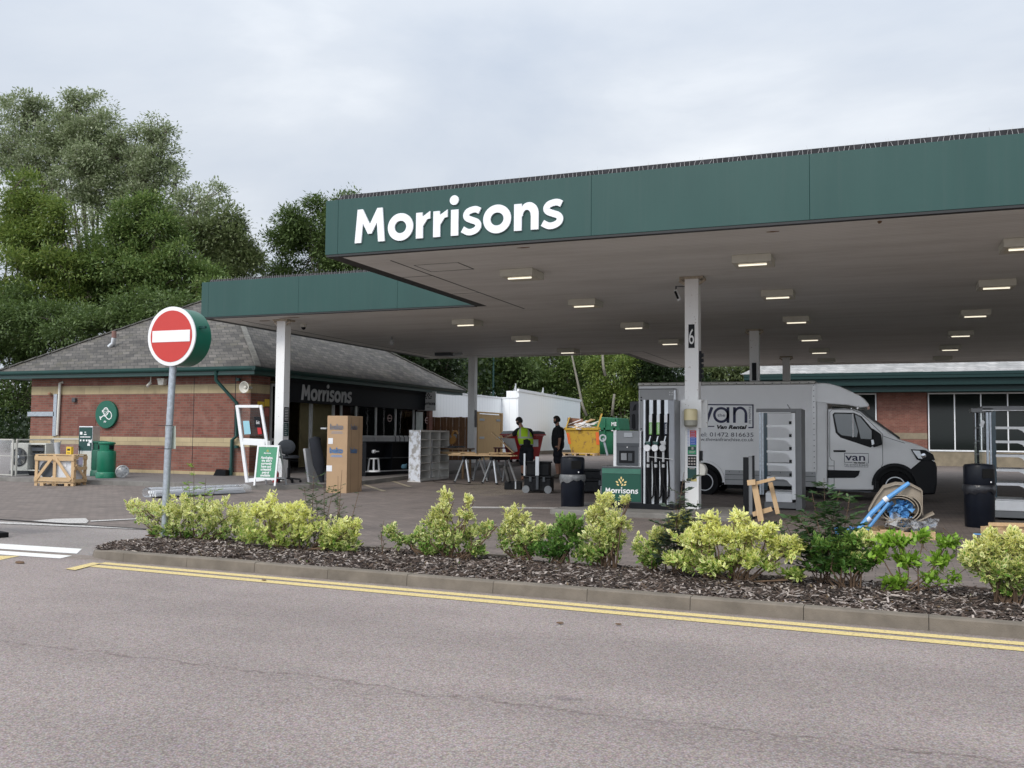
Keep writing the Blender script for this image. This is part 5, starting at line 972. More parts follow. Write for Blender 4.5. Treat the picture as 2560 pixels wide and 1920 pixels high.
# rear doors: one folded flat against the side, one standing open at the back
da,db=V2([(1600,1177)])[0],V2([(1691,973)])[0]
rd=MB().box(da[0],db[0],W0-.07,W0-.025,da[1],db[1]).build('rear_door',mat('van_door_grey',(.43,.44,.45),.4,var=.03),van,off=vo,bevel=.006); e_=MB(); e_.box(da[0]-.01,db[0],W0-.075,W0-.02,db[1],db[1]+.015); e_.build('door_seal',BLACK,rd,off=vo)
MB().box(db[0]-.05,db[0]+.0,W0-.078,W0-.071,da[1],db[1]-.03).build('door_edge',ALU,rd,off=vo)
h_=MB()
for (x,y) in ((1605,994),(1605,1001),(1605,1072)): c_=V2([(x,y)])[0]; h_.lathe([(.018,0),(.018,-.012)],10,(c_[0],W0-.071,c_[1]),'y')
h_.build('hinge_bolt',BLACK,rd,off=vo); h_=MB()
for (x,y) in ((1676,981),(1682,981),(1676,987),(1682,987)): c_=V2([(x,y)])[0]; h_.lathe([(.018,0),(.014,-.01)],10,(c_[0],W0-.071,c_[1]),'y')
h_.build('door_bolt',WHITE,rd,off=vo)
rd=vprism([(1562,1002),(1596,1000),(1596,1075),(1561,1075)],W0+.5,W0+.56,'rear_door',mat('inner_door_grey',(.075,.078,.085),.6,var=.1),bevel=.02)
rd['label']='dark rear door with small windows standing open'
for p_ in ([(1567,1037),(1571,1033),(1576,1035),(1577,1070),(1572,1073),(1567,1069)],[(1583,1036),(1587,1032),(1595,1032),(1595,1073),(1585,1073)],[(1573,1012),(1579,1008),(1578,1024),(1569,1026)],[(1588,1012),(1595,1008),(1595,1026),(1585,1026)]): vprism(p_,W0+.49,W0+.499,'door_opening',BLACK,rd)
# lettering
tw=W0-.004
def vt(px0,px1,base,size,body,m=NAVY,**kw):
    a=YP(px0,base,W0);b=YP(px1,base,W0); sz=size*(a.y and 1)*((b.x-a.x)/(px1-px0)); return text(body,sz,((a.x+b.x)/2-vo[0],tw-vo[1],(a.z+b.z)/2-vo[2]),m,van,'lettering',width=abs(b.x-a.x),**kw)
sl_=MB(); f_=lambda u,v,t:(u,tw-t,v)
def st(pts,w,closed=False,px=True): stroke(sl_,V2(pts) if px else pts,w,f_,.003,closed)
st([(1720,1011),(1884,1012.5)],.03); st([(1882.5,1011),(1882.5,1070)],.03); st([(1884,1069),(1871,1069)],.03); st([(1720,1066),(1786,1066)],.025)
aL=V2([(1803,1037.5)])[0]; st(arc(aL[0],aL[1],.165,.165,0,360,36)[:-1],.06,True,False); st([(1820,1018),(1820,1057)],.065); st([(1836,1057),(1836,1018)],.065)
n0=V2([(1836,1034)])[0]; n1=V2([(1865,1034)])[0]; st(arc((n0[0]+n1[0])/2,n0[1]-.02,(n1[0]-n0[0])/2,.16,178,0,16),.06,False,False); st([(1865,1036),(1865,1057)],.066)
st([(1780,1018),(1766,1056)],.07); st([(1752,1018),(1766,1056)],.07); sl_.build('logo_lettering',NAVY,van,off=vo)
vt(1794,1813,1041.5,11,'the'); vt(1790,1865,1072,13,'Van Rental',INK,bold=.006,shear=.25); vt(1741,1884,1091.5,15,'Tel: 01472 816635',mat('grey_vinyl',(.06,.065,.09),.5,var=0)); vt(1732,1884,1102.5,12,'www.thevanfranchise.co.uk',MC['grey_vinyl'])
t_=text('franchise ltd',.085,(0,0,0),MC['grey_vinyl'],van,rot=Matrix.Identity(3),width=.40,ext=.001); cpos=V2([(1872,1038)])[0]
for v in t_.data.vertices: x,y,z=v.co; v.co=(cpos[0]-vo[0]+y,tw-vo[1]-z,cpos[1]-x-.0-vo[2])
tw=W0+.056-.004; sl_=MB()
st([(2111,1133),(2171,1134),(2171,1158),(2165,1158)],.012); st([(2111,1133),(2111,1156),(2131,1156)],.012); sl_.build('door_logo_frame',NAVY,van,off=vo)
vt(2114,2164,1151.5,27,'van',NAVY,bold=.003); vt(2133,2162,1158.5,5,'Van Rental',INK,bold=.003,shear=.2); vt(2110,2171,1164.5,6.5,'Tel: 01472 816635',MC['grey_vinyl']); vt(2111,2171,1168,4,'www.thevanfranchise.co.uk',MC['grey_vinyl'])
# ================================================================== OPEN REFRIGERATED SHELVING (seen from the end)
def multideck(x0,x1,y0,zg,xs_,shz,label,full=False):
    """x0 open front, x1 back; shelves reach from xs_ to the back upright"""
    t=thing('display_fridge',label,'display fridge',((x0+x1)/2,y0,zg),group='stripped out open display fridges'); o=t.location; d=.95; h=2.04
    LG=mat('fridge_light_grey',(.74,.75,.76),.4,var=.04); FG=mat('fridge_frame_grey',(.17,.175,.18),.45,var=.06)
    def b(a,c,e,f,g,h_,name,m,**kw): return MB().box(a,c,y0+e,y0+f,zg+g,zg+h_).build(name,m,t,off=o,**kw)
    b(x1-.12,x1,0,d,.0,h,'rear_casing',FG,bevel=.008); b(x1-.19,x1-.121,-.01,.04,.22,h-.09,'shelf_upright',WHITE); b(x0-.06,x1-.121,0,d,h-.07,h,'top_canopy',FG,bevel=.008); b(x0-.06,x1-.2,-.01,.0,h-.085,h-.072,'top_strip',WHITE)
    b(x0+.12,x1-.19,-.0,d,.16,.34,'base_tank',WHITE,bevel=.01); b(x0+.1,x1-.121,.0,d,.04,.155,'plinth',FG); b(x0+.14,x1-.19,.01,d,.345,.36,'base_tray',LG)
    f_=MB(); f_.box(x0,x0+.04,y0,y0+.05,zg+.3,zg+h-.07).box(x0+.055,x0+.085,y0,y0+.05,zg+.3,zg+h-.07); f_.build('front_upright',STEEL,t,off=o); b(x0+.09,x0+.16,.02,.04,.4,h-.07,'front_glass',mat('blue_grey_glass',(.03,.06,.08),.15,var=.2,scale=12))
    for z in shz:
        pr=[(xs_,z),(x1-.35,z),(x1-.28,z-.03),(x1-.22,z-.10),(x1-.19,z-.11),(x1-.19,z+.045),(xs_,z+.045)]
        MB().prism(pr,y0-.012,y0-.002).build('shelf_bracket',WHITE,t,off=o); MB().box(xs_,x1-.20,y0,y0+d,z+.02,z+.045).build('shelf',LG,t,off=o); MB().box(x1-.24,x1-.19,y0-.02,y0-.0125,z+.06,z+.12).build('bracket_clip',BLACK,t,off=o)
    return t
yf=19.6; zz_=lambda y:YP(1950,y,yf).z
f1=multideck(YP(1898,1100,yf).x,YP(2004,1100,yf).x,yf,0.0,YP(1917,1100,yf).x,[zz_(v) for v in (1068,1100,1132,1164,1198)],'open grey display fridge without side panel in front of the van door')
MB().box(-2.2,-2.1,19.65,19.75,1.97,2.0).tube([(-1.75,19.6,2.04),(-1.8,19.62,2.12),(-1.76,19.64,2.05)],.008).build('loose_wires',DGREY,f1,off=f1.location)
yf2=19.0; zz2=lambda y:YP(2530,y,yf2).z
f2=multideck(YP(2466,1100,yf2).x,YP(2600,1100,yf2).x,yf2,0.02,YP(2489,1100,yf2).x,[zz2(v) for v in (1073,1108,1143,1179,1214)],'open grey display fridge behind the right hand litter bin at the picture edge')
c0=YP(2445,1165,yf2+.1); c1=YP(2445,1031,yf2+.1); v=[];n=14
for i in range(n+1): a=R(100+160*i/n); v+=[(c0.x+.14+.18*math.cos(a),yf2+.3+.26*math.sin(a),.75),(c0.x+.14+.18*math.cos(a),yf2+.3+.26*math.sin(a),c1.z)]
MB().add(v,[(2*i,2*i+2,2*i+3,2*i+1) for i in range(n)]).build('curved_screen',ACRYL,f2,off=f2.location,smooth='all'); MB().box(c0.x-.10,c0.x+.25,yf2,yf2+.5,c1.z-.0,c1.z+.07).build('screen_top',MC['fridge_frame_grey'],f2,off=f2.location)
q_=[YP(*p,yf2-.02) for p in ((2457,1049),(2462,1055),(2457,1069),(2448,1063))]; MB().add(q_,[(0,1,2,3)]).build('hang_tag',PAPER,f2,off=f2.location)
# ================================================================== BLACK POST, TRESTLE, PALLETS, ROLLS
a=GP(1872,1298); t=thing('black_post','short black twin steel post in front of the display fridge','post',a); MB().box(-.09,-.0,-.05,.05,0,1.10).build('post',BLACK,t,bevel=.006); MB().box(.07,.10,-.05,.05,0,1.13).build('post',BLACK,t); MB().box(.001,.069,-.02,.03,0,1.12).build('grey_inset',GREY,t)
a=GP(1905,1306); yy=a.y; t=thing('timber_trestle','rough pine offcut trestle leaning beside the black post','trestle',a)
L2=lambda p0,p1,w,d,y_:MB().bar(YP(*p0,yy+y_),YP(*p1,yy+y_),w,d,(0,1,0)).build('batten',PINE,t,off=a,bevel=.003)
L2((1886,1210),(1903,1303),.10,.045,0); L2((1926,1206),(1945,1285),.075,.04,.30); L2((1869,1207),(1889,1205),.09,.1,-.05); L2((1890,1208),(1938,1196),.055,.10,.06); L2((1882,1286),(1930,1272),.08,.04,.1)
tag(t.children[3],'weathered grey brown batten')
def pallet(loc,rz,w,d,label):
    t=thing('pallet',label,'pallet',loc,rz,'rough pine pallets on the forecourt')
    for i in range(5): x=-w/2+(w-.1)*i/4; MB().box(x,x+.10,-d/2,d/2,.105,.125).build('deck_board',PINE,t,bevel=.003)
    for y in (-d/2,-.04,d/2-.08): MB().box(-w/2,w/2,y,y+.08,.022,.104).build('bearer',PINEX,t,bevel=.003)
    for y in (-d/2,d/2-.1): MB().box(-w/2,w/2,y,y+.1,0,.021).build('base_board',PINEX,t)
    return t
pb=GP(2245,1348); pal=pallet((pb.x,pb.y+.35,0.0),R(4),.95,.75,'pine pallet carrying the cardboard roll and plastic film')
def P3(x,y,d): return YP(x,y,pb.y+d)
cy=pb.y; rc=YP(2250,1272,cy); t=thing('cardboard_roll','large grey brown cardboard roll stuffed with blue foam on the pallet','cardboard roll',(rc.x,cy,rc.z)); CR=mat('grey_card',(.30,.255,.20),.85,var=.12,scale=3)
def spiral(cx,cz,r0,r1,turns,y0,y1,sx=1,sz=1,a0=0,th=.012,n=60):
    p=[(cx+sx*(r0+(r1-r0)*i/n)*math.cos(a0+turns*6.283*i/n),cz+sz*(r0+(r1-r0)*i/n)*math.sin(a0+turns*6.283*i/n)) for i in range(n+1)]; mb=MB(); stroke(mb,p,th,lambda u,v,t_:(u,y0+t_,v),y1-y0); return mb
spiral(.0,.0,.165,.235,2.1,-.0,.85,1.25,.95,.3).build('roll',CR,t,smooth=True); spiral(.04,-.21,.10,.14,1.4,-.02,.7,1.2,.55,1.0).build('roll',CR,t,smooth=True)
ov=MB(); stroke(ov,[(-.43,-.06),(-.33,.13),(-.22,.29),(-.05,.345),(.16,.335),(.30,.26),(.30,.02),(.305,-.09)],.016,lambda u,v,t_:(u,.12+t_,v),.75); ov.build('cover_sheet',CR,t,smooth=True); MB().prism([(-.42,-.06),(-.32,.13),(-.215,.28),(-.05,.335),(.155,.325),(.29,.255),(.29,.02),(.295,-.08)],.16,.20).build('cover_face',CR,t)
def crumple(c,r,n,name,m,par,seed,flat=1.,sz=.12):
    rr=random.Random(seed); vs=[];fs=[]
    for i in range(n):
        p=Vector((rr.gauss(0,r),rr.gauss(0,r*.6),rr.gauss(0,r*flat)*.7)); 
        if p.length>r*2: p*=r*1.7/p.length
        p+=Vector(c); k=len(vs); ax=Matrix.Rotation(rr.uniform(0,6.28),3,Vector((rr.gauss(0,1),rr.gauss(0,1),rr.gauss(0,1))).normalized()); s=sz*rr.uniform(.5,1.3)
        for u,v,w in ((-1,-.5,0),(0,-.7,.3),(1,-.4,-.1),(-.9,.5,.25),(0,.6,-.2),(1,.6,.2)): vs.append(p+ax@Vector((u*s/2,v*s/2,w*s*.8)))
        fs+=[(k,k+1,k+4,k+3),(k+1,k+2,k+5,k+4)]
    return MB().add(vs,fs).build(name,m,par)
crumple((0,.12,0),.085,46,'blue_foam',BLUE,t,3); crumple((.0,.1,-.2),.08,26,'blue_foam',BLUE,t,4)
t2=thing('blue_foam_strips','long bright blue foam edge strips tied with white tape leaning on the roll','foam strips',(rc.x-.7,cy-.15,.0)); b1=YP(2140,1332,cy-.15);b2=YP(2272,1208,cy+.1);b3=YP(2145,1334,cy-.1); mid=YP(2215,1248,cy-.05)
MB().tube([b1,b1.lerp(mid,.5)+Vector((0,0,.03)),mid,b2],[.034,.036,.034,.030],8).tube([b3+Vector((.06,0,-.02)),mid+Vector((.04,0,-.05))],.026,8).build('strip',BLUE,t2,off=t2.location,smooth=True); e0=YP(2285,1238,cy+.6); MB().bar(e0+Vector((-.2,0,-.02)),e0+Vector((.06,0,.0)),.05,.03).build('strip',BLUE,t2,off=t2.location)
for s_ in (.25,.72): 
    p=b1.lerp(b2,s_)+Vector((0,0,-.0)); p=b1.lerp(mid,.42) if s_<.5 else mid; MB().cyl(p+Vector((-.025,0,-.02)),p+Vector((.025,0,.02)),.042,n=12).build('tape_band',PAPER,t2,off=t2.location)
crumple((-.05,0.05,.10),.10,20,'blue_offcut',BLUE,t2,6,.5)
pf=thing('plastic_film_heap','crumpled clear plastic film spilling over the pallet edge','plastic film',(rc.x+.12,cy+.1,.24)); crumple((0,0,-.02),.16,60,'film',WRAP,pf,8,.4,.15); crumple((.22,0,.0),.10,18,'film',WRAP,pf,9,.4,.14); crumple((.05,.05,-.03),.15,12,'blue_film',BLUE,pf,10,.4,.10)
pc=thing('grey_packing_sheet','torn grey card sheets lying between the rolls and the pallet','packing sheet',(rc.x,cy+.25,.27))
for i,(x,z,l_,a_) in enumerate(((.30,.03,.35,-28),(-.25,.04,.3,12),(.05,-.01,.6,-4))): MB().obox((x,0,z),(l_,.5,.012),Matrix.Rotation(R(a_),3,'Y')@Matrix.Rotation(R(8*i),3,'Z')).build('sheet',CR,pc)
pb2=GP(2545,1345); pal2=pallet((pb2.x+.15,pb2.y+.35,0),R(-38),.95,.8,'pine pallet at the right picture edge below the display fridge'); MB().bar((-.4,-.3,.16),(.5,.1,.20),.10,.05).build('loose_board',PINE,pal2)
b=GP(2437,1338); t=thing('blue_strip','short blue foam strip lying on the paving near the right pallet','foam strip',b); MB().obox((.22,0,.015),(.48,.05,.025),Matrix.Rotation(R(-4),3,'Z')).build('strip',BLUE,t,bevel=.008)
b=GP(1840,1285,.1); t=thing('teal_sponge','small teal sponge block on the pump island by the pillar','sponge',YP(1841,1283,17.0)); t.location.z=.10; MB().box(-.08,.08,-.04,.04,0,.06).build('sponge',mat('teal',(.02,.14,.15),.8),t,bevel=.01)
# ================================================================== DARK LITTER BINS
def dark_bin(loc,rz,label,bagm,bz):
    t=thing('litter_bin',label,'litter bin',loc,rz,'tall black forecourt litter bins'); NAVYB=mat('bin_black',(.004,.006,.012),.4,var=.2,scale=5,dirt=.06,spec=.25)
    MB().lathe([(.215,0),(.225,.02),(.235,.60),(.225,.61)],12).build('body',NAVYB,t,smooth=True,bevel=.01); MB().lathe([(.232,.70),(.238,.72),(.238,1.0),(.22,1.04),(.10,1.055)],12).build('hood',NAVYB,t,smooth=True,bevel=.01)
    v=[];n=30
    for i in range(n):
        a=2*math.pi*i/n; w=mnoise.noise(Vector((math.cos(a)*2,math.sin(a)*2,loc[0]*3)))
        for r,z in ((.236,.71),(.252+.01*w,.69),(.258+.02*w,.62+.05*w),(.245,.58+.09*w)): v.append((r*math.cos(a),r*math.sin(a),z))
    MB().add(v,[(4*i+k,4*((i+1)%n)+k,4*((i+1)%n)+k+1,4*i+k+1) for i in range(n) for k in range(3)]).build('bag_cuff',bagm,t,smooth='all')
    MB().obox((.236*math.cos(R(-60)),.236*math.sin(R(-60)),.90),(.01,.20,.15),Matrix.Rotation(R(-60),3,'Z')).build('opening',mat('void',(.002,.002,.002),.9,var=0),t); MB().lathe([(.013,0),(.013,-.01)],10,(.16,-.18,.76),'y').build('lock',WHITE,t); return t
b=GP(1422,1280); dark_bin((b.x,b.y+.22,b.z),R(5),'black litter bin with grey bag cuff standing before the tool boxes',mat('bag_grey',(.14,.145,.15),.35,var=.3,scale=14,bump=.6,bscale=25),0)
b=GP(2453,1322); dark_bin((b.x,b.y+.22,b.z),R(0),'black litter bin with black bag cuff in front of the right display fridge',mat('bag_black',(.02,.021,.026),.3,var=.3,scale=14,bump=.6,bscale=25),0)
# ================================================================== WORK AREA
def sawhorse(loc,rz,label,w=.75,h=.74,al=ALU):
    t=thing('sawhorse',label,'sawhorse',loc,rz,'folding sawhorses in the work area'); MB().box(-w/2,w/2,-.05,.05,h-.10,h).build('beam',BLACK,t,bevel=.006)
    for sx in (-1,1):
        for sy in (-1,1): l=MB().bar((sx*(w/2-.08),sy*.04,h-.08),(sx*(w/2+.03),sy*.26,.015),.045,.03,(1,0,0)).build('leg',al if sy<0 else GREY,t); MB().cbox((sx*(w/2+.03),sy*.26,.02),(.06,.05,.04)).build('foot',RUB,l)
    return t
h1=GP(1193,1207); h2=GP(1268,1209); sawhorse((-10.75,24.1,gz(-10.7,24.1)),R(75),'folding sawhorse with white legs at the left of the work table'); sawhorse((-9.85,24.0,gz(-9.8,24)),R(70),'folding sawhorse with white legs nearest the man in the vest'); sawhorse((-10.9,25.6,gz(-10.9,25.6)),R(80),'folding sawhorse farthest back behind the work table',al=GREY)
zt_=gz(-10.5,24)+.745; t=thing('work_planks','pale timber planks laid across the sawhorses','plank',(-10.4,24.1,zt_)); 
for y in (-.18,-.04,.10): MB().obox((0,y,.02),(1.9,.12,.035),Matrix.Rotation(R(6+y*20),3,'Z')).build('plank',PINEX,t)
oc=thing('timber_offcuts','short pale timber offcuts piled on the work planks','offcuts',(-10.4,24.1,zt_+.04)); rq=random.Random(2)
for i in range(9): MB().obox((rq.uniform(-.8,.7),rq.uniform(-.15,.12),.02+.03*(i%2)),(rq.uniform(.15,.5),rq.uniform(.05,.09),.035),Matrix.Rotation(rq.uniform(-.8,.8),3,'Z')).build('offcut',PINEX if i%2 else PINE,oc)
cb=thing('power_cable','black power cable snaking on the ground by the sawhorses','cable',(-10.3,23.4,gz(-10.3,23.4)+.012)); MB().tube([(1.6,.3,0),(1.0,-.2,0),(.4,.1,0),(-.1,-.3,0),(-.8,-.1,0),(-1.4,.3,0),(-1.9,1.2,.02)],.012,6).build('cable',RUB,cb,smooth='all')
t2=thing('saw_stand','low brown timber bench carrying the mitre saw','bench',(-12.2,25.6,gz(-12,25.6))); MB().box(-.6,.75,-.3,.3,.86,.90).build('top',mat('brown_ply',(.25,.16,.09),.8,var=.2),t2); MB().box(-.6,.75,-.3,-.26,.72,.80).build('rail',PINEX,t2)
for x in (-.5,.62):
    for y in (-.25,.25): MB().box(x-.03,x+.03,y-.03,y+.03,0,.859).build('leg',MC['brown_ply'],t2)
sw=GP(1213,1170); t=thing('mitre_saw','mitre saw with orange brown guard standing on the bench','mitre saw',(-12.1,25.55,gz(-12,25.6)+.905)); MB().lathe([(.20,0),(.20,.04),(.17,.05)],24).box(-.45,.45,-.06,.06,.02,.06).build('base',DGREY,t); MB().lathe([(.001,-.02),(.14,-.02),(.14,.02),(.001,.02)],24,(.05,0,.25),'y').build('blade_guard',mat('orange_brown',(.32,.16,.04),.5),t,smooth=True); MB().bar((-.10,.05,.05),(.0,.02,.38),.09,.08,(0,1,0)).cyl((-.02,.0,.33),(.12,.16,.36),.06).build('motor_arm',GREY,t); MB().tube([(.05,0,.38),(.12,-.02,.50),(.22,-.02,.50),(.25,-.02,.42)],.028).build('handle',MC['orange_brown'],t)
# sheet of board held by the man
bo=YP(1270,1112,25.1); t=thing('grey_board','grey sheet of board held upright on the work table','board',bo); q_=[YP(*p,25.15) for p in ((1251,1095),(1286,1096),(1294,1128),(1284,1131))]; MB().add([*q_,*[v+Vector((0,.02,0)) for v in q_]],[(0,1,2,3),(7,6,5,4),(0,4,5,1),(1,5,6,2),(2,6,7,3),(3,7,4,0)]).build('sheet',mat('board_grey',(.26,.255,.245),.8),t,off=bo)
a=YP(1229,1081,25.0);b=YP(1285,1132,25.1); t=thing('timber_batten','long pale batten leaning across the grey board','batten',(a+b)/2); MB().bar(a,b,.03,.06,(0,1,0)).build('batten',PINEX,t,off=t.location)
# red wheeled bins
def redbin(loc,rz,label,hh=1.33):
    t=thing('wheeled_bin',label,'wheeled bin',loc,rz); v=[]
    for z,w,d in ((.22,.50,.36),(1.1,.62,.50),(1.15,.66,.54)): v+=[(-w,-d,z),(w,-d,z),(w,d,z),(-w,d,z)]
    MB().add(v,[(3,2,1,0)]+[(4*i+k,4*i+(k+1)%4,4*i+4+(k+1)%4,4*i+4+k) for i in range(2) for k in range(4)]+[(8,9,10,11)]).build('body',RED,t,bevel=.03); MB().box(-.70,.70,-.58,.58,1.152,1.20).build('rim',RED,t,bevel=.02)
    MB().prism([(-.57,1.201),(.57,1.201),(.50,1.30),(.1,hh),(-.4,1.31)],-.68,.68,'x').build('lid',mat('bin_lid_dark',(.02,.025,.03),.4,var=.1),t,bevel=.02)
    for sx in (-.42,.42):
        for sy in (-.26,.26): MB().lathe([(.10,-.03),(.10,.03)],16,(sx,sy,.10),'y').build('wheel',RUB,t)
    MB().box(.621,.64,-.25,.12,.72,1.0).build('label_plate',PAPER,t); MB().box(.68,.72,-.2,.2,1.08,1.13).build('handle',RED,t); return t
redbin((-13.0,34.0,gz(-13,34)),R(-14),'large red wheeled bin with black lid behind the man in the vest')
# rolling tool trunks
def trunk(loc,rz,label,w=.62,d=.42,h=.42,handle=True,tower=True):
    t=thing('tool_trunk',label,'tool box',loc,rz,'black rolling tool boxes and bags'); TB=mat('trunk_black',(.008,.009,.011),.55,var=.3,scale=8,dirt=.12,spec=.2)
    MB().box(-w/2,w/2,-d/2,d/2,.05,h).build('body',TB,t,bevel=.025); MB().box(-w/2-.015,w/2+.015,-d/2-.015,d/2+.015,h+.002,h+.06).build('lid',TB,t,bevel=.02)
    for sx in (-1,1): MB().lathe([(.09,-.025),(.095,0),(.09,.025)],20,(sx*(w/2-.06),-d/2-.03,.095),'y').build('wheel',GREY,t,smooth=True); MB().box(sx*w*.25-.03,sx*w*.25+.03,-d/2-.035,-d/2-.001,h-.08,h+.03).build('latch',DGREY,t,bevel=.004)
    r_=MB(); 
    for i in range(5): x=-w*.3+i*w*.15; r_.box(x-.008,x+.008,-d/2-.012,-d/2-.001,.12,h-.12)
    r_.build('rib',TB,t); 
    if tower: MB().box(-w/2+.05,w/2-.06,-d/2+.05,d/2-.04,h+.061,h+.36).build('upper_case',TB,t,bevel=.02); MB().box(-w/2+.03,w/2-.04,-d/2+.03,d/2-.02,h+.361,h+.40).build('upper_lid',TB,t,bevel=.01)
    if handle: MB().box(-.02,.04,-d/2-.06,-d/2-.037,.10,.42).build('handle_track',DGREY,t); MB().box(-.035,.05,-d/2-.07,-d/2-.037,.43,.88).build('handle_bar',ALU,t); MB().box(-w/2-.01,-w/2+.03,-d/2+.0,-d/2+.03,h+.06,.95).build('side_bar',ALU,t)
    return t
g=GP(1352,1234); trunk((g.x-.12,g.y+.2,g.z),R(8),'stacked black rolling tool trunk with silver pull handle behind the bin',.66,.4,.36)
g=GP(1300,1226); t=thing('open_tool_bag','open dusty black tool bag leaning against the tool trunk','tool bag',(g.x-.22,g.y+.1,g.z),R(18)); MB().box(-.22,.22,-.13,.16,.0,.22).build('base',MC['trunk_black'],t,bevel=.03); MB().obox((-.16,.0,.40),(.06,.42,.40),Matrix.Rotation(R(-16),3,'Y')).build('open_lid',mat('dusty_canvas',(.07,.07,.068),.9,var=.5,scale=12),t,bevel=.02); MB().box(.05,.08,-.15,-.131,.03,.22).build('strap',ALU,t)
g=GP(1480,1236); t=trunk((g.x-.02,g.y+.25,g.z),R(2),'low dark blue tool trunk with white label between bin and pump',.78,.4,.30,False,False); MB().box(.22,.35,-.245,-.236,.03,.20).build('white_label',PAPER,t)
trunk((g.x-.15,g.y+.75,g.z),R(-3),'black ribbed tool case stacked behind the low trunk',.95,.4,.52,False,False)
g=GP(1425,1150); t=thing('maroon_bench','maroon steel framed bench standing behind the bearded man','bench',(g.x-1.0,g.y-5.5,gz(-9,28))); MR=mat('maroon_paint',(.10,.012,.018),.5,var=.15); MB().box(-.25,.42,-.2,.2,.74,.79).build('top',MR,t); MB().box(-.2,-.14,-.2,-.14,0,.739).box(.33,.39,-.2,-.14,0,.739).build('leg',MR,t); MB().box(-.2,-.14,.14,.2,0,.739).box(.33,.39,.14,.2,0,.739).build('leg',MR,t)
# skips
def skip(px_,depthY,m,label,cx0,rz=0): pass
sy_=48.0; so3=YP(1472,1128,sy_); so3.z=.41
t=thing('builders_skip','rusty yellow skip heaped with timber waste beside the white store','skip',so3); SKY=NB('skip_yellow_paint',.6); SKY.col(SKY.mix(SKY.rng(SKY.noise(3.,8,.7),.52,.62,0,.9),(.42,.26,.02),(.15,.07,.03)))
def SF(x,y,d=0): v=YP(x,y,sy_+d); return v
pts_f=[SF(1413,1074),SF(1497,1073),SF(1500,1130),SF(1430,1126)]; pts_b=[SF(1415,1072,2.6),SF(1494,1070,2.6),SF(1489,1118,2.0),SF(1436,1118,2.0)]
for q_ in (pts_f[2],pts_f[3]): q_.z=.44
for q_ in (pts_b[2],pts_b[3]): q_.z=.44
V=pts_f+pts_b; MB().add(V,[(0,1,2,3),(7,6,5,4),(0,4,5,1)][:2]+[(3,2,6,7),(0,3,7,4),(1,5,6,2)]).build('hull',SKY.m,t,off=so3)
for a,b in ((0,1),(1,5),(5,4),(4,0)): MB().bar(V[a]+Vector((0,0,.03)),V[b]+Vector((0,0,.03)),.14,.12).build('top_rim',SKY.m,t,off=so3)
e1=[SF(1413,1072),SF(1422,1043,.2),SF(1424,1043,2.4),SF(1415,1070,2.6)]; MB().add([*e1,*[v+Vector((.06,0,0)) for v in e1]],[(0,1,2,3),(7,6,5,4),(0,4,5,1),(1,5,6,2),(2,6,7,3),(3,7,4,0)]).build('end_plate',SKY.m,t,off=so3)
e1=[SF(1492,1073),SF(1504,1034,.2),SF(1502,1034,2.4),SF(1490,1071,2.6)]; MB().add([*e1,*[v+Vector((.06,0,0)) for v in e1]],[(0,1,2,3),(7,6,5,4),(0,4,5,1),(1,5,6,2),(2,6,7,3),(3,7,4,0)]).build('end_plate',SKY.m,t,off=so3)
e1=[SF(1417,1066,2.2),SF(1419,1044,2.4),SF(1456,1047,2.4),SF(1462,1066,2.2)]; MB().add([*e1,*[v+Vector((0,.06,0)) for v in e1]],[(0,1,2,3),(7,6,5,4),(0,4,5,1),(1,5,6,2),(2,6,7,3),(3,7,4,0)]).build('door_plate',mat('rust_brown',(.16,.075,.045),.85,var=.3),t,off=so3)
for x0_,x1_ in ((1413,1420),(1489,1497)):
    q_=[SF(x0_+3,1082,-.02),SF(x1_+3,1082,-.02),SF(x1_+8,1110,-.02),SF(x0_+8,1110,-.02)] if x0_<1450 else [SF(x0_,1080,-.02),SF(x1_,1080,-.02),SF(x1_+2,1112,-.02),SF(x0_+2,1112,-.02)]; MB().add(q_,[(0,1,2,3)]).build('orange_marker',mat('orange_reflector',(.60,.12,.02),.4),t,off=so3)
wr=thing('timber_waste','heap of white and pale timber offcuts in the yellow skip','timber waste',SF(1458,1068,.8)); rr=random.Random(5); mb1=MB(); mb2=MB()
for i in range(46):
    a=SF(rr.uniform(1420,1468),rr.uniform(1058,1072),rr.uniform(.2,2.0)); an=rr.uniform(-.9,.9); l_=rr.uniform(.4,1.0); (mb1 if rr.random()<.55 else mb2).bar(a,a+Vector((l_*math.cos(an),rr.uniform(-.5,.5),l_*math.sin(an)*.45)),rr.uniform(.06,.16),.04)
mb1.build('white_offcut',WHITE,wr,off=wr.location); mb2.build('pine_offcut',PINE,wr,off=wr.location)
t=thing('skip_pallet','pale pallet lying under the front of the yellow skip','pallet',so3+Vector((-.3,-.6,0))); MB().box(-1.2,.9,-.4,.2,.12,.15).build('deck',PINEX,t)
for x in (-.8,-.2,.4,.8): MB().box(x,x+.1,-.38,.15,0,.12).build('block',PINE,t)
go=YP(1525,1132,52); go.z=.41; t=thing('green_skip','tall dark green enclosed skip behind the yellow skip','skip',go); SG=mat('skip_green',(.012,.13,.065),.5,var=.2,scale=2,dirt=.3)
def Gp(x,y,d=0): return YP(x,y,52+d)
a,b=Gp(1506,1040),Gp(1545,1040); MB().prism([(a.x-.6,.42),(b.x-.1,.42),(b.x+.05,1.9),(b.x-.02,2.5),(a.x-.1,2.55),(a.x-.7,1.9)],52,54.5).build('hull',SG,t,off=go,bevel=.03)
MB().bar((a.x-.75,51.95,1.88),(b.x+.12,51.95,1.88),.1,.12).build('rim',SG,t,off=go); 
for x in (a.x+.1,b.x-.25): MB().box(x,x+.1,51.9,51.99,.45,2.45).build('rib',SG,t,off=go)
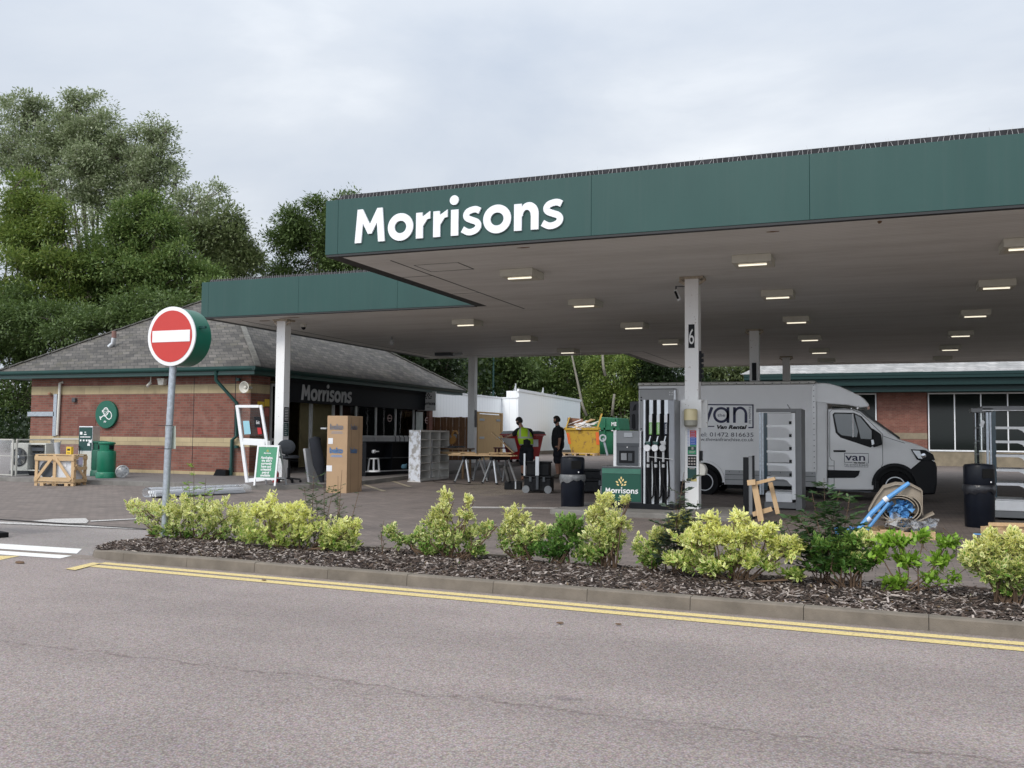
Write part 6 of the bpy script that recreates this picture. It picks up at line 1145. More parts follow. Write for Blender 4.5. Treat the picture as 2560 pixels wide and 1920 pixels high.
text('ME',.30,((a.x+b.x)/2+.25-go.x,51.9-go.y,2.05-go.z),WINK,t,'lettering',bold=.006,width=.30)
MB().box((a.x+b.x)/2+.1,(a.x+b.x)/2+.4,51.9,51.93,1.75,1.80).build('sign_plate',WINK,t,off=go)
g=YP(1515,1132,47.5); t=thing('tow_prop','leaning steel lifting arm with ring beside the green skip','lifting arm',(g.x,47.5,.41)); a=YP(1508,1095,47.5);b=YP(1519,1133,47.5);b.z=.45; MB().bar(a,b,.10,.06,(0,1,0)).build('arm',STEEL,t,off=t.location); ps=MB(); stroke(ps,arc(a.x,a.z,.16,.16,0,360,20)[:-1],.07,lambda u,v,q:(u,47.45-q,v),.05,True); ps.build('ring',ALU,t,off=t.location)
# ================================================================== PEOPLE
def skinned(joints,edges,radii,sub=2):
    """tapering closed limbs and rounded joints, later fused into one skin"""
    out=[]; n=16; J_=[Vector(j) for j in joints]; rr_=[r if isinstance(r,tuple) else (r,r) for r in radii]
    def closed(rings):
        mb=MB(); k=len(rings); mb.v=[tuple(v) for r in rings for v in r]
        mb.f=[(i*n+a,i*n+(a+1)%n,(i+1)*n+(a+1)%n,(i+1)*n+a) for i in range(k-1) for a in range(n)]+[tuple(range(n))[::-1],tuple((k-1)*n+a for a in range(n))]
        me=bpy.data.meshes.new('l'); me.from_pydata(mb.v,[],mb.f); out.append(me)
    for a,b in edges:
        A_,B_=J_[a],J_[b]; d=(B_-A_).normalized(); flat=isinstance(radii[a],tuple) and isinstance(radii[b],tuple)
        if flat: u,w=Vector((1,0,0)),Vector((0,1,0))
        else: u=d.orthogonal().normalized(); w=d.cross(u)
        ra=rr_[a] if flat else (min(rr_[a]) if min(rr_[a])<.09 or isinstance(radii[b],tuple) else rr_[b][0],)*2; rb=rr_[b] if flat else (min(rr_[b]) if min(rr_[b])<.09 or isinstance(radii[a],tuple) else rr_[a][0],)*2
        if not flat and isinstance(radii[a],tuple): ra=rb
        if not flat and isinstance(radii[b],tuple): rb=ra
        rings=[]
        for q in range(6):
            t=q/5; bulge=1+.05*math.sin(math.pi*t); c=A_.lerp(B_,t); rings.append([c+u*math.cos(2*math.pi*k/n)*(ra[0]*(1-t)+rb[0]*t)*bulge+w*math.sin(2*math.pi*k/n)*(ra[1]*(1-t)+rb[1]*t)*bulge for k in range(n)])
        closed(rings)
    for p_,r in zip(J_,rr_):
        rz=min(r)*(.6 if r[0]!=r[1] else 1); rings=[]
        for q in range(1,10): th=math.pi*q/10; rings.append([p_+Vector((r[0]*math.sin(th)*math.cos(2*math.pi*k/n),r[1]*math.sin(th)*math.sin(2*math.pi*k/n),rz*math.cos(th))) for k in range(n)])
        closed(rings)
    b2=bmesh.new()
    for me in out: b2.from_mesh(me)
    bmesh.ops.recalc_face_normals(b2,faces=b2.faces); m=bpy.data.meshes.new('s'); b2.to_mesh(m); b2.free(); return m
def fuse(meshes,name,m,parent,vox=.012,remesh=True):
    bm=bmesh.new()
    for me in meshes:
        b2=bmesh.new(); b2.from_mesh(me); bmesh.ops.remove_doubles(b2,verts=b2.verts,dist=.0002); bmesh.ops.recalc_face_normals(b2,faces=b2.faces); m3=bpy.data.meshes.new('t'); b2.to_mesh(m3); b2.free(); bm.from_mesh(m3)
    me=bpy.data.meshes.new(name); bm.to_mesh(me); bm.free(); o=bpy.data.objects.new(name,me); COL.objects.link(o)
    if remesh:
        r=o.modifiers.new('r','REMESH'); r.mode='VOXEL'; r.voxel_size=vox; r.use_smooth_shade=True
        sm=o.modifiers.new('sm','SMOOTH'); sm.iterations=2; sm.factor=.5
        m2=bpy.data.meshes.new_from_object(o.evaluated_get(bpy.context.evaluated_depsgraph_get())); bpy.data.objects.remove(o); me=m2; o=bpy.data.objects.new(name,me); COL.objects.link(o)
    me.materials.clear(); me.materials.append(m); me.polygons.foreach_set('use_smooth',[True]*len(me.polygons)); o.parent=parent; return o
def headmesh(c,yaw,pitch=0,s=1.):
    """skull, jaw, nose, brow, ears; faces +x before yaw"""
    bm=bmesh.new(); bmesh.ops.create_uvsphere(bm,u_segments=28,v_segments=20,radius=1)
    Rm=Matrix.Rotation(yaw,3,'Z')@Matrix.Rotation(pitch,3,'Y')
    for v in bm.verts:
        x,y,z=v.co; jaw=max(0,-z); X=x*.098*(1-.12*jaw); Y_=y*.076*(1-.28*jaw*jaw); Zz=z*.118
        if x>0: X-=.012*(1-abs(z))*.5; 
        if x<0 and z<-.3: X*=(1-.35*jaw)
        g=math.exp(-((y*.076)/.013)**2)*max(0,x)
        X+=.026*g*math.exp(-((z+.12)/.16)**2)*(1.2 if z<0 else .7)      # nose
        X+=.008*math.exp(-((z-.22)/.10)**2)*max(0,x)*math.exp(-(y/.6)**2)   # brow
        for sy in (-1,1): X-=.010*math.exp(-((y-sy*.38)/.16)**2-((z-.05)/.10)**2)*max(0,x)  # eye sockets
        X+=.007*math.exp(-((z+.50)/.07)**2)*g+.006*math.exp(-((z+.85)/.15)**2)*max(0,x)   # lips, chin
        v.co=Vector(c)+s*(Rm@Vector((X,Y_,Zz)))
    me=bpy.data.meshes.new('h'); bm.to_mesh(me); bm.free(); out=[me]
    for sy in (-1,1):
        bm=bmesh.new(); bmesh.ops.create_uvsphere(bm,u_segments=10,v_segments=8,radius=1)
        for v in bm.verts: v.co=Vector(c)+s*(Rm@Vector((v.co.x*.018-.008,sy*.078+v.co.y*.009,v.co.z*.032-.005)))
        me=bpy.data.meshes.new('e'); bm.to_mesh(me); bm.free(); out.append(me)
    return out,Rm
def hair(c,Rm,keep,name,m,parent,grow=1.10,s=1.,seed=0):
    vs=[];idx={};U,V_=36,24; fs=[]
    for j in range(V_+1):
        for i in range(U):
            th=math.pi*j/V_; ph=2*math.pi*i/U; x,y,z=math.sin(th)*math.cos(ph),math.sin(th)*math.sin(ph),math.cos(th); jaw=max(0,-z)
            k=grow+.07*mnoise.noise(Vector((x*6+seed,y*6,z*6)))
            if not keep(x,y,z): k=.90
            X=x*.098*(1-.12*jaw)*k; Y_=y*.076*(1-.28*jaw*jaw)*k; 
            if x<0 and z<-.3: X*=(1-.30*jaw)
            if x>0 and k>1: X+=.004
            vs.append(Vector(c)+s*(Rm@Vector((X,Y_,z*.118*k))))
    for j in range(V_):
        for i in range(U): fs.append((j*U+i,j*U+(i+1)%U,(j+1)*U+(i+1)%U,(j+1)*U+i))
    o=MB().add(vs,fs).build(name,m,parent); o.data.polygons.foreach_set('use_smooth',[True]*len(o.data.polygons)); return o
def hand(wrist,d,side,up=(0,0,1)):
    """palm, four bent fingers of unequal length and a thumb leaving the palm side; returns meshes"""
    w=Vector(wrist); d=Vector(d).normalized(); u=Vector(up); s=d.cross(u).normalized()*side; n=s.cross(d).normalized()
    out=[skinned([w,w+d*.04,w+d*.085],[(0,1),(1,2)],[(.024,.017),(.036,.016),(.036,.014)],1)]
    for k,(o_,l) in enumerate(((-.030,.062),(-.010,.074),(.010,.070),(.029,.055))):
        b=w+d*.080+s*o_; out.append(skinned([b,b+d*l*.45-n*.006,b+d*l*.78-n*.022,b+d*l-n*.042],[(0,1),(1,2),(2,3)],[.0095,.009,.0085,.007],1))
    b=w+d*.03-s*.028; out.append(skinned([b,b+d*.03-s*.028-n*.01,b+d*.058-s*.034-n*.022],[(0,1),(1,2)],[.013,.011,.008],1)); return out
SKIN=mat('skin',(.36,.19,.13),.55,var=.08); HAIRM=mat('dark_hair',(.012,.009,.008),.7,var=.3,scale=40); CLOTH=mat('black_cotton',(.010,.011,.014),.9,var=.25,scale=10,bump=.3,bscale=30); SHORT=mat('black_shorts',(.008,.010,.018),.85,var=.2,bump=.2,bscale=30); BOOT=mat('worn_boot',(.10,.085,.07),.85,var=.3,scale=20)
def HV():
    q=NB('hi_vis_fabric',.7); X,Yy,Z=q.sep(); q.b.inputs['Roughness'].default_value=.75
    b1=q.rng(q.math('ABSOLUTE',q.math('SUBTRACT',Z,1.235)),.022,.026,1,0); b2=q.rng(q.math('ABSOLUTE',q.math('SUBTRACT',q.math('ABSOLUTE',q.math('ADD',X,.07)),.13)),.028,.032,1,0); b2=q.math('MULTIPLY',b2,q.rng(Z,1.26,1.27,0,1)); b3=q.rng(Z,1.04,1.05,1,0)
    f=q.math('MAXIMUM',q.math('MAXIMUM',b1,b2),b3); q.col(q.mix(f,(.42,.68,.02),(.42,.43,.41))); q.bump(q.noise(14,4),.5,.02); return q.m
# man bending over the board, seen from behind
g=GP(1316,1200); pa=thing('person','man in yellow hi-vis vest and black shorts leaning to hold the grey board','person',g,R(20.5))
J=[(0,.02,.95),(-.09,.02,.90),(-.105,-.02,.50),(-.11,.03,.10),(-.115,-.05,.045),(-.125,-.0,.04),(.09,.02,.90),(.09,.0,.50),(.08,.07,.10),(.08,.0,.045),(.075,.10,.04),
   (-.02,.02,1.12),(-.06,.08,1.30),(-.10,.13,1.45),(-.16,.15,1.53),(-.20,.16,1.62),(-.25,.15,1.44),(-.44,.22,1.30),(-.66,.25,1.22),(.09,.16,1.42),(.15,.34,1.20),(.02,.48,1.10)]
E_=[(0,1),(1,2),(2,3),(3,5),(3,4),(0,6),(6,7),(7,8),(8,10),(8,9),(0,11),(11,12),(12,13),(13,14),(14,15),(13,16),(16,17),(17,18),(13,19),(19,20),(20,21)]
Rr=[.11,.10,.062,.042,.04,.04,.10,.062,.042,.04,.04,(.13,.09),(.14,.10),(.12,.08),.06,.055,.062,.046,.030,.062,.046,.030]
hm,RmA=headmesh((-.225,.16,1.71),R(155),R(8)); hd_=hand((-.66,.25,1.22),(-.9,.1,-.12),1)+hand((.02,.48,1.10),(-.7,.5,-.1),-1)
fuse([skinned(J,E_,Rr)]+hm+hd_,'body',SKIN,pa,.010)
hair((-.225,.16,1.71),RmA,lambda x,y,z:z>.25 or (x<.15 and z>-.45) ,'hair',HAIRM,pa,1.13,seed=1); hair((-.225,.16,1.71),RmA,lambda x,y,z:x>-.1 and z<-.25 and z>-.98 ,'beard',HAIRM,pa,1.09,seed=4)
fuse([skinned([J[12],J[11],(0,.02,.97),J[13],(-.15,.145,1.49),J[16],(-.37,.20,1.34),J[19],(.14,.27,1.28)],[(0,1),(1,2),(0,3),(3,4),(3,5),(5,6),(3,7),(7,8)],[(.20,.145),(.19,.14),(.18,.14),(.155,.115),.075,.082,.074,.082,.07])],'t_shirt',CLOTH,pa,.012)
fuse([skinned([(0,.02,.96),(-.09,.02,.86),(-.105,-.0,.62),(-.108,-.01,.50),(.09,.02,.86),(.092,.01,.62),(.092,.0,.50)],[(0,1),(1,2),(2,3),(0,4),(4,5),(5,6)],[(.18,.135),.125,.105,.098,.125,.105,.098])],'shorts',SHORT,pa,.012)
vs_=skinned([J[12],(-.01,.03,1.04),J[13],(-.15,.145,1.485)],[(0,1),(0,2),(2,3)],[(.215,.158),(.212,.155),(.17,.128),.078]); fuse([vs_],'hi_vis_vest',HV(),pa,.012)
for b_ in ((J[3],J[5]),(J[8],J[10])):
    f=Vector(b_[1]); a=Vector(b_[0]); o=fuse([skinned([a+Vector((0,0,.02)),Vector((a.x,a.y,.06)),Vector((a.x,a.y-.05,.045)),Vector((a.x,a.y+.13,.042))],[(0,1),(1,2),(1,3)],[.055,.055,.048,.045])],'boot',BOOT,pa,.012)
    fuse([skinned([a+Vector((0,0,.03)),a+Vector((0,-.01,.12))],[(0,1)],[.05,.052],1)],'sock',BLACK,pa,.012)
# bearded man standing in profile, facing left
g=GP(1393,1196); pb_=thing('person','bearded man in black t-shirt and dark shorts standing with arm hanging','person',g,R(19))
J=[(0.02,0,.97),(.0,-.09,.92),(-.015,-.09,.50),(.02,-.09,.09),(.05,-.09,.04),(-.10,-.09,.035),(.02,.09,.92),(.03,.09,.50),(.08,.09,.09),(.11,.09,.04),(-.04,.09,.035),
   (.03,0,1.13),(.02,0,1.32),(.03,0,1.50),(.0,0,1.57),(-.01,0,1.64),(.04,-.19,1.47),(.075,-.23,1.20),(.045,-.20,.96),(.03,.19,1.47),(.03,.23,1.20),(-.05,.2,.98)]
hc_=(-.025,0,1.745); hm,RmB=headmesh(hc_,R(180),R(4)); hd_=hand((.045,-.20,.96),(-.12,.02,-1),1,(1,0,0))+hand((-.05,.2,.98),(-.2,0,-1),-1,(1,0,0))
Rr=[(.12,.12),.10,.062,.042,.04,.038,.10,.062,.042,.04,.038,(.11,.14),(.12,.15),(.09,.13),.062,.056,.062,.046,.030,.062,.046,.030]
fuse([skinned(J,E_,[(r[1],r[0]) if isinstance(r,tuple) else r for r in Rr])]+hm+hd_,'body',SKIN,pb_,.010)
hair(hc_,RmB,lambda x,y,z:z>.42 or (x<.20 and z>-.40),'hair',HAIRM,pb_,1.16,seed=2); hair(hc_,RmB,lambda x,y,z:x>.0 and z<-.30,'beard',HAIRM,pb_,1.16,seed=5)
fuse([skinned([(.015,0,1.30),(.01,0,1.12),(.02,0,.94),(.03,0,1.48),(.005,0,1.55),J[16],(.066,-.222,1.27),J[19],(.03,.222,1.27)],[(0,1),(1,2),(0,3),(3,4),(3,5),(5,6),(3,7),(7,8)],[(.19,.165),(.19,.175),(.18,.165),(.165,.115),.074,.084,.078,.084,.078])],'t_shirt',CLOTH,pb_,.012)
fuse([skinned([(.02,0,.96),(.0,-.09,.86),(-.01,-.09,.66),(-.01,-.09,.52),(.02,.09,.86),(.03,.09,.66),(.03,.09,.52)],[(0,1),(1,2),(2,3),(0,4),(4,5),(5,6)],[(.17,.17),.125,.110,.10,.125,.110,.10])],'shorts',SHORT,pb_,.012)
for x,y in ((.02,-.09),(.08,.09)):
    fuse([skinned([(x,y,.11),(x,y,.06),(x+.05,y,.045),(x-.14,y,.042)],[(0,1),(1,2),(1,3)],[.055,.055,.048,.045])],'boot',BOOT,pb_,.012)
# ================================================================== VEGETATION
def leafmat(name,c1,c2,c3=None,trans=.35,rough=.5):
    m=bpy.data.materials.new(name); m.use_nodes=True; N=m.node_tree.nodes; L=m.node_tree.links; b=N['Principled BSDF']; b.inputs['Roughness'].default_value=rough
    g=N.new('ShaderNodeNewGeometry'); r=N.new('ShaderNodeValToRGB'); L.new(g.outputs['Random Per Island'],r.inputs[0]); e=r.color_ramp.elements; e[0].color=(*c1,1); e[1].color=(*c2,1)
    if c3: x=e.new(.85); x.color=(*c2,1); e[-1].color=(*c3,1)
    col=r.outputs[0]
    L.new(col,b.inputs['Base Color']); t=N.new('ShaderNodeBsdfTranslucent'); L.new(col,t.inputs[0]); mx=N.new('ShaderNodeMixShader'); mx.inputs[0].default_value=trans; L.new(b.outputs[0],mx.inputs[1]); L.new(t.outputs[0],mx.inputs[2]); L.new(mx.outputs[0],N['Material Output'].inputs[0]); MC[name]=m; return m
def vleafmat(name,edge1,edge2,mid,thr=.45):
    """variegated leaf: green heart, cream-yellow margin, from a colour layer on the blade"""
    m=leafmat(name,edge1,edge2); N=m.node_tree.nodes; L=m.node_tree.links; b=N['Principled BSDF']; a=N.new('ShaderNodeAttribute'); a.attribute_name='edge'
    r=[n for n in N if n.type=='VALTORGB'][0]; g=[n for n in N if n.type=='NEW_GEOMETRY'][0]
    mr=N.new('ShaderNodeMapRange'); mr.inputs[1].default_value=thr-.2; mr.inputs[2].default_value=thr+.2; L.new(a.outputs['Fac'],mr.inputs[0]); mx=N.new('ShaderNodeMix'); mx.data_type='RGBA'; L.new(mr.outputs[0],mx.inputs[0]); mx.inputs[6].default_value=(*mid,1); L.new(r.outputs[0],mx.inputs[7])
    for l in list(m.node_tree.links):
        if l.from_node==r and l.to_node!=mx: to=l.to_socket; L.remove(l); L.new(mx.outputs[2],to)
    return m
def npmesh(name,V,Fv,m,parent=None,edge=None,smooth=False):
    me=bpy.data.meshes.new(name); nf,k=Fv.shape; me.vertices.add(len(V)); me.vertices.foreach_set('co',V.astype(np.float32).ravel()); me.loops.add(nf*k); me.loops.foreach_set('vertex_index',Fv.astype(np.int32).ravel())
    me.polygons.add(nf); me.polygons.foreach_set('loop_start',np.arange(0,nf*k,k,dtype=np.int32)); me.polygons.foreach_set('loop_total',np.full(nf,k,dtype=np.int32)); me.update(calc_edges=True)
    if edge is not None: at=me.attributes.new('edge','FLOAT','POINT'); at.data.foreach_set('value',edge.astype(np.float32))
    me.materials.append(m); o=bpy.data.objects.new(name,me); COL.objects.link(o)
    if parent: o.parent=parent
    return o
def frames(D,up=None):
    D=D/np.linalg.norm(D,axis=1,keepdims=True); r=rng.normal(size=D.shape) if up is None else up+rng.normal(size=D.shape)*.5
    s=np.cross(D,r); s/=np.linalg.norm(s,axis=1,keepdims=True)+1e-9; return D,s,np.cross(s,D)
def leaves(P,D,size,wr=.5,up=None,fan=False):
    """P base points, D directions; kite leaves (4 verts) or folded 7-vert fans"""
    n=len(P); D,s,u=frames(D,up); L_=size*rng.uniform(.7,1.25,n)[:,None]; W_=L_*wr
    if not fan:
        V=np.stack([P,P+D*L_*.45-s*W_*.5+u*L_*.08,P+D*L_,P+D*L_*.45+s*W_*.5+u*L_*.08],1).reshape(-1,3); return V,np.arange(n*4).reshape(n,4),None
    c=P+D*L_*.5-u*W_*.12
    V=np.stack([c,P,P+D*L_*.28-s*W_*.45,P+D*L_*.68-s*W_*.48,P+D*L_,P+D*L_*.68+s*W_*.48,P+D*L_*.28+s*W_*.45],1).reshape(-1,3)
    b=np.arange(n)[:,None]*7; F_=np.concatenate([np.stack([b[:,0],b[:,0]+1+i,b[:,0]+1+(i+1)%6],1) for i in range(6)]); E=np.tile(np.array([0,.9,1,1,1,1,1.]),n); return V,F_,E
def branches(segs,name,m,parent):
    mb=MB()
    for a,b,r0,r1 in segs: mb.tube([a,b],[r0*.8,r1*.8],6,cap=False)
    return mb.build(name,m,parent,smooth='all')
BARKM=mat('tree_bark',(.13,.11,.085),.9,var=.4,scale=4,bump=.5,bscale=20); PALEBARK=mat('pale_bark',(.20,.185,.15),.9,var=.35,scale=4); TWIG=mat('twig',(.12,.075,.045),.9,var=.3)
def tree(name,base,lobes,nleaf,size,lm,label,cat='tree',group='trees behind the forecourt',bark=None,clump=.55,trunk_r=.22,wr=.42,lean=0,droop=.1):
    """lobes: (centre, radii) in metres in world space; leaves hang in clumps along twigs spread through each lobe"""
    base=Vector(base); t=thing(name,label,cat,base,0,group); b=np.array(base); segs=[]; P=[];D=[]; vol=np.array([r[0]*r[1]*r[2] for c,r in lobes])**.72; vol=vol/vol.sum()
    top=max(l[0][2] for l in lobes); cx=np.mean([l[0][0] for l in lobes])-b[0]; fork=Vector((cx*.3+lean,0,(top-b[2])*.32)); segs.append((Vector((0,0,-.2)),fork*.5+Vector((.1,0,0)),trunk_r,trunk_r*.8)); segs.append((fork*.5+Vector((.1,0,0)),fork,trunk_r*.8,trunk_r*.65))
    for (c,r),w in zip(lobes,vol):
        c=np.array(c)-b; r=np.array(r); cc=Vector(c); kn=fork.lerp(cc,.55)+Vector((random.uniform(-.5,.5),random.uniform(-.5,.5),.2)); segs.append((fork,kn,trunk_r*.45,trunk_r*.28)); segs.append((kn,cc,trunk_r*.28,trunk_r*.14))
        nleaf_=nleaf*2.7; ncl=max(6,int(nleaf_*w/46)); nb=max(5,int(4+2.2*r[0])); bd_=rng.normal(size=(nb,3)); bd_[:,2]+=.25; bd_/=np.linalg.norm(bd_,axis=1,keepdims=True); bc=c+bd_*r*rng.uniform(.45,.95,(nb,1)); bi=rng.integers(0,nb,ncl); d=rng.normal(size=(ncl,3)); d[:,2]+=.45; d/=np.linalg.norm(d,axis=1,keepdims=True); pc=bc[bi]+d*(r*rng.uniform(.26,.50,(nb,1)))[bi]*rng.uniform(.7,1.08,(ncl,1))
        for q in pc[::max(1,ncl//14)]: qv=Vector(q); m_=cc.lerp(qv,.5)+Vector((0,0,.15)); segs.append((cc,m_,trunk_r*.12,.035)); segs.append((m_,qv,.035,.014))
        k=46; cl=np.repeat(pc,k,0); dd=np.repeat(d,k,0); ax=dd+rng.normal(size=dd.shape)*.6; off=rng.normal(size=cl.shape)*clump*.58*np.array([1,1,.62]); P.append(cl+off); D.append(ax+off/clump*.7-np.array([0,0,droop*3]))
    P=np.concatenate(P);D=np.concatenate(D); V,F_,_=leaves(P,D,size*1.2,wr,up=np.array([0,0,1.5])); npmesh('crown',V,F_,lm,t); branches(segs,'trunk',bark or BARKM,t); return t
def lobespx(lst,Y,depth=.8):
    """(x,y,rx,ry) measured in photo pixels on the plane at distance Y -> lobes in metres"""
    o=[]
    for q in lst:
        x,y,rx,ry=q[:4]; yy=Y+(q[4] if len(q)>4 else 0); c=YP(x,y,yy); m=abs(YP(x+100,y,yy).x-c.x)/100; o.append(((c.x,c.y,c.z),(rx*m,max(rx,ry)*m*depth,ry*m)))
    return o
ASH=leafmat('ash_leaf',(.085,.145,.038),(.20,.28,.08),(.29,.34,.12)); ASHY=leafmat('yellow_green_leaf',(.10,.165,.035),(.22,.285,.065),(.29,.33,.09)); WILLOW=leafmat('silver_leaf',(.17,.22,.10),(.36,.41,.24),(.66,.68,.52)); DARKL=leafmat('dark_leaf',(.012,.026,.008),(.035,.06,.018)); MIDL=leafmat('mid_leaf',(.065,.11,.032),(.16,.225,.07)); OAKL=leafmat('olive_leaf',(.09,.125,.045),(.20,.245,.10),(.31,.34,.18))
def zb0(x,y): return (x,y,.35)
Yt=52.
silver=[(22,345,14,36),(60,290,12,34),(80,275,12,36),(165,285,11,32),(195,268,12,34),(235,295,12,32),(300,350,13,34),(345,335,12,30),(385,335,11,28),(415,350,13,34),(440,460,16,36),(478,505,16,34),(520,545,14,30),(8,420,50,60),(140,360,60,60),(240,400,70,60),(350,450,70,60),(95,320,80,75),(200,330,85,75),(60,420,90,80),(170,420,110,80),(290,400,80,70),(250,470,110,80),(385,400,60,60),(390,480,70,80),(430,560,70,70),(300,560,110,80),(500,520,50,60),(520,610,50,60),(55,300,45,45),(190,270,35,40),(395,345,30,45)]
bx_=YP(230,900,Yt); tree('silver_willow',(bx_.x,Yt,.3),lobespx(silver,Yt),30000,.21,WILLOW,'tallest silvery leaved tree with feathery top behind the kiosk',clump=.5,trunk_r=.35)
rgt=[(540,590,60,60),(590,620,40,50),(600,680,45,55),(550,690,70,60),(470,660,70,70),(610,640,20,30)]
bx_=YP(540,900,49); tree('maple_tree',(bx_.x,49,.3),lobespx(rgt,49),11000,.20,OAKL,'olive green tree at the right end of the group behind the kiosk',clump=.5)
ash1=[(330,560,70,60),(280,640,90,70),(380,640,80,70),(330,720,110,60),(440,700,80,60),(250,740,80,60),(500,720,60,50),(400,760,90,50),(560,740,50,40)]
bx_=YP(370,900,44); tree('ash_tree',(bx_.x,44,.3),lobespx(ash1,44),20000,.20,ASH,'mid green ash tree rising over the kiosk roof left of the canopy',clump=.5)
ash2=[(30,480,60,60),(70,540,70,60),(20,600,80,70),(110,620,70,60),(160,560,40,40),(60,690,100,60),(170,690,70,60),(20,770,80,60),(130,770,90,60)]
bx_=YP(60,900,41); tree('yellow_ash_tree',(bx_.x,41,.3),lobespx(ash2,41),20000,.19,ASHY,'yellow green tree at the left picture edge above the kiosk roof',clump=.48)
drk=[(40,850,110,60),(170,820,120,50),(260,810,80,40),(-60,800,100,80),(20,930,60,60),(60,1000,45,50),(10,1050,50,50),(-60,950,80,90),(420,800,90,40),(560,790,80,40),(330,790,90,45)]
bx_=YP(0,1000,38.5); tree('dark_elder',(bx_.x,38.5,.3),lobespx(drk,38.5),22000,.18,MIDL,'dark low shrubby tree filling the gap left of the kiosk wall',clump=.5,trunk_r=.15)
mid=[(760,560,60,60),(720,620,50,50),(700,680,45,40),(790,640,70,70),(850,600,60,70),(850,540,35,45),(820,680,80,45),(900,680,70,60),(960,700,60,50),(880,520,20,30)]
bx_=YP(800,900,58); tree('sycamore_tree',(bx_.x,58,.3),lobespx(mid,58),17000,.22,MIDL,'dark green tree rising behind the corner of the lettered canopy',clump=.55)
# woodland behind the white store, each trunk a tree of its own
wood=[('dark_sycamore',[(960,900,90,60),(1050,920,70,60),(1000,960,80,50),(1110,940,50,60),(900,860,80,50),(1080,880,60,40)],47,DARKL,9000,'darkest round tree between the kiosk roof and the rear white column',BARKM,.22),
('hazel_tree',[(1190,920,60,50),(1250,900,60,50),(1220,960,60,40),(1290,950,50,45)],62,MIDL,9000,'green bushy tree above the low white hoarding',BARKM,.22),
('birch_tree',[(1320,900,60,50),(1380,920,60,60),(1350,970,60,50),(1420,960,50,60),(1300,960,40,40),(1400,880,70,40)],66,ASH,9000,'brighter green tree behind the white store roof',PALEBARK,.20),
('slender_birch',[(1450,890,50,50),(1480,950,50,70),(1440,1000,40,40)],70,MIDL,6500,'slim tree with pale leaning trunk right of the white store',PALEBARK,.20),
('lime_tree',[(1530,930,60,60),(1590,950,60,70),(1560,1010,70,50),(1500,1020,50,50),(1620,1010,50,60)],64,ASHY,9500,'yellow green tree above the green skip',BARKM,.20),
('holly_tree',[(1650,960,60,60),(1710,960,60,50),(1690,1010,70,50)],63,DARKL,7500,'dark tree behind the top of the van box',BARKM,.20),
('thin_maple',[(1790,940,60,30),(1850,945,50,30),(1760,985,60,30)],74,OAKL,4200,'thin open tree with sky gaps left of the supermarket roof',BARKM,.24),
('back_oak',[(1150,880,120,80),(1330,870,140,90),(1500,880,140,90),(1680,890,120,90)],84,DARKL,16000,'very dark tall tree mass farthest back behind the woodland',BARKM,.34)]
for nm,lb,Y_,lm,n,label,bk,sz in wood:
    c=lobespx(lb,Y_); bx=np.mean([q[0][0] for q in c]); tree(nm,(bx,Y_,.3),c,n,sz,lm,label,bark=bk,clump=.6,trunk_r=.2)
# pale leaning stems at the wood edge
for i,(pts,label) in enumerate((([(1466,1040),(1455,1010),(1445,960),(1432,900),(1428,880)],'pale crooked leaning stem beside the white store'),([(1513,940),(1508,915),(1506,880)],'short pale stem high above the yellow skip'),([(1530,1040),(1533,1010),(1536,985)],'thin pale stem just above the green skip'))):
    c=[YP(x,y,58+i) for x,y in pts]; t=thing('bare_tree_stem',label,'tree',c[0],0,'pale stems at the wood edge'); MB().tube(c,[.10-.012*k for k in range(len(c))],8).build('trunk',PALEBARK,t,off=c[0],smooth='all')
# undergrowth below the wood: too many plants to count
def undergrowth(n,x0,x1,y0,y1,h,size,m,name):
    P=np.stack([rng.uniform(x0,x1,n),rng.uniform(y0,y1,n),np.zeros(n)],1); hh=np.array([h*(.55+.45*mnoise.noise(Vector((p[0]*.35,p[1]*.35,1))))for p in P]); P[:,2]=.3+rng.uniform(0,1,n)**.7*hh
    V,F_,_=leaves(P,rng.normal(size=P.shape)+np.array([0,-.3,.3]),size,.6,up=np.array([0,0,1.])); o=npmesh(name,V,F_,m); tag(o,kind='stuff'); return o
undergrowth(26000,-34,2,60,70,4.0,.26,MIDL,'woodland_undergrowth'); undergrowth(16000,-34,4,72,80,9.5,.5,DARKL,'woodland_thicket'); undergrowth(14000,-46,-25.5,33,40,3.0,.22,DARKL,'hedge_undergrowth'); undergrowth(26000,-56,-24.5,46,60,11.5,.42,DARKL,'far_thicket')
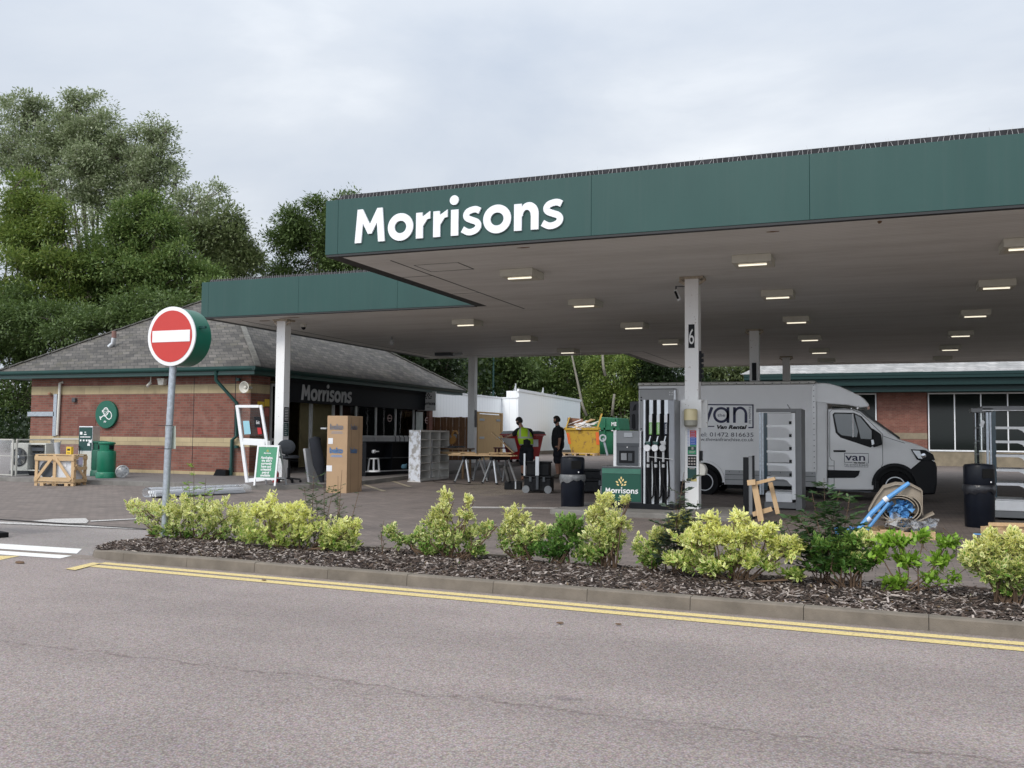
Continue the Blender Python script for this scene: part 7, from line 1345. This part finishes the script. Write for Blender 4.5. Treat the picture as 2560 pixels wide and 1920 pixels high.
# ---- planting bed shrubs
EUO=vleafmat('euonymus_leaf',(.78,.76,.24),(.93,.91,.50),(.14,.28,.04),.40); EUOY=vleafmat('euonymus_leaf_bright',(.80,.79,.22),(.94,.92,.48),(.19,.35,.04),.30); EUOG=vleafmat('euonymus_leaf_green',(.16,.32,.06),(.36,.48,.12),(.07,.17,.03),.55); LIME=leafmat('lime_leaf',(.17,.33,.03),(.34,.52,.07)); NETTLE=leafmat('weed_leaf',(.025,.07,.022),(.07,.14,.04),(.12,.20,.07)); NET2=leafmat('grey_weed_leaf',(.030,.055,.035),(.075,.11,.065))
def sprigs(lobes,n,per,size,m,parent,name='foliage',wr=.52,spread=.5,length=.11,base=None):
    w=np.array([r[0]*r[2] for c,r in lobes]); w=w/w.sum(); P=[];D=[];segs=MB()
    for (c,r),ww in zip(lobes,w):
        k=max(3,int(n*ww)); d=rng.normal(size=(k,3)); d[:,2]=d[:,2]*.85+.28; d/=np.linalg.norm(d,axis=1,keepdims=True)
        tip=np.array(c)+d*np.array(r)*np.array([.95,.95,.84])*(rng.uniform(.50,1.10,k)+.22*(rng.random(k)<.12))[:,None]*(1+.10*np.sin(d[:,:1]*7+c[0]*9)*np.cos(d[:,2:]*6+c[2]*5)); tip[:,2]=np.maximum(tip[:,2],.03+.05*rng.random(k)); keep=np.array([mnoise.noise(Vector((t_[0]*6,t_[1]*6,t_[2]*6)))>-.16 for t_ in tip]); keep[:3]=True; tip=tip[keep]; d=d[keep]; k=len(tip); ax=d*1.1+np.array([0,0,.30])+rng.normal(size=d.shape)*.5; ax/=np.linalg.norm(ax,axis=1,keepdims=True)
        for i in range(0,k,5): a=Vector(tip[i]-ax[i]*length*1.6); segs.tube([a,Vector(tip[i])],[.003,.0018],4,cap=False)
        for j in range(per):
            f=(j+.5)/per; p=tip-ax*length*(1-f)[None] if False else tip-ax*length*(1-f); o=rng.normal(size=d.shape); o-=ax*(o*ax).sum(1,keepdims=True); o/=np.linalg.norm(o,axis=1,keepdims=True); P.append(p); D.append(o*(1.25-f*.75)*spread*2+ax*(.30+f*.55)+np.array([0,0,.25]))
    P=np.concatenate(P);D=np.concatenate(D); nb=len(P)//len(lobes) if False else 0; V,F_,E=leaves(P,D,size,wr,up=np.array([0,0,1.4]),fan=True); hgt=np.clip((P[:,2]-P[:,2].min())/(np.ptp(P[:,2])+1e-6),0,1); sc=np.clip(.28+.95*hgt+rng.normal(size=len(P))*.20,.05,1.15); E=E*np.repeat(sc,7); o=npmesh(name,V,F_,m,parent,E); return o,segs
def shrub(lobes_px,Yv,n,m,label,extra=None,size=.052,bushbase=None):
    """lobes given as (x,y,rx,ry) photo pixels on the plane Y=Yv"""
    lb=lobespx(lobes_px,Yv,.62); bx=float(np.mean([l[0][0] for l in lb])); loc=Vector((bx,Yv,bed_z(bx,min(Yv,9.6)))); t=thing('euonymus_shrub',label,'shrub',loc,0,'variegated shrubs in the planting bed'); L0_=[((c[0]-loc.x,c[1]-loc.y,c[2]-loc.z),r) for c,r in lb]
    o,sg=sprigs(L0_,int(n*1.1),8,size*1.04,m,t,wr=.46,length=.075)
    for c,r in L0_:
        for i in range(3): sg.tube([(random.uniform(-.08,.08)+c[0]*.4,0,0),(c[0]*.7+random.uniform(-.1,.1),random.uniform(-.1,.1),c[2]*.5),(c[0]+random.uniform(-.1,.1),c[1],c[2])],[.010,.007,.004],5,cap=False)
    sg.build('stems',TWIG,t)
    if extra:
        for lp,mm,nn,nm_ in extra: l2=[((c[0]-loc.x,c[1]-loc.y,c[2]-loc.z),r) for c,r in lobespx(lp,Yv,.6)]; o2,s2=sprigs(l2,nn,9,size*.95,mm,t,nm_)
    return t
shrub([(360,1275,42,26),(330,1262,18,10),(410,1300,60,40),(470,1285,70,45),(560,1290,60,45),(520,1330,70,35),(440,1335,60,25),(600,1310,40,35)],9.75,800,EUO,'wide low cream and yellow shrub around the foot of the sign post')
shrub([(680,1255,20,28),(660,1290,55,40),(730,1300,60,50),(700,1345,80,40),(790,1335,60,40),(640,1340,50,30),(860,1340,40,45),(890,1310,16,20),(830,1365,40,18)],9.25,880,EUOY,'broad yellow shrub right of the sign post with darker right end',extra=[([(850,1340,45,45),(870,1370,30,20)],EUO,160,'darker_foliage')])
shrub([(1115,1255,16,30),(1105,1290,28,30),(1090,1320,35,35),(1170,1255,8,22),(1165,1290,22,26),(1140,1350,65,40),(1050,1345,35,28),(1225,1315,18,14),(1195,1335,35,28),(985,1330,25,20),(1010,1350,35,18),(1180,1375,45,22),(1085,1375,40,20)],9.45,720,EUO,'third shrub from the left, with a tall pointed yellow shoot')
shrub([(1290,1300,34,38),(1270,1345,28,40),(1320,1350,40,38),(1310,1385,40,22),(1355,1330,30,25)],9.55,330,EUO,'cream shrub left of the green leaved shrub in the middle',extra=None)
shrub([(1370,1370,60,35),(1420,1345,55,45),(1420,1310,40,30),(1400,1385,50,20)],9.5,330,EUOG,'plain green shrub pressed between two cream shrubs')
shrub([(1515,1255,26,24),(1490,1290,30,30),(1535,1310,42,38),(1500,1350,50,40),(1480,1385,60,24),(1535,1350,30,35),(1562,1250,10,12)],9.4,560,EUO,'cream shrub in front of the pump with a raised right crown')
shrub([(1620,1375,40,35),(1650,1340,25,25),(1700,1300,34,25),(1640,1405,45,20)],9.3,300,EUO,'small cream shrub below the marked pillar mixed with dark weeds')
shrub([(1760,1305,45,30),(1850,1300,22,28),(1830,1345,70,40),(1740,1360,60,45),(1900,1330,50,35),(1780,1410,75,35),(1880,1400,75,45),(1960,1370,50,40),(1990,1435,45,16),(1700,1400,40,30)],8.98,1150,EUOY,'largest bright cream shrub below the timber trestle',size=.056)
shrub([(2080,1370,60,30),(2140,1350,40,25),(2060,1410,60,30),(2130,1400,55,35),(2170,1400,40,30)],9.0,420,EUOG,'green and cream shrub left of the lime leaved bush',extra=[([(2160,1345,30,20),(2150,1395,35,25)],EUO,130,'cream_foliage')])
def lime():
    lb=lobespx([(2230,1350,60,28),(2310,1340,35,22),(2370,1355,40,20),(2270,1400,45,28),(2350,1400,40,25),(2240,1455,45,22),(2330,1450,45,25),(2200,1385,30,20),(2385,1440,25,25)],8.95,.6); loc=Vector((lb[3][0][0],8.95,.09)); t=thing('lime_bush','lime green open leafy bush between the pallet and the kerb','shrub',loc); l2=[((c[0]-loc.x,c[1]-loc.y,c[2]-loc.z),r) for c,r in lb]; o,sg=sprigs(l2,300,8,.055,LIME,t,wr=.48)
    for c,r in l2: sg.tube([(random.uniform(-.1,.1),0,0),(c[0]*.6,0,c[2]*.5),(c[0],c[1],c[2])],[.008,.006,.003],5,cap=False)
    sg.build('stems',TWIG,t)
lime()
shrub([(2480,1370,60,40),(2540,1360,40,45),(2440,1400,50,35),(2500,1430,80,45),(2560,1420,40,50),(2475,1340,20,22),(2600,1400,50,60),(2540,1475,60,25)],8.75,820,EUO,'cream shrub cut off by the right picture edge',size=.056)
shrub([(378,1336,16,10)],9.8,22,EUOG,'tiny green seedling left of the sign post foot')
# tall weeds: stems with side shoots bearing leaves
def weed(px,base,Yv,m,label,leafsize=.07,nside=7,wr=.42,sp=.16,cat='weed'):
    b=YP(base[0],base[1],Yv); b.z=max(bed_z(b.x,min(Yv,9.6)),.05); t=thing('tall_weed',label,cat,b,0,'tall weeds growing among the shrubs'); P=[];D=[];sg=MB()
    for x,y in px:
        tip=YP(x,y,Yv+random.uniform(-.1,.1))-b; mid=tip*.5+Vector((random.uniform(-.05,.05),random.uniform(-.05,.05),0)); r0=Vector((random.uniform(-.06,.06),0,0)); sg.tube([r0,mid,tip],[.006,.004,.002],5,cap=False)
        for i in range(nside):
            f=.25+.75*i/nside; q=mid.lerp(tip,(f-.5)*2) if f>.5 else r0.lerp(mid,f*2)
            for s_ in range(2):
                a=random.uniform(0,6.28); l_=sp*(1.25-f*.7)*random.uniform(.6,1.2); e=q+Vector((math.cos(a)*l_,math.sin(a)*l_,l_*random.uniform(.1,.6))); sg.tube([q,e],[.002,.0012],4,cap=False)
                for k in range(6): g=(k+1)/6; p=q.lerp(e,g); P.append(p); d=(e-q).normalized(); sd=Vector((-d.y,d.x,0))*(1 if k%2 else -1); D.append(sd*.9+d*.7+Vector((0,0,random.uniform(-.3,.15))))
                P.append(e); D.append((e-q).normalized())
    V,F_,_=leaves(np.array(P),np.array(D),leafsize,wr,up=np.array([0,0,1.6])); npmesh('leaves',V,F_,m,t); sg.build('stems',TWIG,t); return t
weed([(485,1152),(470,1200),(515,1195),(540,1215),(455,1215)],(490,1330),9.8,LIME,'light green feathery weed behind the sign post shrub',.045,8,.4,.12)
weed([(785,1180),(760,1215),(810,1205),(835,1215),(790,1240),(860,1255),(740,1250),(880,1290)],(790,1360),9.4,NETTLE,'green bushy weed with thin leaves before the cardboard box',.05,9,.34,.15)
weed([(855,1175),(845,1190),(905,1200)],(850,1350),9.3,NETTLE,'bare brown seed stalk rising in front of the cardboard box',.025,4,.5,.08)
weed([(950,1330),(960,1300)],(955,1395),9.3,NETTLE,'small dry stem standing between the two left shrubs',.02,4,.4,.05)
weed([(1710,1180),(1690,1230),(1745,1250),(1670,1290),(1780,1290),(1660,1340),(1720,1330),(1650,1300)],(1700,1420),9.2,NET2,'grey green weed with broad leaves in front of the marked pillar',.075,7,.5,.14)
weed([(2060,1195),(2030,1230),(2100,1225),(2125,1240),(2000,1280),(2140,1300),(2080,1290),(1990,1330),(2040,1350),(2130,1345),(1960,1300)],(2060,1420),9.1,NETTLE,'dark leafy weed clump in front of the van cab',.085,9,.42,.20)
weed([(2120,1330),(2165,1370)],(2110,1410),9.1,NETTLE,'thin arching weed stems left of the pallet',.04,4,.4,.1)
# low litter of the verge: small weeds and fallen leaves on the bark
P=np.array([[x,y,bed_z(x,y)+.01] for x,y in (bedarea() for _ in range(900))]); V,F_,_=leaves(P,rng.normal(size=P.shape)*np.array([1,1,.25])+np.array([0,0,.15]),.035,.5); o=npmesh('bed_litter',V,F_,leafmat('dry_leaf',(.16,.10,.05),(.30,.22,.12),(.16,.26,.06))); tag(o,kind='stuff')
# small litter on the road near the kerb
for i,(x,y,s_,lb_) in enumerate(((1400,1557,.035,'small dark clod on the road below the yellow lines'),(1546,1560,.03,'tiny dark leaf on the road right of the clod'),(50,1406,.07,'short dark twig on the road by the left white lines'),(660,1450,.03,'small dark leaf on the yellow line'))):
    p=ZP(x,y,.012); t=thing('road_debris',lb_,'debris',p); MB().lathe([(.001,-.3*s_),(s_*.6,-.1*s_),(s_*.5,.2*s_),(.001,.3*s_)],7).build('clod',TWIG,t); t.scale=(1.6,.7,.8)
